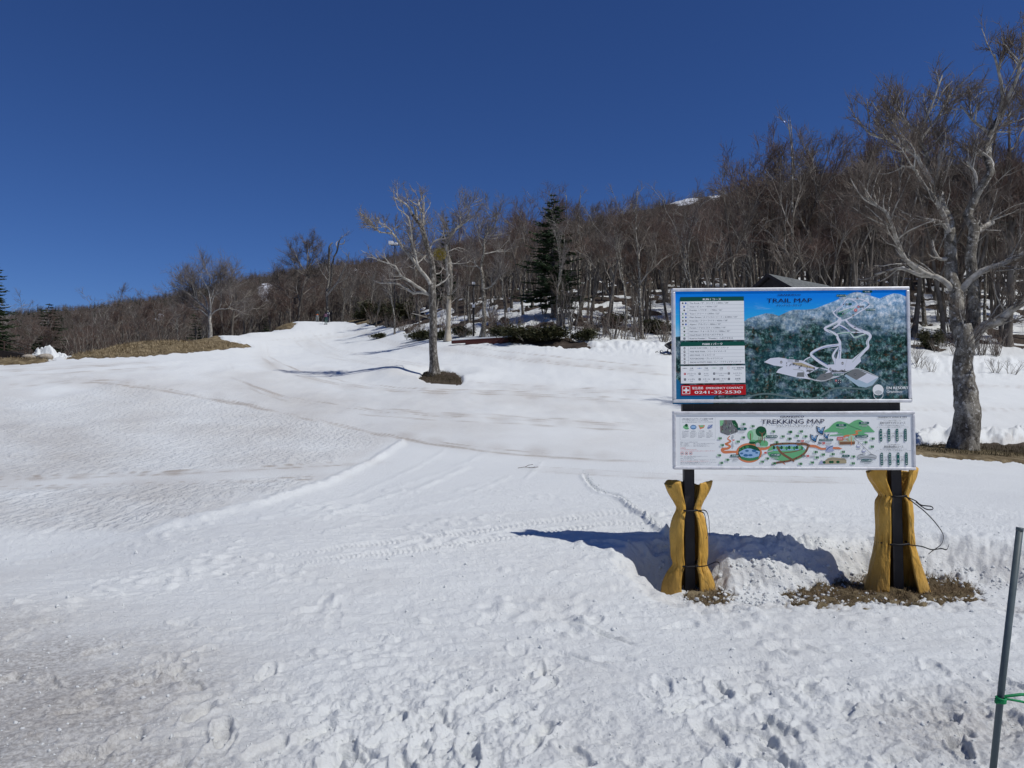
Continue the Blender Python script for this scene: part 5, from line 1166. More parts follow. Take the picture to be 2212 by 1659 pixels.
# trails
for pts, w_ in [([(1060, 1120), (960, 1060), (880, 1000), (835, 955), (850, 925), (930, 880), (1040, 845), (1150, 832), (1210, 822), (1220, 790), (1195, 740), (1180, 700), (1130, 665), (1060, 635), (1025, 612), (1035, 595), (1100, 565), (1190, 520), (1225, 480), (1240, 470)], 34),
    ([(1240, 500), (1300, 490), (1390, 450), (1500, 380), (1600, 320), (1622, 290), (1600, 255), (1560, 235), (1500, 215), (1400, 215), (1330, 212), (1290, 250), (1260, 300), (1200, 350), (1145, 385), (1150, 410), (1190, 450), (1235, 480)], 17),
    ([(1300, 490), (1360, 560), (1420, 600), (1530, 650), (1600, 680), (1625, 720), (1600, 760), (1585, 800), (1590, 860), (1540, 910), (1480, 970), (1400, 1040)], [26, 26, 30, 36, 40, 40, 36, 36, 40, 44, 52, 60]),
    ([(1215, 560), (1280, 590), (1340, 640), (1380, 690), (1420, 730), (1500, 705), (1560, 685)], 20), ([(1185, 680), (1280, 662), (1380, 660), (1530, 660)], 16),
    ([(1215, 810), (1222, 880), (1210, 960), (1200, 1020)], [40, 34, 44, 60]), ([(1195, 860), (1150, 920), (1125, 980), (1150, 1040), (1160, 1090)], [14, 26, 30, 34, 40]),
    ([(1420, 330), (1460, 290), (1440, 250), (1390, 225)], 12), ([(1140, 600), (1200, 560), (1250, 490)], 26), ([(720, 1050), (770, 1010), (825, 985)], 14), ([(1215, 380), (1330, 340), (1450, 300), (1560, 240)], 10)]: pr_.line(pts, w_, C_snow)
for pts, c_, w_ in [([(1060, 1100), (900, 990), (850, 935), (1000, 860), (1190, 825)], C_blue, 5), ([(1185, 720), (1090, 650), (1040, 610), (1190, 530)], C_green, 5), ([(1222, 830), (1205, 1010)], C_blue, 5), ([(1600, 690), (1580, 840), (1380, 1060)], C_green, 4), ([(1220, 570), (1320, 625), (1370, 670)], C_blue, 6), ([(1190, 670), (1370, 665), (1420, 735), (1560, 690)], C_mgreen, 8), ([(1320, 520), (1530, 645)], C_lav, 8), ([(1540, 350), (1620, 285)], C_black, 3), ([(1220, 450), (1420, 330)], C_mgreen, 6), ([(1200, 400), (1340, 350)], C_lgreen, 6), ([(1160, 385), (1270, 290), (1290, 230)], C_blue, 3), ([(1150, 1090), (1165, 940)], C_lav, 4), ([(1280, 1130), (1310, 1020)], C_lgrey, 3), ([(1180, 930), (1165, 985)], C_ink, 6)]: pr_.line(pts, w_, c_, smooth=False)
for (x_, y_) in [(435, 1048), (1250, 1072), (1087, 1148), (1132, 610), (1402, 432)]: pr_.disc(x_, y_, 17, 17, C_black); pr_.rect(x_ - 14, y_ - 5, x_ + 14, y_ + 4, C_white)
for (x_, y_) in [(1278, 287), (1615, 285), (1415, 594), (1430, 594), (1435, 658), (1216, 905)]: pr_.disc(x_, y_, 7, 7, C_black, 8)
pr_.disc(1437, 363, 21, 21, C_pred, 16); pr_.rect(1425, 352, 1449, 357, C_white); pr_.rect(1425, 366, 1449, 371, C_white)
for (x_, y_, c_) in [(1464, 202, C_ink), (1014, 1238, C_ink), (1413, 1222, C_ink), (1318, 284, C_ink), (1264, 411, C_ink), (1504, 317, C_ink), (1534, 317, C_ink), (1474, 317, C_pred), (630, 1032, C_ink), (658, 1032, C_ink), (1160, 1302, C_pred), (1192, 1302, C_ink), (1220, 1302, C_ink), (1192, 1328, C_ink), (1218, 1328, C_ink)]: pr_.rect(x_ - 12, y_ - 12, x_ + 12, y_ + 12, c_); pr_.rect(x_ - 5, y_ - 7, x_ + 5, y_ + 6, C_lgrey)
for (x_, y_, w_, s_) in [(1250, 166, 134, 'コースピーク'), (1596, 117, 134, '西大巓'), (1631, 360, 134, 'ゴンドラ山頂駅'), (570, 992, 134, 'ホテル'), (1190, 1222, 146, 'ゴンドラ山麓駅')]:
    pr_.pill(x_, y_, w_, 30, C_pill); pr_.text(s_, x_, y_, 15, C_white, align='C')
pr_.rect(1340, 270, 1386, 296, C_pill); pr_.rect(1196, 398, 1250, 424, C_pill)
for (x_, y_) in [(1255, 192), (1255, 212), (1600, 142), (1600, 160), (560, 1022), (560, 1040), (1138, 878)]: pr_.rect(x_ - 38, y_ - 3, x_ + 38, y_ + 3, C_lgrey)
# base buildings and small dark trees
pr_.poly([(575, 1055), (700, 1060), (800, 1100), (880, 1125), (860, 1140), (760, 1120), (640, 1090)], C_tan); pr_.poly([(1110, 1180), (1150, 1160), (1190, 1175), (1240, 1158), (1285, 1178), (1285, 1190), (1110, 1190)], C_park)
for i in range(46):
    x_ = random.uniform(500, 900); y_ = 1055 + (x_ - 500) * .2 + random.uniform(-4, 70) * (1 if random.random() < .5 else .2)
    if i > 30: x_ = random.choice([random.uniform(1095, 1150), random.uniform(1240, 1300)]); y_ = random.uniform(1160, 1185)
    pr_.poly([(x_ - 6, y_ + 8), (x_ + 6, y_ + 8), (x_, y_ - 14)], C_ink)
# titles and logo
pr_.text('GRANDECO', 553, 151, 24, C_navy, align='C', width=306, bold=.018)
pr_.text('TRAIL MAP', 555, 225, 56, C_navy, align='C', width=602)
pr_.text('グランデココースマップ', 550, 292, 22, C_navy, align='C', width=340)
pr_.disc(1712, 1432, 72, 72, C_white, 32); pr_.ring(1714, 1497, 58, 64, C_white, 32); pr_.poly([(1660, 1462), (1690, 1442), (1714, 1437), (1738, 1442), (1768, 1462), (1750, 1484), (1714, 1502), (1678, 1484)], C_lgrey)
pr_.text('EN RESORT', 1968, 1408, 36, C_white, align='C', width=286, bold=.035); pr_.text('Grandeco', 1824, 1456, 34, C_white, width=204)
pr_.build('map_artwork', tb_)
# tables
rt_ = Print(FA, -DEP + .0060)
rt_.rect(176, 226, 1050, 757, C_white); rt_.rect(176, 168, 1049, 227, C_dgreen); rt_.text('RUN / コース', 612, 202, 27, C_white, align='C', width=246, bold=.03)
rows = [('DS', 'The Rock / ザ・ロック / 1,400m / 28°', 535), ('S', 'View / ビュー / 450m / 25°', 386), ('D', 'Powder / パウダー / 700m / 26°', 450), ('GS', 'Tree / ツリー / 1,300m / 22°', 412), ('GS', 'Main Street / メインストリート / 2,500m / 23°', 656), ('DD', 'Freeride / フリーライド / 450m / 28°', 522), ('DS', 'Alpen / アルペン / 400m / 23°', 430), ('G', 'Forest / フォレスト / 1,500m / 10°', 492), ('D', 'Fall Line / フォールライン / 200m / 33°', 552), ('G', 'Hotel Road / ホテルへのアクセス', 456), ('K', 'Road to Powder / 「Powder」 へのアクセス', 590)]
for i, (ic, tx, wd) in enumerate(rows):
    y = 252 + 48 * i
    if i: rt_.rect(176, y - 25.5, 1050, y - 22.5, C_lgrey)
    xs = [230] if len(ic) == 1 else [211, 252]
    for c_, x_ in zip(ic, xs):
        if c_ == 'D': rt_.poly([(x_ - 14, y), (x_, y - 14), (x_ + 14, y), (x_, y + 14)], C_black)
        elif c_ == 'S': rt_.rect(x_ - 11, y - 11, x_ + 11, y + 11, C_blue)
        elif c_ == 'G': rt_.disc(x_, y, 11, 11, C_green, 12)
        else: rt_.rect(x_ - 13, y - 13, x_ + 13, y + 13, C_ink); rt_.rect(x_ - 4, y - 8, x_ + 5, y + 8, C_lgrey)
    rt_.text(tx, 304, y, 19, C_grey, width=wd)
rt_.rect(280, 227, 284, 757, C_lgrey); rt_.build('run_table', tb_)
pk_ = Print(FA, -DEP + .0060)
pk_.rect(176, 836, 1053, 1080, C_white); pk_.rect(176, 778, 1053, 837, C_dgreen); pk_.text('PARK / パーク', 614, 810, 27, C_white, align='C', width=272, bold=.03)
for i, (tx, wd) in enumerate([('SNOW SURF PARK / スノーサーフパーク', 528), ('FREE RIDE PARK / フリーライドパーク', 494), ('KIDS PARK / キッズパーク', 340), ('PLAYGROUND / プレイグラウンド', 450), ('SNOW ACTIVITY PARK / スノーアクティビティパーク', 698)]):
    y = 862 + 48 * i
    if i: pk_.rect(176, y - 25.5, 1053, y - 22.5, C_lgrey)
    pk_.disc(230, y, 15, 15, C_black, 16); pk_.rect(218, y - 5, 243, y + 4, C_white); pk_.text(tx, 304, y, 19, C_grey, width=wd)
pk_.rect(280, 837, 284, 1080, C_lgrey); pk_.build('park_table', tb_)
lg_ = Print(FA, -DEP + .0060)
lg_.rect(176, 1104, 1057, 1338, C_white)
for (x_, c_, a_, b_, tx_) in [(232, C_ink, '上級', 'Advanced', 322), (433, C_blue, '中級', 'Intermediate', 526), (632, C_mgreen, '初級', 'Beginner', 731), (832, C_pred, 'スキー場境界線', 'Ski Area Boundary', 954)]:
    if c_ is C_pred: lg_.ring(x_, 1136, 16, 18, c_, 8)
    else: lg_.rect(x_ - 32, 1133, x_ + 32, 1137, c_); lg_.disc(x_, 1135, 6, 6, c_, 8)
    lg_.text(a_, tx_, 1136, 17, C_grey, align='C'); lg_.text(b_, tx_, 1159, 10, C_grey, align='C')
for r_, row in enumerate([[('パトロール', 'Ski Patrol', 322), ('トイレ', 'Restrooms', 526), ('インフォメーション', 'Information', 731), ('レストラン', 'Restaurant', 954)], [('レンタル', 'Rental', 322), ('スクール', 'School', 526), ('温泉・サウナ', 'Hot Spring', 731), ('駐車場', 'Parking', 954)]]):
    for k_, (a_, b_, tx_) in enumerate(row):
        y = 1209 + 75 * r_; x_ = [232, 433, 632, 832][k_]
        lg_.rect(x_ - 14, y - 13, x_ + 14, y + 15, C_pred if (r_ == 0 and k_ == 0) else C_ink); lg_.rect(x_ - 6, y - 6, x_ + 6, y + 7, C_lgrey)
        lg_.text(a_, tx_, y, 17, C_grey, align='C', width=158 if k_ == 2 and r_ == 0 else None); lg_.text(b_, tx_, y + 25, 10, C_grey, align='C')
lg_.build('legend_table', tb_)
em_ = Print(FA, -DEP + .0060)
em_.rect(178, 1361, 1061, 1500, C_red); em_.rect(193, 1379, 301, 1482, C_white); em_.rect(200, 1386, 294, 1475, C_red); em_.rect(236, 1396, 258, 1466, C_white); em_.rect(208, 1420, 286, 1442, C_white)
em_.text('緊急連絡', 330, 1404, 28, C_white, width=150, bold=.02); em_.text('EMERGENCY CONTACT', 520, 1405, 28, C_white, width=504, bold=.03); em_.text('0241-32-2530', 364, 1460, 38, C_white, width=630, bold=.035)
em_.build('emergency_panel', tb_)

lb_ = board('trekking_map_board', -HW - .002, HW + .018, z_l0, z_l1, DEP + .012, .026, C_white)
tk = Print(FC, -DEP - .012 + .0097)
tk.rect(2655, 1618, 3585, 1838, C_white, F=lambda a, b: lo_uv(a, b))
def rrect(p, x0, y0, x1, y1, w, mt):
    for a in ([(x0 + 20, y0), (x1 - 20, y0)], [(x0 + 20, y1), (x1 - 20, y1)], [(x0, y0 + 20), (x0, y1 - 20)], [(x1, y0 + 20), (x1, y1 - 20)], [(x0, y0 + 20), (x0 + 20, y0)], [(x1 - 20, y0), (x1, y0 + 20)], [(x0, y1 - 20), (x0 + 20, y1)], [(x1, y1 - 20), (x1 - 20, y1)]): p.line(a, w, mt, smooth=False)
rrect(tk, 165, 108, 805, 542, 4, C_lgrey)
tk.text('小野川湧水がつなぐグランデコの循環する自然', 202, 156, 22, C_grey, width=566)
for y, x1 in [(188, 680), (214, 768)]: tk.text('グランデコの湧水が豊かな自然をつくりだしています四つの地点を巡る', 202, y, 11, C_grey, width=x1 - 202)
for x0, x1, yy in [(202, 325, (408, 430, 452, 474, 495)), (350, 472, (408, 430, 452, 474, 495)), (498, 622, (410, 432, 454, 476, 497)), (644, 768, (412, 434, 456, 478, 498))]:
    tk.text({202: 'ブナの原生林', 350: '百貫清水', 498: 'デコ平湿原', 644: '小野川'}[x0], (x0 + x1) / 2, 380, 14, C_grey, align='C')
    for k_, y in enumerate(yy): tk.text('豊かな森が水を育み流れていく', x0, y, 9, C_grey, width=(x1 - x0) * (1 if k_ < 4 else .6))
tk.disc(270, 300, 50, 36, C_lgreen); tk.disc(282, 270, 28, 28, C_dk2); tk.disc(290, 330, 40, 16, C_mgreen); tk.disc(409, 305, 57, 42, C_pblue); tk.disc(409, 302, 46, 26, C_pond); tk.poly([(500, 270), (620, 268), (600, 320), (530, 345)], C_orange); tk.disc(560, 288, 42, 20, C_lgreen)
tk.poly([(655, 330), (680, 270), (760, 258), (750, 320), (690, 345)], C_lav); tk.line([(665, 330), (720, 300), (755, 265)], 14, C_pblue)
tk.text('［安全にトレッキングを楽しむために］', 168, 580, 14, C_grey, width=318)
for (x0, x1, y) in [(168, 212, 608), (230, 332, 608), (406, 450, 608), (466, 788, 611), (168, 200, 630), (230, 318, 630), (406, 660, 634), (168, 378, 651), (406, 452, 654), (466, 706, 656), (168, 214, 836), (230, 668, 841), (230, 446, 858), (168, 214, 878), (230, 416, 882), (168, 804, 908), (168, 818, 952), (168, 506, 964), (168, 722, 983)]:
    tk.text('歩きやすい靴と服装でお出かけください', x0, y, 9, C_grey, width=x1 - x0)
tk.text('［注意事項］', 168, 689, 14, C_pred, width=98)
for (x0, x1, y) in [(168, 466, 718), (168, 796, 744), (168, 688, 931)]: tk.text('グランデコの自然を守るためにご協力ください', x0, y, 10, C_pred, width=x1 - x0)
for x_ in (199, 278, 357): tk.ring(x_, 787, 23, 29, C_pred, 20); tk.disc(x_, 787, 13, 9, C_ink, 10)
# orange path, falls, pond, wood
tk.line([(1070, 470), (1030, 525), (1080, 570), (1010, 610), (990, 620), (1070, 660), (1030, 700), (930, 715), (960, 765), (1100, 765), (1200, 765)], [14, 22, 32, 36, 36, 44, 50, 52, 50, 42, 40], C_orange)
tk.disc(1410, 785, 235, 180, C_orange, 36); tk.disc(1415, 785, 200, 148, C_dk2, 36); tk.poly([(1225, 770), (1360, 700), (1440, 705), (1610, 760), (1590, 850), (1480, 880), (1340, 890), (1250, 840)], C_pond)
for (x_, y_, a_, b_) in [(1375, 748, 34, 18), (1505, 748, 44, 24), (1278, 795, 30, 18), (1352, 830, 44, 24), (1435, 828, 40, 20), (1550, 785, 28, 16)]: tk.disc(x_, y_, a_, b_, C_pblue, 14)
for i in range(9): tk.disc(1290 + i * 34, 880 + 26 * math.sin(i / 8 * 3.1), 26, 28, C_green, 10)
for i in range(5): tk.disc(1260 + i * 30, 715 - i * 10, 34, 26, C_dk2 if i % 2 else C_green, 10)
tk.line([(1620, 710), (1700, 712), (1800, 680), (1880, 670), (1960, 690)], 44, C_orange); tk.line([(1940, 680), (1935, 780), (1960, 900), (2010, 960), (2060, 1000)], [44, 36, 34, 30, 10], C_orange)
tk.poly([(890, 185), (990, 178), (1100, 180), (1150, 200), (1210, 290), (1215, 400), (1130, 430), (1030, 460), (900, 410), (895, 300)], C_park); tk.poly([(890, 185), (960, 182), (950, 260), (895, 300)], C_lgreen); tk.poly([(1105, 182), (1170, 185), (1215, 260), (1225, 330), (1170, 320), (1120, 250)], C_dk2)
for i in range(26): x_ = random.uniform(920, 1190); y_ = random.uniform(230, 440); tk.line([(x_, y_), (x_ + random.uniform(-30, 30), y_ + random.uniform(15, 45))], 8, random.choice([C_ink, C_lgrey, C_lgreen, C_ink]), smooth=False)
tk.line([(900, 290), (905, 390)], 8, C_brown, smooth=False); tk.line([(925, 290), (930, 380)], 7, C_brown, smooth=False); tk.line([(1000, 180), (1005, 260)], 10, C_brown, smooth=False)
tk.disc(1560, 450, 180, 105, C_mint, 30); tk.disc(1440, 460, 55, 85, C_lgreen, 20); tk.disc(1632, 395, 98, 96, C_dk2, 28); tk.line([(1650, 420), (1652, 560), (1660, 650)], 22, C_brown, smooth=False); tk.line([(1600, 400), (1650, 450), (1700, 400)], 10, C_brown, smooth=False); tk.line([(1440, 430), (1440, 580)], 16, C_brown, smooth=False)
for (x_, y_, a_, b_, c_) in [(1480, 580, 60, 38, C_mgreen), (1600, 600, 90, 55, C_green), (1690, 620, 70, 62, C_mgreen), (1470, 600, 60, 22, C_dk2), (1570, 640, 40, 40, C_lgrey), (1660, 672, 90, 12, C_mint)]: tk.disc(x_, y_, a_, b_, c_, 18)
for x_ in (1590, 1620, 1690): tk.line([(x_, 500), (x_ + 5, 600)], 10, C_brown, smooth=False)
# boardwalk moor (shared with the right half)
D_ = FD
tk.disc(-30, 740, 330, 165, C_mgreen, 36, D_); tk.poly([(-280, 650), (-230, 625), (130, 610), (270, 680), (280, 710), (-260, 720)], C_pond, D_)
for i in range(12): tk.disc(-250 + i * 44, 665 + 6 * (i % 3), 24, 34, [C_dk2, C_lgreen, C_green][i % 3], 10, D_)
tk.ring(0, 740, 1, 1.0001, C_brown, 4, D_)
ring_pts = [(-310, 620), (-150, 600), (50, 595), (200, 605), (330, 625), (320, 700), (260, 780), (140, 850), (0, 900), (-200, 930), (-285, 955)]
tk.line(ring_pts, 34, C_brown, D_); tk.line([(-200, 640), (-120, 760), (60, 880), (100, 900)], 40, C_brown, D_); tk.line([(-100, 760), (80, 740), (230, 700)], 16, C_brown, D_); tk.line([(150, 615), (260, 600), (370, 640)], 44, C_brown, D_)
for i in range(14): a_ = spline(ring_pts, 14)[i]; tk.disc(a_[0], a_[1], 9, 12, C_ink, 6, D_)
tk.line([(370, 640), (470, 650), (560, 690), (660, 690), (760, 680), (860, 684)], [46, 44, 36, 30, 36, 36], C_orange, D_); tk.poly([(855, 662), (925, 692), (865, 706)], C_orange, D_)
tk.poly([(640, 740), (650, 640), (700, 650), (770, 630), (760, 700), (790, 730), (700, 750)], C_lav, D_); tk.line([(650, 720), (700, 670), (760, 650)], 14, C_pblue, D_)
# hills
tk.poly([(1050, 262), (1130, 210), (1200, 187), (1240, 190), (1290, 220), (1390, 300), (1490, 408), (1330, 410), (1270, 430), (1390, 455), (1100, 460)], C_mgreen, D_)
tk.poly([(620, 375), (700, 330), (780, 250), (850, 215), (910, 212), (980, 235), (1080, 275), (1200, 340), (1280, 375), (1300, 430), (1390, 455), (1000, 465), (710, 465), (720, 450), (860, 440), (930, 440), (930, 430), (860, 425), (850, 398), (620, 402)], C_mgreen, D_)
for k_ in range(12): tk.line([(1000 + k_ * 20, 255 + k_ * 9), (1040 + k_ * 20, 300 + k_ * 7)], 3, C_ink, D_, smooth=False); tk.lift -= .00002
tk.line([(1262, 380), (1160, 392), (1190, 430), (1090, 460), (980, 470), (960, 500)], [10, 24, 26, 26, 30, 34], C_orange, D_)
# terminal building, tree, gondola, hotel, base station
tk.poly([(870, 530), (930, 520), (1000, 512), (1080, 515), (1140, 560), (1150, 575), (1140, 620), (880, 625), (865, 570)], C_tan, D_); tk.poly([(880, 575), (1140, 575), (1140, 620), (880, 620)], C_brown, D_); tk.poly([(930, 560), (975, 525), (1020, 560)], C_lgrey, D_)
tk.rect(838, 490, 940, 545, C_pred, D_); tk.rect(845, 505, 932, 512, C_white, D_); tk.rect(845, 524, 932, 530, C_white, D_); tk.disc(1083, 510, 52, 55, C_mint, 20, D_); tk.line([(1080, 480), (1080, 635)], 14, C_orange, D_, smooth=False); tk.ring(838, 603, 18, 22, C_lgrey, 14, D_)
tk.line([(1130, 515), (1200, 572), (1290, 660), (1415, 785)], 5, C_park, D_, smooth=False)
for (x_, y_) in [(1202, 645), (1293, 730)]: tk.line([(x_, y_ - 75), (x_, y_ - 25)], 7, C_park, D_, smooth=False); tk.pill(x_, y_, 66, 66, C_lav, D_); tk.rect(x_ - 22, y_ - 22, x_ + 22, y_ + 8, C_white, D_); tk.rect(x_ - 30, y_ + 36, x_ + 30, y_ + 52, C_lgrey, D_)
tk.poly([(1180, 825), (1245, 788), (1330, 822), (1415, 785), (1515, 828), (1500, 882), (1330, 858), (1190, 882)], C_lgrey, D_); tk.poly([(1165, 822), (1245, 786), (1300, 815), (1245, 800)], C_park, D_); tk.poly([(1370, 815), (1415, 784), (1518, 828), (1415, 800)], C_park, D_); tk.line([(1190, 865), (1330, 842), (1500, 865)], 10, C_park, D_)
tk.poly([(527, 925), (565, 893), (610, 920), (640, 885), (680, 855), (750, 842), (880, 855), (960, 865), (990, 890), (990, 950), (527, 958)], C_tan, D_); tk.poly([(527, 928), (565, 893), (605, 928), (605, 955), (530, 958)], C_lav, D_); tk.line([(640, 892), (760, 872), (980, 890)], 8, C_park, D_)
for (x_, y_, a_) in [(610, 930, 26), (715, 925, 24), (750, 925, 24), (845, 925, 30)]: tk.disc(x_, y_, a_, 24, C_dk2, 12, D_)
# butterflies
for (x_, y_, s_) in [(555, 370, 1.0), (440, 505, .9), (655, 470, .62)]:
    for pl_, c_ in [([(-70, -75), (-10, -50), (0, 5), (-50, 20)], C_pond), ([(0, 5), (25, -40), (85, -65), (50, 10)], C_pond), ([(-50, 20), (0, 5), (50, 10), (40, 75), (-10, 55)], C_pblue)]:
        tk.poly([(x_ + a_ * s_ * 1.07, y_ + b_ * s_ * 1.07) for a_, b_ in pl_], C_ink, D_); tk.poly([(x_ + a_ * s_ * .8, y_ + b_ * s_ * .8) for a_, b_ in pl_], c_, D_)
    tk.line([(x_ - 50 * s_, y_ - 40 * s_), (x_ + 5, y_ + 5), (x_ + 55 * s_, y_ - 35 * s_)], 6, C_ink, D_, smooth=False)
# red walking minutes with pointing hands
for (x_, y_, s_, h_) in [(1130, 550, '40', 26), (1705, 785, '40', 36)]: tk.text(s_, x_, y_, h_, C_pred, align='C', bold=.05); 
tk.line([(1118, 460), (1125, 515)], 30, C_lgrey, smooth=False); tk.line([(1115, 590), (1125, 685)], 24, C_lgrey, smooth=False); tk.line([(1635, 840), (1670, 810)], 28, C_lgrey, smooth=False); tk.line([(1745, 768), (1838, 748)], 22, C_lgrey, smooth=False)
for (x_, y_, s_) in [(245, 552, '10'), (605, 595, '20'), (328, 815, '30')]: tk.text(s_, x_, y_, 38, C_pred, D_, align='C', bold=.05); tk.line([(x_ - 95, y_ - 5), (x_ - 35, y_ + 3)], 26, C_park, D_, smooth=False); tk.line([(x_ + 38, y_ + 8), (x_ + 135, y_ + 5)], 20, C_lgrey, D_, smooth=False)
# label pills
for (x_, y_, w_, s_) in [(1290, 343, 176, '布滝'), (1824, 489, 210, 'ブナの原生林'), (1160, 835, 180, '百貫清水'), (1885, 826, 188, 'デコ平湿原')]: tk.pill(x_, y_, w_, 44, C_pill); tk.text(s_, x_, y_, 22, C_white, align='C', bold=.02)
for (x_, y_, w_, s_) in [(914, 280, 178, '西大巓'), (1303, 246, 180, '西吾妻山'), (650, 537, 246, 'アサギマダラスポット'), (1259, 478, 224, 'ゴンドラ山頂駅'), (982, 820, 134, 'ホテル'), (1337, 900, 192, 'ゴンドラ山麓駅')]: tk.pill(x_, y_, w_, 38 if w_ != 246 else 32, C_pill, D_); tk.text(s_, x_, y_, 18, C_white, D_, align='C', bold=.02, width=None if len(s_) < 8 else w_ * .82)
for (x_, y_, w_, F_) in [(1287, 385, 130, FC), (1285, 406, 90, FC), (1825, 528, 190, FC), (1827, 548, 80, FC), (1155, 876, 180, FC), (1160, 898, 80, FC), (1162, 918, 100, FC), (1870, 866, 120, FC), (1870, 888, 140, FC), (912, 318, 180, FD), (920, 338, 80, FD), (1300, 285, 170, FD), (1310, 303, 90, FD), (1260, 516, 220, FD), (1255, 535, 90, FD), (980, 856, 70, FD), (1337, 934, 220, FD), (1337, 954, 90, FD)]: tk.rect(x_ - w_ / 2, y_ - 5, x_ + w_ / 2, y_ + 4, C_lgrey, F_)
# little printed trees
for (x_, y_, F_) in [(885, 515, FC), (925, 640, FC), (868, 825, FC), (905, 965, FC), (1015, 910, FC), (1210, 578, FC), (1308, 503, FC), (1316, 258, FC), (1480, 298, FC), (1850, 398, FC), (2018, 490, FC), (1905, 594, FC), (2150, 410, FC), (2140, 535, FC), (1642, 948, FC), (1735, 890, FC), (1858, 980, FC), (35, 392, FD), (218, 385, FD), (148, 463, FD), (294, 473, FD), (20, 512, FD), (465, 748, FD), (590, 793, FD), (756, 788, FD), (482, 843, FD), (932, 750, FD), (1108, 832, FD), (1442, 522, FD), (1320, 585, FD), (1428, 662, FD), (198, 953, FD), (400, 932, FD), (1098, 950, FD)]:
    L0 = tk.lift
    for dx, c_ in ((-25, C_mint), (0, C_dk2), (25, C_green)): tk.lift = L0; tk.disc(x_ + dx, y_, 12, 24, c_, 8, F_)
    tk.lift = L0
# titles and right hand columns
tk.text('GRANDECO', 3180, 1638.5, 7.2, C_navy, F=lambda a, b: lo_uv(a - 64, b), align='C', width=92, bold=.018)
tk.text('TREKKING MAP', 1636, 218, 82, C_navy, width=1136)
tk.text('グランデコトレッキングマップ', 1912, 305, 30, C_grey, width=660)
tk.text('GRANDECO WALK & HIKE', 1788, 150, 25, C_grey, D_, align='C', width=498, bold=.02)
tk.text('初めてのグランデコ コース', 1790, 250, 34, C_grey, D_, align='C', width=430); tk.text('西吾妻山登山コース', 1800, 668, 34, C_grey, D_, align='C', width=326)
for (x_, y_, w_) in [(1786, 212, 292), (1790, 296, 404), (1790, 323, 540), (1796, 629, 210), (1796, 711, 470), (1800, 738, 606)]: tk.text('グランデコを満喫する自然散策コースです', x_, y_, 10, C_grey, D_, align='C', width=w_)
for r_, (yb, names_, nums, xs_) in enumerate([(464, ['百貫清水', 'ブナ原生林', 'デコ平湿原', 'ゴンドラ駅'], ['40', '10', '20'], [1587, 1725, 1863, 2005]), (880, ['西吾妻山頂', '西吾妻小屋', '西大巓', 'ゴンドラ駅'], ['20', '40', '100'], [1595, 1733, 1873, 2014])]):
    for k_, x_ in enumerate(xs_):
        tk.poly([(x_ + 22 * math.cos(a), (yb - 90 if a_i == 0 else yb + 90) + 22 * math.sin(a)) for a_i, rng_ in enumerate([range(6, 13), range(0, 7)]) for a in [3.14159 * q / 6 for q in rng_]], C_pill, D_)
        nm = names_[k_]
        for q, ch_ in enumerate(nm): tk.text(ch_, x_, yb - 80 + q * 160 / max(len(nm) - 1, 1), 19, C_white, D_, align='C', bold=.02)
        if k_ < 3: tk.rect(x_ + 36, yb - 37, x_ + 102, yb - 31, C_park, D_); tk.rect(x_ + 36, yb + 28, x_ + 102, yb + 34, C_park, D_); tk.text(nums[k_], x_ + 69, yb + 5, 20, C_grey, D_, align='C')
tk.build('map_artwork', lb_)
bpy.data.objects.remove(TXT)

PX_L, PX_R = (1490 - 1453) / 515 * W - HW, (1938 - 1453) / 515 * W - HW
for X_, zb in ((PX_L, -.12), (PX_R, -.12)):
    b_ = MB(); b_.box(X_ - .045, X_ + .045, .014, .104, zb, z_u1 - .05); b_.build('post', M_post, sign, bevel=.004)
b_ = MB(); b_.box(PX_L - .055, PX_R + .045, .018, .098 - .004, z_u0 - .095, z_u0 + .06); b_.build('cross_bar', M_post, sign, bevel=.003)
b_ = MB(); b_.box(PX_L + .046, PX_R - .046, .03, .09, z_u1 - .22, z_u1 - .14); b_.build('cross_bar', M_post, sign)
for X_ in (PX_L, PX_R):
    for z_ in (z_u0 + .2, z_l0 + .12):
        b_ = MB(); b_.box(X_ - .06, X_ + .06, .0125, .0135, z_ - .02, z_ + .02); b_.build('bracket', M_alu, sign)

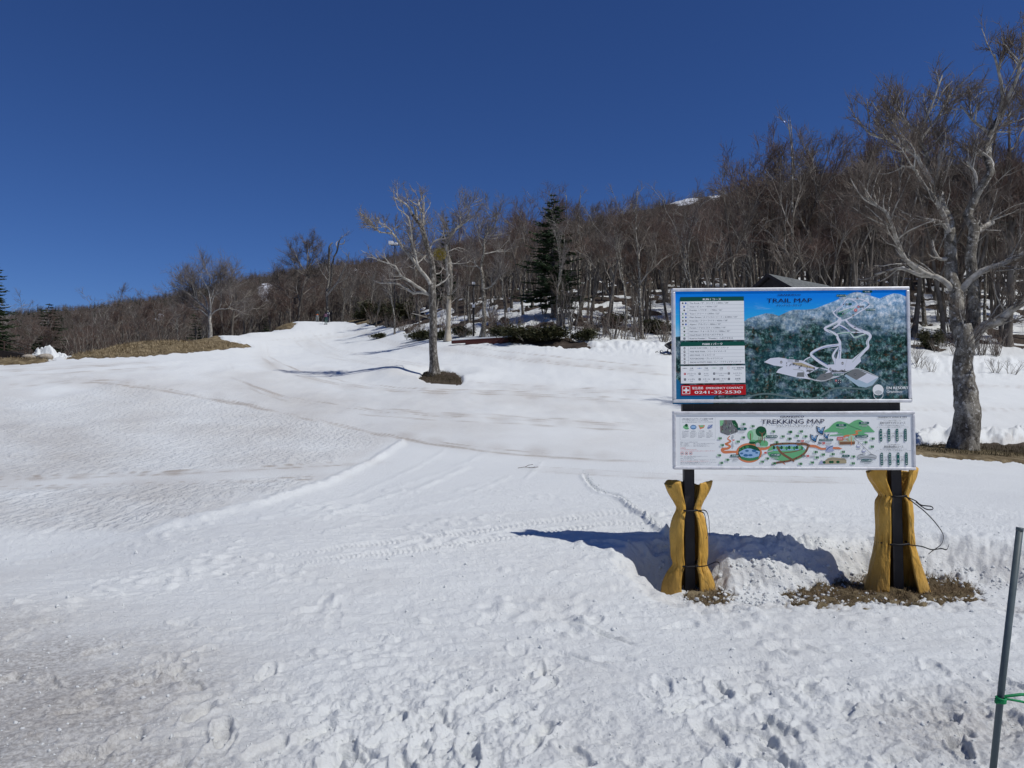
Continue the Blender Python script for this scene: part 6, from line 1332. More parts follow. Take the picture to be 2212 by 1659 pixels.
# ------------------------------------------------------------------ yellow crash pads tied round the posts
def pad(name, label, X_, z0, prof, ties, gap, seed, tails):
    """prof: (z, half width, half depth, x shift)"""
    rng = np.random.default_rng(seed)
    c, s_ = math.cos(sg_rz), math.sin(sg_rz); yc = .072
    root = thing(name, label, 'crash pad', (sgx + c * X_ - s_ * yc, sgy + s_ * X_ + c * yc, z0), sg_rz)
    pr2 = spline(prof, 44); nt = 64; V = []
    for i, (z, a, b, sh) in enumerate(pr2):
        for j in range(nt):
            q = j / (nt - 1) * 2 - 1; th = q * math.radians(180 - gap(z))
            sx_ = math.sin(th); cy_ = math.cos(th)
            ex = abs(sx_) ** .85 * np.sign(sx_); ey = abs(cy_) ** .8 * np.sign(cy_)
            x = a * ex; y = b * ey
            if cy_ < 0: y *= 1.15
            wr = 0
            for tz in ties: wr += math.exp(-((z - tz) / .09) ** 2) * .012 * math.sin(j * 1.3 + seed) + math.exp(-((z - tz) / .2) ** 2) * .006 * math.sin(j * .61 + seed * 2)
            wr += .009 * float(pn(j * .22 + seed, z * 6, seed)); wr += .014 * float(pn(j * .07, z * 3 + seed, seed + 3)) 
            r = math.hypot(x, y) + 1e-6; x += x / r * wr; y += y / r * wr
            zz = z + (.015 * float(pn(j * .2, seed, 5)) + .02 * math.sin(j * .21 + seed)) * (i == len(pr2) - 1 or i == 0) + (.018 * abs(q) ** 3 if i > len(pr2) - 3 else 0)
            V.append((x + sh, y, zz))
    F = [[i * nt + j, i * nt + j + 1, (i + 1) * nt + j + 1, (i + 1) * nt + j] for i in range(len(pr2) - 1) for j in range(nt - 1)]
    o = link_mesh('cover', V, F, M_yellow, root, True); so = o.modifiers.new('thick', 'SOLIDIFY'); so.thickness = .016; so.offset = -1
    for tz in ties:
        i = int(np.argmin(np.abs(pr2[:, 0] - tz))); ring = [Vector(V[i * nt + j]) for j in range(0, nt, 3)]
        cen = Vector((pr2[i, 3], 0, tz)); pts = []
        for p in ring: d = (p - cen); d.z = 0; pts.append(cen + d + d.normalized() * .007 + Vector((0, 0, .006 * math.sin(p.x * 30))))
        fr = [Vector((.058, -.112, tz + .004)), Vector((.02, -.122, tz)), Vector((-.03, -.120, tz - .004)), Vector((-.058, -.112, tz))]
        allp = pts + fr + [pts[0]]
        m_ = MB(); m_.tube(allp, .0085, 6, cap=False); m_.build('strap', M_black, root, True)
    for tl in tails:
        p = spline(tl, 26); m_ = MB(); vs = []
        for k_, q in enumerate(p): vs += [(q[0], q[1], q[2] - .0045), (q[0] + .002, q[1] - .003, q[2] + .0045)]
        m_.add(vs, [(2 * k_, 2 * k_ + 1, 2 * k_ + 3, 2 * k_ + 2) for k_ in range(len(p) - 1)]); oo = m_.build('strap_tail', M_black, root, True); so = oo.modifiers.new('thick', 'SOLIDIFY'); so.thickness = .003
    return root
pad('crash_pad', 'yellow crash pad tied round the left post of the map sign, ending below the board', PX_L, 0.0,
    [(-.02, .228, .105, -.01), (.06, .215, .10, -.01), (.15, .175, .092, -.008), (.235, .122, .080, 0), (.33, .142, .092, 0), (.48, .148, .10, 0), (.62, .125, .09, 0), (.72, .082, .068, 0), (.78, .102, .078, 0), (.87, .160, .09, 0), (.955, .200, .085, 0)],
    [.235, .72], lambda z: 22 - 6 * max(0, (.25 - z) / .25), 3,
    [[(.06, -.12, .72), (.11, -.135, .70), (.125, -.14, .62), (.14, -.13, .52), (.125, -.135, .48)], [(.05, -.12, .72), (.12, -.13, .725), (.15, -.13, .66), (.16, -.12, .50)], [(.06, -.12, .235), (.13, -.14, .25), (.20, -.16, .285), (.235, -.15, .26), (.215, -.13, .12), (.19, -.14, .05)], [(.03, -.12, .23), (.05, -.13, .29), (.04, -.13, .22)]])
pad('crash_pad', 'yellow crash pad on the right post, reaching up to the board with a loose strap', PX_R, 0.03,
    [(-.03, .268, .115, .01), (.06, .245, .108, .01), (.2, .205, .10, .0), (.33, .165, .092, 0), (.41, .140, .085, .0), (.52, .142, .09, 0), (.66, .142, .092, 0), (.76, .125, .085, 0), (.825, .088, .068, .0), (.89, .132, .082, -.005), (.97, .182, .09, -.01), (1.045, .205, .085, -.01)],
    [.41, .825], lambda z: 26 if z > .3 else 24, 8,
    [[(.04, -.12, .825), (.12, -.14, .79), (.16, -.15, .755), (.24, -.16, .745), (.255, -.16, .72), (.20, -.15, .72), (.12, -.14, .78)], [(.05, -.12, .82), (.12, -.14, .76), (.20, -.15, .69), (.28, -.15, .60), (.345, -.14, .50), (.33, -.14, .42), (.25, -.14, .36), (.22, -.14, .335)], [(.06, -.12, .41), (.16, -.14, .40), (.24, -.15, .375), (.32, -.15, .385), (.37, -.14, .375), (.39, -.14, .42)]])

M_turf = noisy('matted_brown_turf', [(0.3, (0.06, 0.040, 0.022)), (0.5, (0.14, 0.10, 0.055)), (0.68, (0.27, 0.205, 0.12)), (0.82, (0.38, 0.31, 0.20))], 14, 0.95)
# dry grass round the sign and on the right hand island
def blades(name, label, regions, n, h0, h1, m, seed, lie=1.4):
    rng = np.random.default_rng(seed); vs = []; fs = []
    for (x0, x1, y0, y1) in regions:
        k0 = 0; X_ = rng.uniform(x0, x1, n); Y_ = rng.uniform(y0, y1, n); s1, g1, b1_, a1, a2, _ = surfaces(X_, Y_); ok = (g1 > s1 + .002)
        for x, y, z in zip(X_[ok], Y_[ok], g1[ok]):
            a = rng.uniform(0, 6.28); l = rng.uniform(h0, h1); t_ = rng.uniform(.2, lie); d = Vector((math.cos(a) * t_, math.sin(a) * t_, 1)).normalized() * l; w = Vector((-math.sin(a), math.cos(a), 0)) * l * .045
            k = len(vs); b = Vector((x, y, z)); vs += [b - w, b + w, b + d * .6 + w * .7, b + d * .95 - Vector((0, 0, l * .15)), b + d * .6 - w * .7]; fs += [(k, k + 1, k + 2, k + 4), (k + 4, k + 2, k + 3)]
    o = link_mesh(name, vs, fs, m); tag(o, label, 'grass', None, 'stuff'); return o
blades('dry_grass', 'matted straw coloured dry grass in the bare patches at the sign posts', [(1.2, 4.6, 6.0, 7.3)], 42000, .02, .06, M_turf, 5, 5.0)
blades('dry_grass', 'low withered grass and sasa leaves on the bare patches further up the slope', [(12.5, 20, 22.5, 27), (-6.4, -2.2, 35.5, 43.5)], 7000, .04, .16, noisy('withered_sasa', [(0.3, (0.035, 0.028, 0.012)), (0.6, (0.075, 0.062, 0.028)), (0.8, (0.18, 0.15, 0.07))], 3, .8), 6, 1.6)
blades('dry_grass', 'tufted dead grass covering the long brown bank at left', [(-34, -17, 44, 62)], 15000, .10, .35, M_straw, 16, 2.2)

# loose clods and ice crumbs on the snow
def clods(name, label, n, gen, seed, m=M_snow):
    rng = np.random.default_rng(seed); ico = [(0, 0, -1), (.72, -.53, -.45), (-.28, -.85, -.45), (-.89, 0, -.45), (-.28, .85, -.45), (.72, .53, -.45), (.28, -.85, .45), (-.72, -.53, .45), (-.72, .53, .45), (.28, .85, .45), (.89, 0, .45), (0, 0, 1)]
    fi = [(0, 1, 2), (1, 0, 5), (0, 2, 3), (0, 3, 4), (0, 4, 5), (1, 5, 10), (2, 1, 6), (3, 2, 7), (4, 3, 8), (5, 4, 9), (1, 10, 6), (2, 6, 7), (3, 7, 8), (4, 8, 9), (5, 9, 10), (6, 10, 11), (7, 6, 11), (8, 7, 11), (9, 8, 11), (10, 9, 11)]
    ico = np.array(ico); fi = np.array(fi); xy, r = gen(rng, n); 
    s1, g1, *_ = surfaces(xy[:, 0], xy[:, 1]); z = np.maximum(snow_z(xy[:, 0], xy[:, 1]), g1)
    V = ico[None] * rng.uniform(.6, 1.35, (n, 12, 1)) * (r[:, None, None] * rng.uniform(.6, 1.2, (n, 1, 3))); V = V + np.column_stack([xy, z + r * .05])[:, None]
    F = (fi[None] + (np.arange(n) * 12)[:, None, None]).reshape(-1, 3)
    o = link_mesh(name, V.reshape(-1, 3), F, m, None, True); tag(o, label, 'snow', None, 'stuff'); return o
def g_pit(rng, n):
    x = np.where(rng.random(n) < .5, rng.normal(2.3, .35, n), rng.uniform(1.3, 4.7, n)); y = np.where(rng.random(n) < .5, rng.uniform(6.15, 6.6, n), rng.uniform(6.2, 7.1, n)); return np.column_stack([x, y]), rng.uniform(.006, .022, n)
clods('snow_clods', 'small white snow crumbs scattered over the grass at the sign posts', 420, g_pit, 21)
def g_fore(rng, n):
    y = 1 / rng.uniform(1 / 8.5, 1 / 3.0, n); px = rng.uniform(-50, 2260, n) ; x = (px - CX) / FPX * y; return np.column_stack([x, y]), .003 + np.minimum(rng.exponential(.0035, n), .016) * (y / 5)
clods('snow_clods', 'loose lumps of granular snow strewn over the trampled foreground', 1800, g_fore, 22)
def g_bank(rng, n):
    x = rng.uniform(1.3, 4.9, n); yb = np.interp(x, PITX, PITY); return np.column_stack([x, yb + rng.uniform(.0, .42, n)]), .005 + np.minimum(rng.exponential(.006, n), .018)
clods('snow_clods', 'rubbly lumps of melting snow on the low bank behind the sign posts', 500, g_bank, 24)
def g_trk(rng, n):
    a = spline([(1262, 1032), (1290, 1062), (1345, 1080), (1392, 1114), (1440, 1152)], 60)[rng.integers(0, 60, n)]; r_ = []
    for q in a: 
        D = 1.1 / max((q[1] - 899) / FPX, .02); r_.append(((q[0] + rng.normal(0, 4) - CX) / FPX * D, D))
    return np.array(r_), rng.uniform(.006, .02, n)
clods('snow_clods', 'broken snow crumbs along the cracked ridge above the sign shadow', 160, g_trk, 23)

# ------------------------------------------------------------------ pole with green string at lower right
def string_pole(base, top, label):
    root = thing('net_pole', label, 'pole', base); d = Vector(top) - Vector(base)
    m_ = MB(); m_.tube([(0, 0, -.05), d * .5, d], .0118, 16); m_.build('shaft', M_pole, root, True); m_ = MB(); m_.tube([d * .992, d * 1.004], .0126, 16); m_.build('end_cap', M_pole, root, True)
    return root, d
pt = P(2203, 1142, 2.8); pb = P(2143, 1659, 2.8); dd = (pb - pt); zb = ground_at(pb.x, 2.8); base = pt + dd * ((pt.z - zb) / (-dd.z))
r1, d1 = string_pole(tuple(base), tuple(pt), 'thin grey pole leaning right at the lower right corner with green string')
base2 = base + Vector((1.75, .25, 0)); base2.z = ground_at(base2.x, base2.y)
r2, d2 = string_pole(tuple(base2), tuple(base2 + Vector((.12, .05, 1.05))), 'thin grey pole standing just outside the lower right edge')
kn = P(2162, 1510, 2.785); q2 = base2 + d2 * .42
st = thing('green_string', 'bright green string knotted round the leaning pole and running off to the right', 'string', tuple(kn))
axis = d1.normalized(); pe = axis.cross(Vector((0, 1, 0))).normalized(); pf = axis.cross(pe)
m_ = MB(); pts = [pe * (.0155 * math.cos(a)) + pf * (.0155 * math.sin(a)) + axis * (.005 * math.sin(a * .27) - .012 * (a / 38)) for a in np.linspace(0, 38, 120)]; m_.tube(pts, .0035, 5); m_.build('knot', M_string, st, True)
for e1, sag, r_ in ((Vector(q2) - kn + Vector((0, 0, .12)), .03, .0042), (Vector(q2) - kn + Vector((0, 0, -.36)), .02, .0034)):
    m_ = MB(); n_ = 18; s0 = pe * .004 - pf * .015
    m_.tube([s0 + (e1 - s0) * (k_ / n_) - Vector((0, 0, sag * 4 * (k_ / n_) * (1 - k_ / n_))) + Vector((0, .004 * math.sin(k_ * 2.1), .004 * math.sin(k_ * 1.7))) for k_ in range(n_ + 1)], [r_ * (1.2 + .3 * math.sin(k_ * 2.7)) for k_ in range(n_ + 1)], 6); m_.build('strand', M_string, st, True)

# ------------------------------------------------------------------ hut roof behind the sign
hv = P(1658, 591, 40); hz = ground_at(hv.x + 1.5, 42)
hut = thing('hut', 'dark hut with a grey shingled gable roof behind the sign', 'hut', (hv.x, 40, hz), math.radians(-52))
pkz = hv.z - hz; eav = pkz - 1.35; hwid = 2.1; Ld = 5.8
b_ = MB(); b_.add([(-hwid + .35, .3, -.5), (hwid - .35, .3, -.5), (hwid - .35, .3, eav + .1), (0, .3, pkz - .16), (-hwid + .35, .3, eav + .1), (-hwid + .35, Ld - .3, -.5), (hwid - .35, Ld - .3, -.5), (hwid - .35, Ld - .3, eav + .1), (0, Ld - .3, pkz - .16), (-hwid + .35, Ld - .3, eav + .1)], [(0, 1, 2, 3, 4), (5, 9, 8, 7, 6), (0, 4, 9, 5), (1, 6, 7, 2), (3, 2, 7, 8), (4, 3, 8, 9)]); wall = b_.build('wall', M_hut, hut)
b_ = MB(); b_.box(-.45, .45, .26, .298, -.3, 1.9); dr = b_.build('door', M_deck, hut); b_ = MB(); b_.box(.3, .34, .22, .258, .8, .95); b_.build('handle', M_alu, dr)
for sg_ in (-1, 1):
    n_rows = 11
    b_ = MB(); b_.add([(0, 0, pkz - .06), (0, Ld, pkz - .06), (sg_ * hwid, Ld, eav - .06), (sg_ * hwid, 0, eav - .06), (0, 0, pkz - .02), (0, Ld, pkz - .02), (sg_ * hwid, Ld, eav - .02), (sg_ * hwid, 0, eav - .02)], [(0, 1, 2, 3), (4, 7, 6, 5), (0, 4, 5, 1), (1, 5, 6, 2), (2, 6, 7, 3), (3, 7, 4, 0)]); rf = b_.build('roof', M_hut, hut)
    sh = MB()
    for r_ in range(n_rows):
        t0, t1 = r_ / n_rows, (r_ + 1.15) / n_rows; y_ = -.02
        while y_ < Ld:
            w_ = random.uniform(.22, .42); y1 = min(y_ + w_ - .012, Ld + .02); zt = lambda t_, off: pkz - (pkz - eav) * t_ + off
            a_ = [(sg_ * hwid * t0, y_, zt(t0, .0)), (sg_ * hwid * t0, y1, zt(t0, .0)), (sg_ * hwid * min(t1, 1.02), y1, zt(min(t1, 1.02), .03)), (sg_ * hwid * min(t1, 1.02), y_, zt(min(t1, 1.02), .03)), (sg_ * hwid * min(t1, 1.02), y1, zt(min(t1, 1.02), -.01)), (sg_ * hwid * min(t1, 1.02), y_, zt(min(t1, 1.02), -.01))]
            sh.add(a_, [(0, 1, 2, 3), (3, 2, 4, 5)]); y_ += w_
    o = sh.build('shingles', M_roof, hut); o['kind'] = 'stuff'
for sg_ in (-1, 1):
    b_ = MB(); p0 = Vector((0, -.04, pkz - .03)); p1 = Vector((sg_ * hwid * 1.02, -.04, eav - .05)); b_.add([p0 + Vector((0, 0, .05)), p1 + Vector((0, 0, .05)), p1 - Vector((0, 0, .13)), p0 - Vector((0, 0, .13)), p0 + Vector((0, .035, .05)), p1 + Vector((0, .035, .05)), p1 + Vector((0, .035, -.13)), p0 + Vector((0, .035, -.13))], [(0, 1, 2, 3), (4, 7, 6, 5), (0, 4, 5, 1), (3, 2, 6, 7), (1, 5, 6, 2)]); b_.build('verge_board', M_hut, hut)

# ------------------------------------------------------------------ lamp posts, bridge, timbers, snow heap, snowmobile
def lamp(px, topy, D, label, heads):
    v = P(px, 700, D); z = ground_at(v.x, D); h = P(px, topy, D).z - z
    root = thing('lamp_post', label, 'lamp post', (v.x, D, z)); m_ = MB(); m_.tube([(0, 0, -.3), (0, 0, h)], [.085, .06], 10); m_.build('pole', M_post, root, True)
    for (dx, dz, s_) in heads:
        m_ = MB(); m_.box(dx - s_ * .5, dx + s_ * .5, -s_ * .9, s_ * .2, h + dz - s_ * .35, h + dz + s_ * .35); m_.build('lamp_head', M_white, root, bevel=.03)
    m_ = MB(); m_.box(-.45, .45, -.05, .05, h - .12, h - .04); m_.build('crossarm', M_post, root)
    m_ = MB(); m_.box(-.12, .12, -.16, -.07, h * .55, h * .55 + .25); m_.build('junction_box', M_white if 'short' in label else M_post, root)
lamp(1023, 614, 61, 'short dark lamp post with a small white head right of the lone tree', [(0, .06, .26)])
lamp(852, 528, 84, 'tall dark lamp post with white floodlights left of the lone tree', [(-.4, .12, .5), (.15, .02, .36)])

bv = P(-60, 775, 47); bz = ground_at(bv.x, 47)
br = thing('footbridge', 'brown railed footbridge ramp at the far left edge', 'footbridge', (bv.x, 47, 0))
def BP(px, py, D=46.0): v = P(px, py, D); return Vector((v.x - bv.x, D - 47, v.z))
m_ = MB(); q = [BP(-80, 742), BP(73, 770)]
for (a_, b2_) in [(Vector((0, 0, 0)), Vector((0, 2.2, 0)))]:
    m_.add([q[0], q[1], q[1] + b2_, q[0] + b2_, q[0] - Vector((0, 0, .55)), q[1] - Vector((0, 0, .2)), q[1] + b2_ - Vector((0, 0, .2)), q[0] + b2_ - Vector((0, 0, .55))], [(0, 1, 2, 3), (4, 7, 6, 5), (0, 4, 5, 1), (1, 5, 6, 2), (2, 6, 7, 3), (3, 7, 4, 0)])
m_.build('deck', M_deck, br)
for off in (Vector((0, 0, 0)), Vector((0, 2.2, 0))):
    for (x_, y0_, y1_) in [(-70, 716, 745), (-30, 727, 752), (9, 738, 757), (54, 751, 768)]:
        m_ = MB(); m_.tube([BP(x_, y0_) + off, BP(x_, y1_) + off], .035, 6); m_.build('baluster', M_rail, br)
    for (y0_, y1_) in [(712, 754), (738, 768)]:
        m_ = MB(); m_.tube([BP(-80, y0_) + off, BP(67, y1_ + (1 if y0_ == 712 else 10)) + off] if y0_ == 712 else [BP(-80, y0_ - 4) + off, BP(54, 768 - 6) + off], .03, 6); m_.build('handrail', M_rail, br)
    m_ = MB(); m_.tube([BP(67, 754) + off, BP(66, 771) + off], .03, 6); m_.build('baluster', M_rail, br)
for (px, D, w_, lb) in [(98, 45, .42, 'rounded pale stone lying on the earth by the footbridge'), (62, 45, .34, 'snow dusted stone beneath the footbridge end')]:
    bm_ = bmesh.new(); bmesh.ops.create_icosphere(bm_, subdivisions=3, radius=w_)
    for v in bm_.verts: v.co *= 1 + .18 * float(pn(v.co.x * 3 + px, v.co.y * 3 + v.co.z * 2, 3)); v.co.z *= .55
    v_ = P(px, 775, D); me = bpy.data.meshes.new('boulder'); bm_.to_mesh(me); me.materials.append(M_rock); me.polygons.foreach_set('use_smooth', [True] * len(me.polygons)); o = bpy.data.objects.new('boulder', me); COL.objects.link(o); o.location = (v_.x, D, ground_at(v_.x, D) + .08); tag(o, lb, 'stone')

def heap(px, D, w_, h_, label, seed):
    rng = np.random.default_rng(seed); n = 60; m_ = MB(); v_ = P(px, 770, D); z0 = ground_at(v_.x, D)
    gx = np.linspace(-1, 1, n); X_, Y_ = np.meshgrid(gx, gx, indexing='ij'); rr_ = np.hypot(X_, Y_); H = np.clip(1 - rr_ ** 2, 0, 1) ** .6
    H = H * (.55 + .8 * pn(X_ * 2.0 + seed, Y_ * .8, seed) + .35 * np.tanh(5 * pn(X_ * 3.5, Y_ * 2.0, seed + 2)) * .5 + .25 * pn(X_ * 8, Y_ * 5, seed + 4)) - .04
    V = np.stack([X_ * w_, Y_ * w_ * .5, H * h_], -1).reshape(-1, 3)
    o = link_mesh('snow_heap', V, grid_faces(n, n)[:, ::-1], M_snow, None, False, (v_.x, D, z0 - .05)); tag(o, label, 'snow heap')
heap(98, 48.5, 1.35, 1.0, 'jagged heap of ploughed snow right of the footbridge', 9); heap(128, 48.5, .75, .5, 'small lumpy snow heap at the tip of the brown bank', 14)

v0 = P(972, 742, 57); v1 = P(1122, 742, 55.5)
tm = thing('timber_stack', 'long red brown timbers half buried in snow at the edge of the piste', 'timber', (v0.x, 57, 0))
for k_, (a_, b_, h_, w_) in enumerate([((975, 742), (1122, 733), .22, .3), ((1005, 744), (1122, 741), .25, .25)]):
    p0 = P(a_[0], a_[1], 56.6 - k_ * .5); p1 = P(b_[0], b_[1], 55.6 - k_ * .5); d = p1 - p0; sd = Vector((-d.y, d.x, 0)).normalized() * w_
    o0 = Vector(tm.location); m_ = MB(); m_.add([p0 - o0, p1 - o0, p1 + sd - o0, p0 + sd - o0] + [q - o0 + Vector((0, 0, h_)) for q in (p0, p1, p1 + sd, p0 + sd)], [(0, 3, 2, 1), (4, 5, 6, 7), (0, 1, 5, 4), (1, 2, 6, 5), (2, 3, 7, 6), (3, 0, 4, 7)]); m_.build('plank', M_red_wood, tm, bevel=.01)
    if k_ == 0:
        m_ = MB(); m_.add([p0 - o0 + Vector((0, .02, h_ + .004)), p1 - o0 + Vector((0, .02, h_ + .004)), p1 + sd - o0 + Vector((0, 0, h_ + .004)), p0 + sd - o0 + Vector((0, 0, h_ + .004))] + [q - o0 + Vector((0, .03, h_ + .09)) for q in (p0, p1, p1 + sd, p0 + sd)], [(4, 5, 6, 7), (0, 1, 5, 4), (1, 2, 6, 5), (2, 3, 7, 6), (3, 0, 4, 7)]); m_.build('snow_cap', M_snow, tm)

sv = P(1462, 766, 47.5); sz0 = ground_at(sv.x, 47.5)
sm = thing('snowmobile', 'black snowmobile parked mostly hidden behind the left edge of the sign', 'snowmobile', (sv.x, 47.5, sz0), math.radians(8))
M_sm = noisy('black_plastic', [(0.3, (0.008, 0.008, 0.01)), (0.7, (0.02, 0.02, 0.024))], 5, .35); M_smy = noisy('yellow_decal', [(0.3, (.6, .38, .03)), (0.7, (.75, .5, .06))], 5, .4)
def hull(prof, wfun, name, m, y_off=0, lift=0.0):
    m_ = MB(); n = len(prof)
    rows_ = [[(x, -wfun(x) * s_, z) for x, z in prof] for s_ in (1, .55, -.55, -1)]
    zadd = [0, .05, .05, 0]; vs = [(x, y + y_off, z + lift + (zadd[r_] if z > .45 else 0)) for r_, row in enumerate(rows_) for x, y, z in row]
    fs = [(r_ * n + i, r_ * n + (i + 1) % n, (r_ + 1) * n + (i + 1) % n, (r_ + 1) * n + i) for r_ in range(3) for i in range(n)]; fs += [tuple(range(n))[::-1], tuple(3 * n + i for i in range(n))]
    m_.add(vs, fs); return m_.build(name, m, sm, bevel=.02)
hull([(-.72, .62), (-.60, .52), (-.40, .40), (.1, .30), (1.0, .34), (1.05, .62), (.3, .70), (.05, .98), (-.15, .95), (-.45, .80), (-.68, .68)], lambda x: .34 if x > -.3 else .26, 'body', M_sm)
hull([(.15, .72), (1.55, .66), (1.65, .60), (1.6, .50), (.3, .52)], lambda x: .19, 'seat', M_black)
hull([(.25, .04), (1.75, .04), (1.95, .22), (1.8, .38), (.6, .42), (.15, .2)], lambda x: .19, 'track', M_black)
m_ = MB(); m_.add([(-.36, -.2, .86), (-.36, .2, .86), (.10, .22, 1.24), (.10, -.22, 1.24), (-.34, -.2, .86), (-.34, .2, .86), (.12, .22, 1.24), (.12, -.22, 1.24)], [(0, 1, 2, 3), (7, 6, 5, 4), (0, 4, 5, 1), (3, 2, 6, 7)]); m_.build('windshield', M_sm, sm)
m_ = MB(); m_.add([(-.50, -.30, .64), (-.28, -.345, .66), (-.30, -.345, .58), (-.42, -.32, .56), (-.50, -.29, .64), (-.28, -.335, .66)], [(0, 3, 2, 1)]); m_.build('decal', M_smy, sm)
m_ = MB(); m_.tube([(.1, -.36, 1.0), (.18, 0, 1.03), (.1, .36, 1.0)], .018, 8); m_.build('handlebar', M_sm, sm)
for sy in (-.42, .42):
    m_ = MB(); m_.tube([(-1.18, sy, .26), (-1.22, sy, .20), (-1.10, sy, .07), (-.95, sy, .03), (-.2, sy, .03)], .03, 6); m_.tube([(-1.2, sy, .22), (-1.12, sy, .30), (-1.0, sy, .16), (-.9, sy, .06)], .018, 6); m_.build('ski', M_sm, sm, True)
    m_ = MB(); m_.tube([(-.55, sy, .05), (-.45, sy * .7, .42)], .03, 6); m_.build('strut', M_sm, sm)

# mistletoe ball in the lone tree
mv = P(950, 549, 41); rng = np.random.default_rng(77); vs = []; fs = []
for i in range(900):
    d = rng.normal(size=3); d /= np.linalg.norm(d); c = d * rng.uniform(.1, .36) ; a = np.cross(d, rng.normal(size=3)); a /= np.linalg.norm(a); k = len(vs); l = .06
    vs += [c - a * l * .3, c + a * l * .3, c + d * l + a * .01]; fs.append((k, k + 1, k + 2))
o = link_mesh('mistletoe', vs, fs, M_mistle, None, False, tuple(mv)); tag(o, 'yellow green ball of mistletoe hanging in the crown of the lone tree', 'mistletoe')
tv = P(1140, 976, 1.0); D_t = (EYE - .9) / ((976 - 899) / FPX); x_t = (1140 - CX) / FPX * D_t; m_ = MB(); z_t = ground_at(x_t, D_t)
for pts in ([(-.3, 0, .02), (-.1, .02, .05), (.1, 0, .03), (.32, .03, .05)], [(-.08, .02, .05), (.02, .1, .10), (.16, .12, .12)], [(.05, 0, .03), (.12, -.1, .04), (.22, -.14, .06)]): m_.tube([tuple(.6 * q_ for q_ in p_3) for p_3 in pts], .005, 5)
o = m_.build('fallen_twig', M_twig, None, False, (x_t, D_t, z_t)); tag(o, 'small dead twig lying on the open snow left of the sign', 'twig')

# ------------------------------------------------------------------ people
def person(label, loc, rz, joints, radii, edges, colour_fn, mats, face=True):
    """joints in metres, one skin surface, clothing colour by height along the body"""
    root = thing('person', label, 'person', loc, rz)
    me = bpy.data.meshes.new('body'); me.from_pydata(joints, edges, []); o = bpy.data.objects.new('body', me); COL.objects.link(o)
    sk = o.modifiers.new('skin', 'SKIN'); sub = o.modifiers.new('sub', 'SUBSURF'); sub.levels = 2; sub.render_levels = 2
    for i, r in enumerate(radii): me.skin_vertices[0].data[i].radius = (r, r) if not hasattr(r, '__len__') else r
    me.skin_vertices[0].data[0].use_root = True
    bpy.context.view_layer.update(); dg = bpy.context.evaluated_depsgraph_get(); m2 = bpy.data.meshes.new_from_object(o.evaluated_get(dg)); m2.name = 'body'
    bpy.data.objects.remove(o)
    m2.materials.clear()
    for mm in mats: m2.materials.append(mm)
    for p in m2.polygons: p.material_index = colour_fn(p.center); p.use_smooth = True
    b = bpy.data.objects.new('body', m2); COL.objects.link(b); b.parent = root
    return root
M_skin = noisy('skin', [(0.3, (.42, .26, .19)), (.7, (.52, .34, .25))], 8, .6); M_hair = noisy('dark_hair', [(0.3, (.01, .008, .007)), (.7, (.025, .02, .018))], 20, .6)
M_teal = noisy('teal_trousers', [(0.3, (.012, .06, .06)), (.7, (.03, .11, .10))], 6, .8); M_purple = noisy('dark_purple_jacket', [(0.3, (.02, .012, .03)), (.7, (.04, .025, .05))], 6, .8); M_mauve = noisy('mauve_backpack', [(0.3, (.13, .06, .10)), (.7, (.22, .12, .17))], 8, .8)
M_gj = noisy('grey_green_jacket', [(0.3, (.035, .05, .05)), (.7, (.07, .09, .085))], 6, .8); M_or = noisy('orange_cloth', [(0.3, (.50, .10, .02)), (.7, (.65, .16, .04))], 6, .8); M_gt = noisy('light_grey_trousers', [(0.3, (.22, .24, .23)), (.7, (.34, .36, .35))], 6, .8)
M_nv = noisy('navy_suit', [(0.3, (.008, .008, .03)), (.7, (.018, .018, .055))], 6, .8); M_cream = noisy('cream_hood', [(0.3, (.45, .44, .30)), (.7, (.62, .60, .42))], 8, .8); M_glove = noisy('black_glove', [(0.3, (.01, .01, .01)), (.7, (.03, .03, .03))], 9, .7); M_boot = noisy('boot', [(0.3, (.03, .02, .02)), (.7, (.08, .05, .05))], 9, .6); M_pale = noisy('pale_ski', [(0.3, (.5, .5, .52)), (.7, (.7, .7, .72))], 9, .4)
def body_joints(h, stance=.10, hand_l=(-.36, -.05, .86), hand_r=(.36, -.05, .86), lean=0.0, stride=.0):
    k = h / 1.7
    j = [(0, 0, .95), (0, lean * .4, 1.12), (0, lean * .8, 1.36), (0, lean, 1.47), (0, lean + .01, 1.54), (0, lean - .01, 1.62), (0, lean - .01, 1.68),
         (-.09, 0, .90), (-stance, -stride, .50), (-stance - .01, -stride + .02, .10), (-stance - .02, -stride - .12, .05),
         (.09, 0, .90), (stance, stride, .50), (stance + .01, stride + .03, .10), (stance + .02, stride - .11, .05),
         (-.18, lean * .9, 1.38), ((-.18 + hand_l[0]) / 2 - .05, hand_l[1] * .3 + .04, (1.38 + hand_l[2]) / 2), hand_l,
         (.18, lean * .9, 1.38), ((.18 + hand_r[0]) / 2 + .05, hand_r[1] * .3 + .04, (1.38 + hand_r[2]) / 2), hand_r]
    r = [.15, .14, .16, .07, .085, .10, .07, .105, .078, .055, .045, .105, .078, .055, .045, .08, .055, .045, .08, .055, .045]
    e = [(0, 1), (1, 2), (2, 3), (3, 4), (4, 5), (5, 6), (0, 7), (7, 8), (8, 9), (9, 10), (0, 11), (11, 12), (12, 13), (13, 14), (2, 15), (15, 16), (16, 17), (2, 18), (18, 19), (19, 20)]
    return [(x * k, y * k, z * k) for x, y, z in j], [q * k for q in r], e
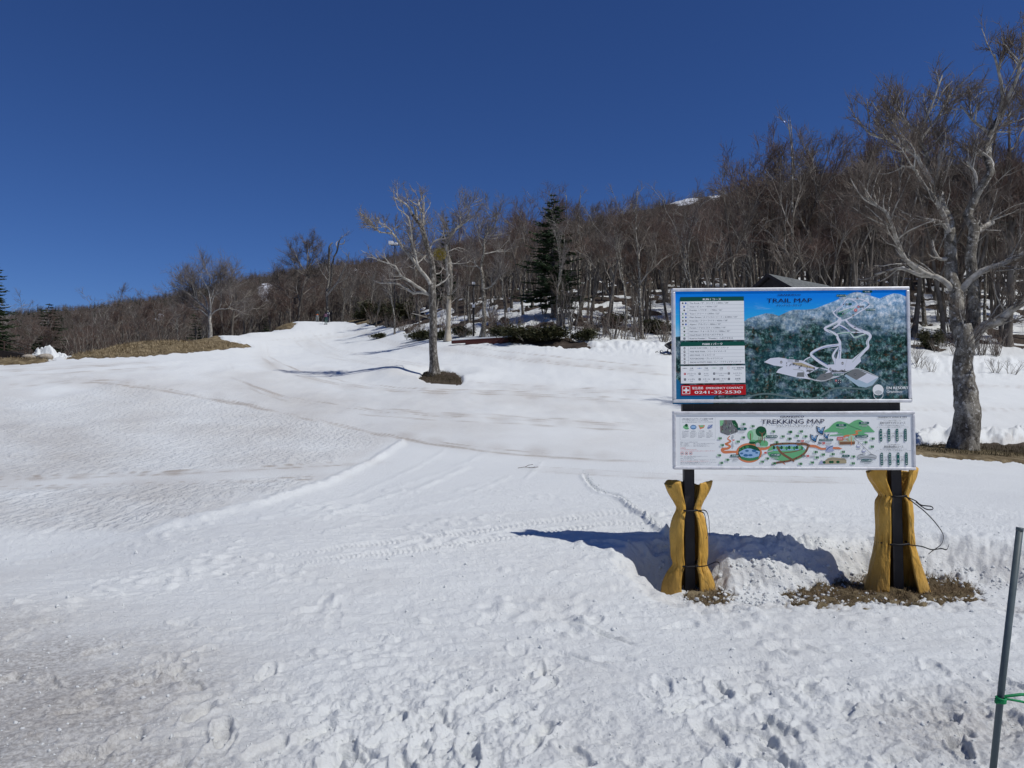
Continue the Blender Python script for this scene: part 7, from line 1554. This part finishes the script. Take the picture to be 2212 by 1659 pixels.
# skier in front: from behind, teal trousers, mauve pack, two poles
v_ = P(704, 716, 106); z_ = ground_at(v_.x, 106)
j, r, e = body_joints(1.72, .10, (-.40, .02, .92), (.40, .05, .90), .05, .04)
p1 = person('person in teal trousers and dark top climbing with ski poles, seen from behind', (v_.x, 106, z_), 0, j, r, e, lambda c: 0 if c.z < .98 and abs(c.x) < .3 else (3 if c.z > 1.60 else (2 if (abs(c.x) > .34 and c.z < 1.0) else 1)), [M_teal, M_purple, M_glove, M_hair])
m_ = MB(); m_.box(-.17, .17, -.32, -.14, 1.0, 1.42); m_.build('backpack', M_mauve, p1, bevel=.05)
for sx_ in (-1, 1):
    m_ = MB(); m_.tube([(sx_ * .40, .05, .96), (sx_ * .52, -.02, .0)], .014, 6); m_.build('ski_pole', M_pale, p1); m_ = MB(); m_.box(sx_ * .12 - .06, sx_ * .12 + .06, -.5, .7, .0, .03); m_.build('ski', M_boot, p1, bevel=.005)
# person standing at left of the crest, grey jacket, orange at the waist
v_ = P(685, 694, 110); z_ = ground_at(v_.x, 110)
j, r, e = body_joints(1.74, .12, (-.24, .12, 1.05), (.26, .10, 1.05), .02, .03)
p2 = person('person in grey jacket with orange at the waist and pale trousers, standing on the crest', (v_.x, 110, z_), math.radians(-25), j, r, e, lambda c: 3 if c.z > 1.62 else (2 if c.z < .96 else (1 if c.z < 1.10 and c.y < .06 else 0)), [M_gj, M_or, M_gt, M_hair])
for sx_ in (-1, 1): m_ = MB(); m_.box(sx_ * .12 - .055, sx_ * .12 + .055, -.12, .2, .0, .10); m_.build('boot', M_glove, p2, bevel=.02)
# person in navy going over the crest with skis on the shoulder
v_ = P(708, 703, 110.5); z_ = ground_at(v_.x, 110.5)
j, r, e = body_joints(1.75, .09, (-.25, .15, 1.1), (.20, .15, 1.35), .05, .03)
p3 = person('person in navy suit with cream hood carrying skis, just beyond the skier with poles', (v_.x, 110.5, z_), 0, j, r, e, lambda c: 1 if c.z > 1.50 else 0, [M_nv, M_cream])
for dx in (0, .07): m_ = MB(); m_.tube([(.10 + dx, -.15, 1.85), (.22 + dx, .05, 1.35), (.34 + dx, .2, .75)], [.03, .035, .03], 6); m_.build('ski', M_sm, p3)
m_ = MB(); m_.box(-.03, .04, -.21, -.17, .95, 1.35); m_.build('pale_stripe', M_pale, p3); m_ = MB(); m_.box(.17, .25, -.14, -.04, 1.15, 1.42); m_.build('sleeve_patch', M_pale, p3, bevel=.02)
for sx_ in (-1, 1): m_ = MB(); m_.box(sx_ * .1 - .05, sx_ * .1 + .05, -.12, .2, .0, .10); m_.build('boot', M_glove, p3, bevel=.02)
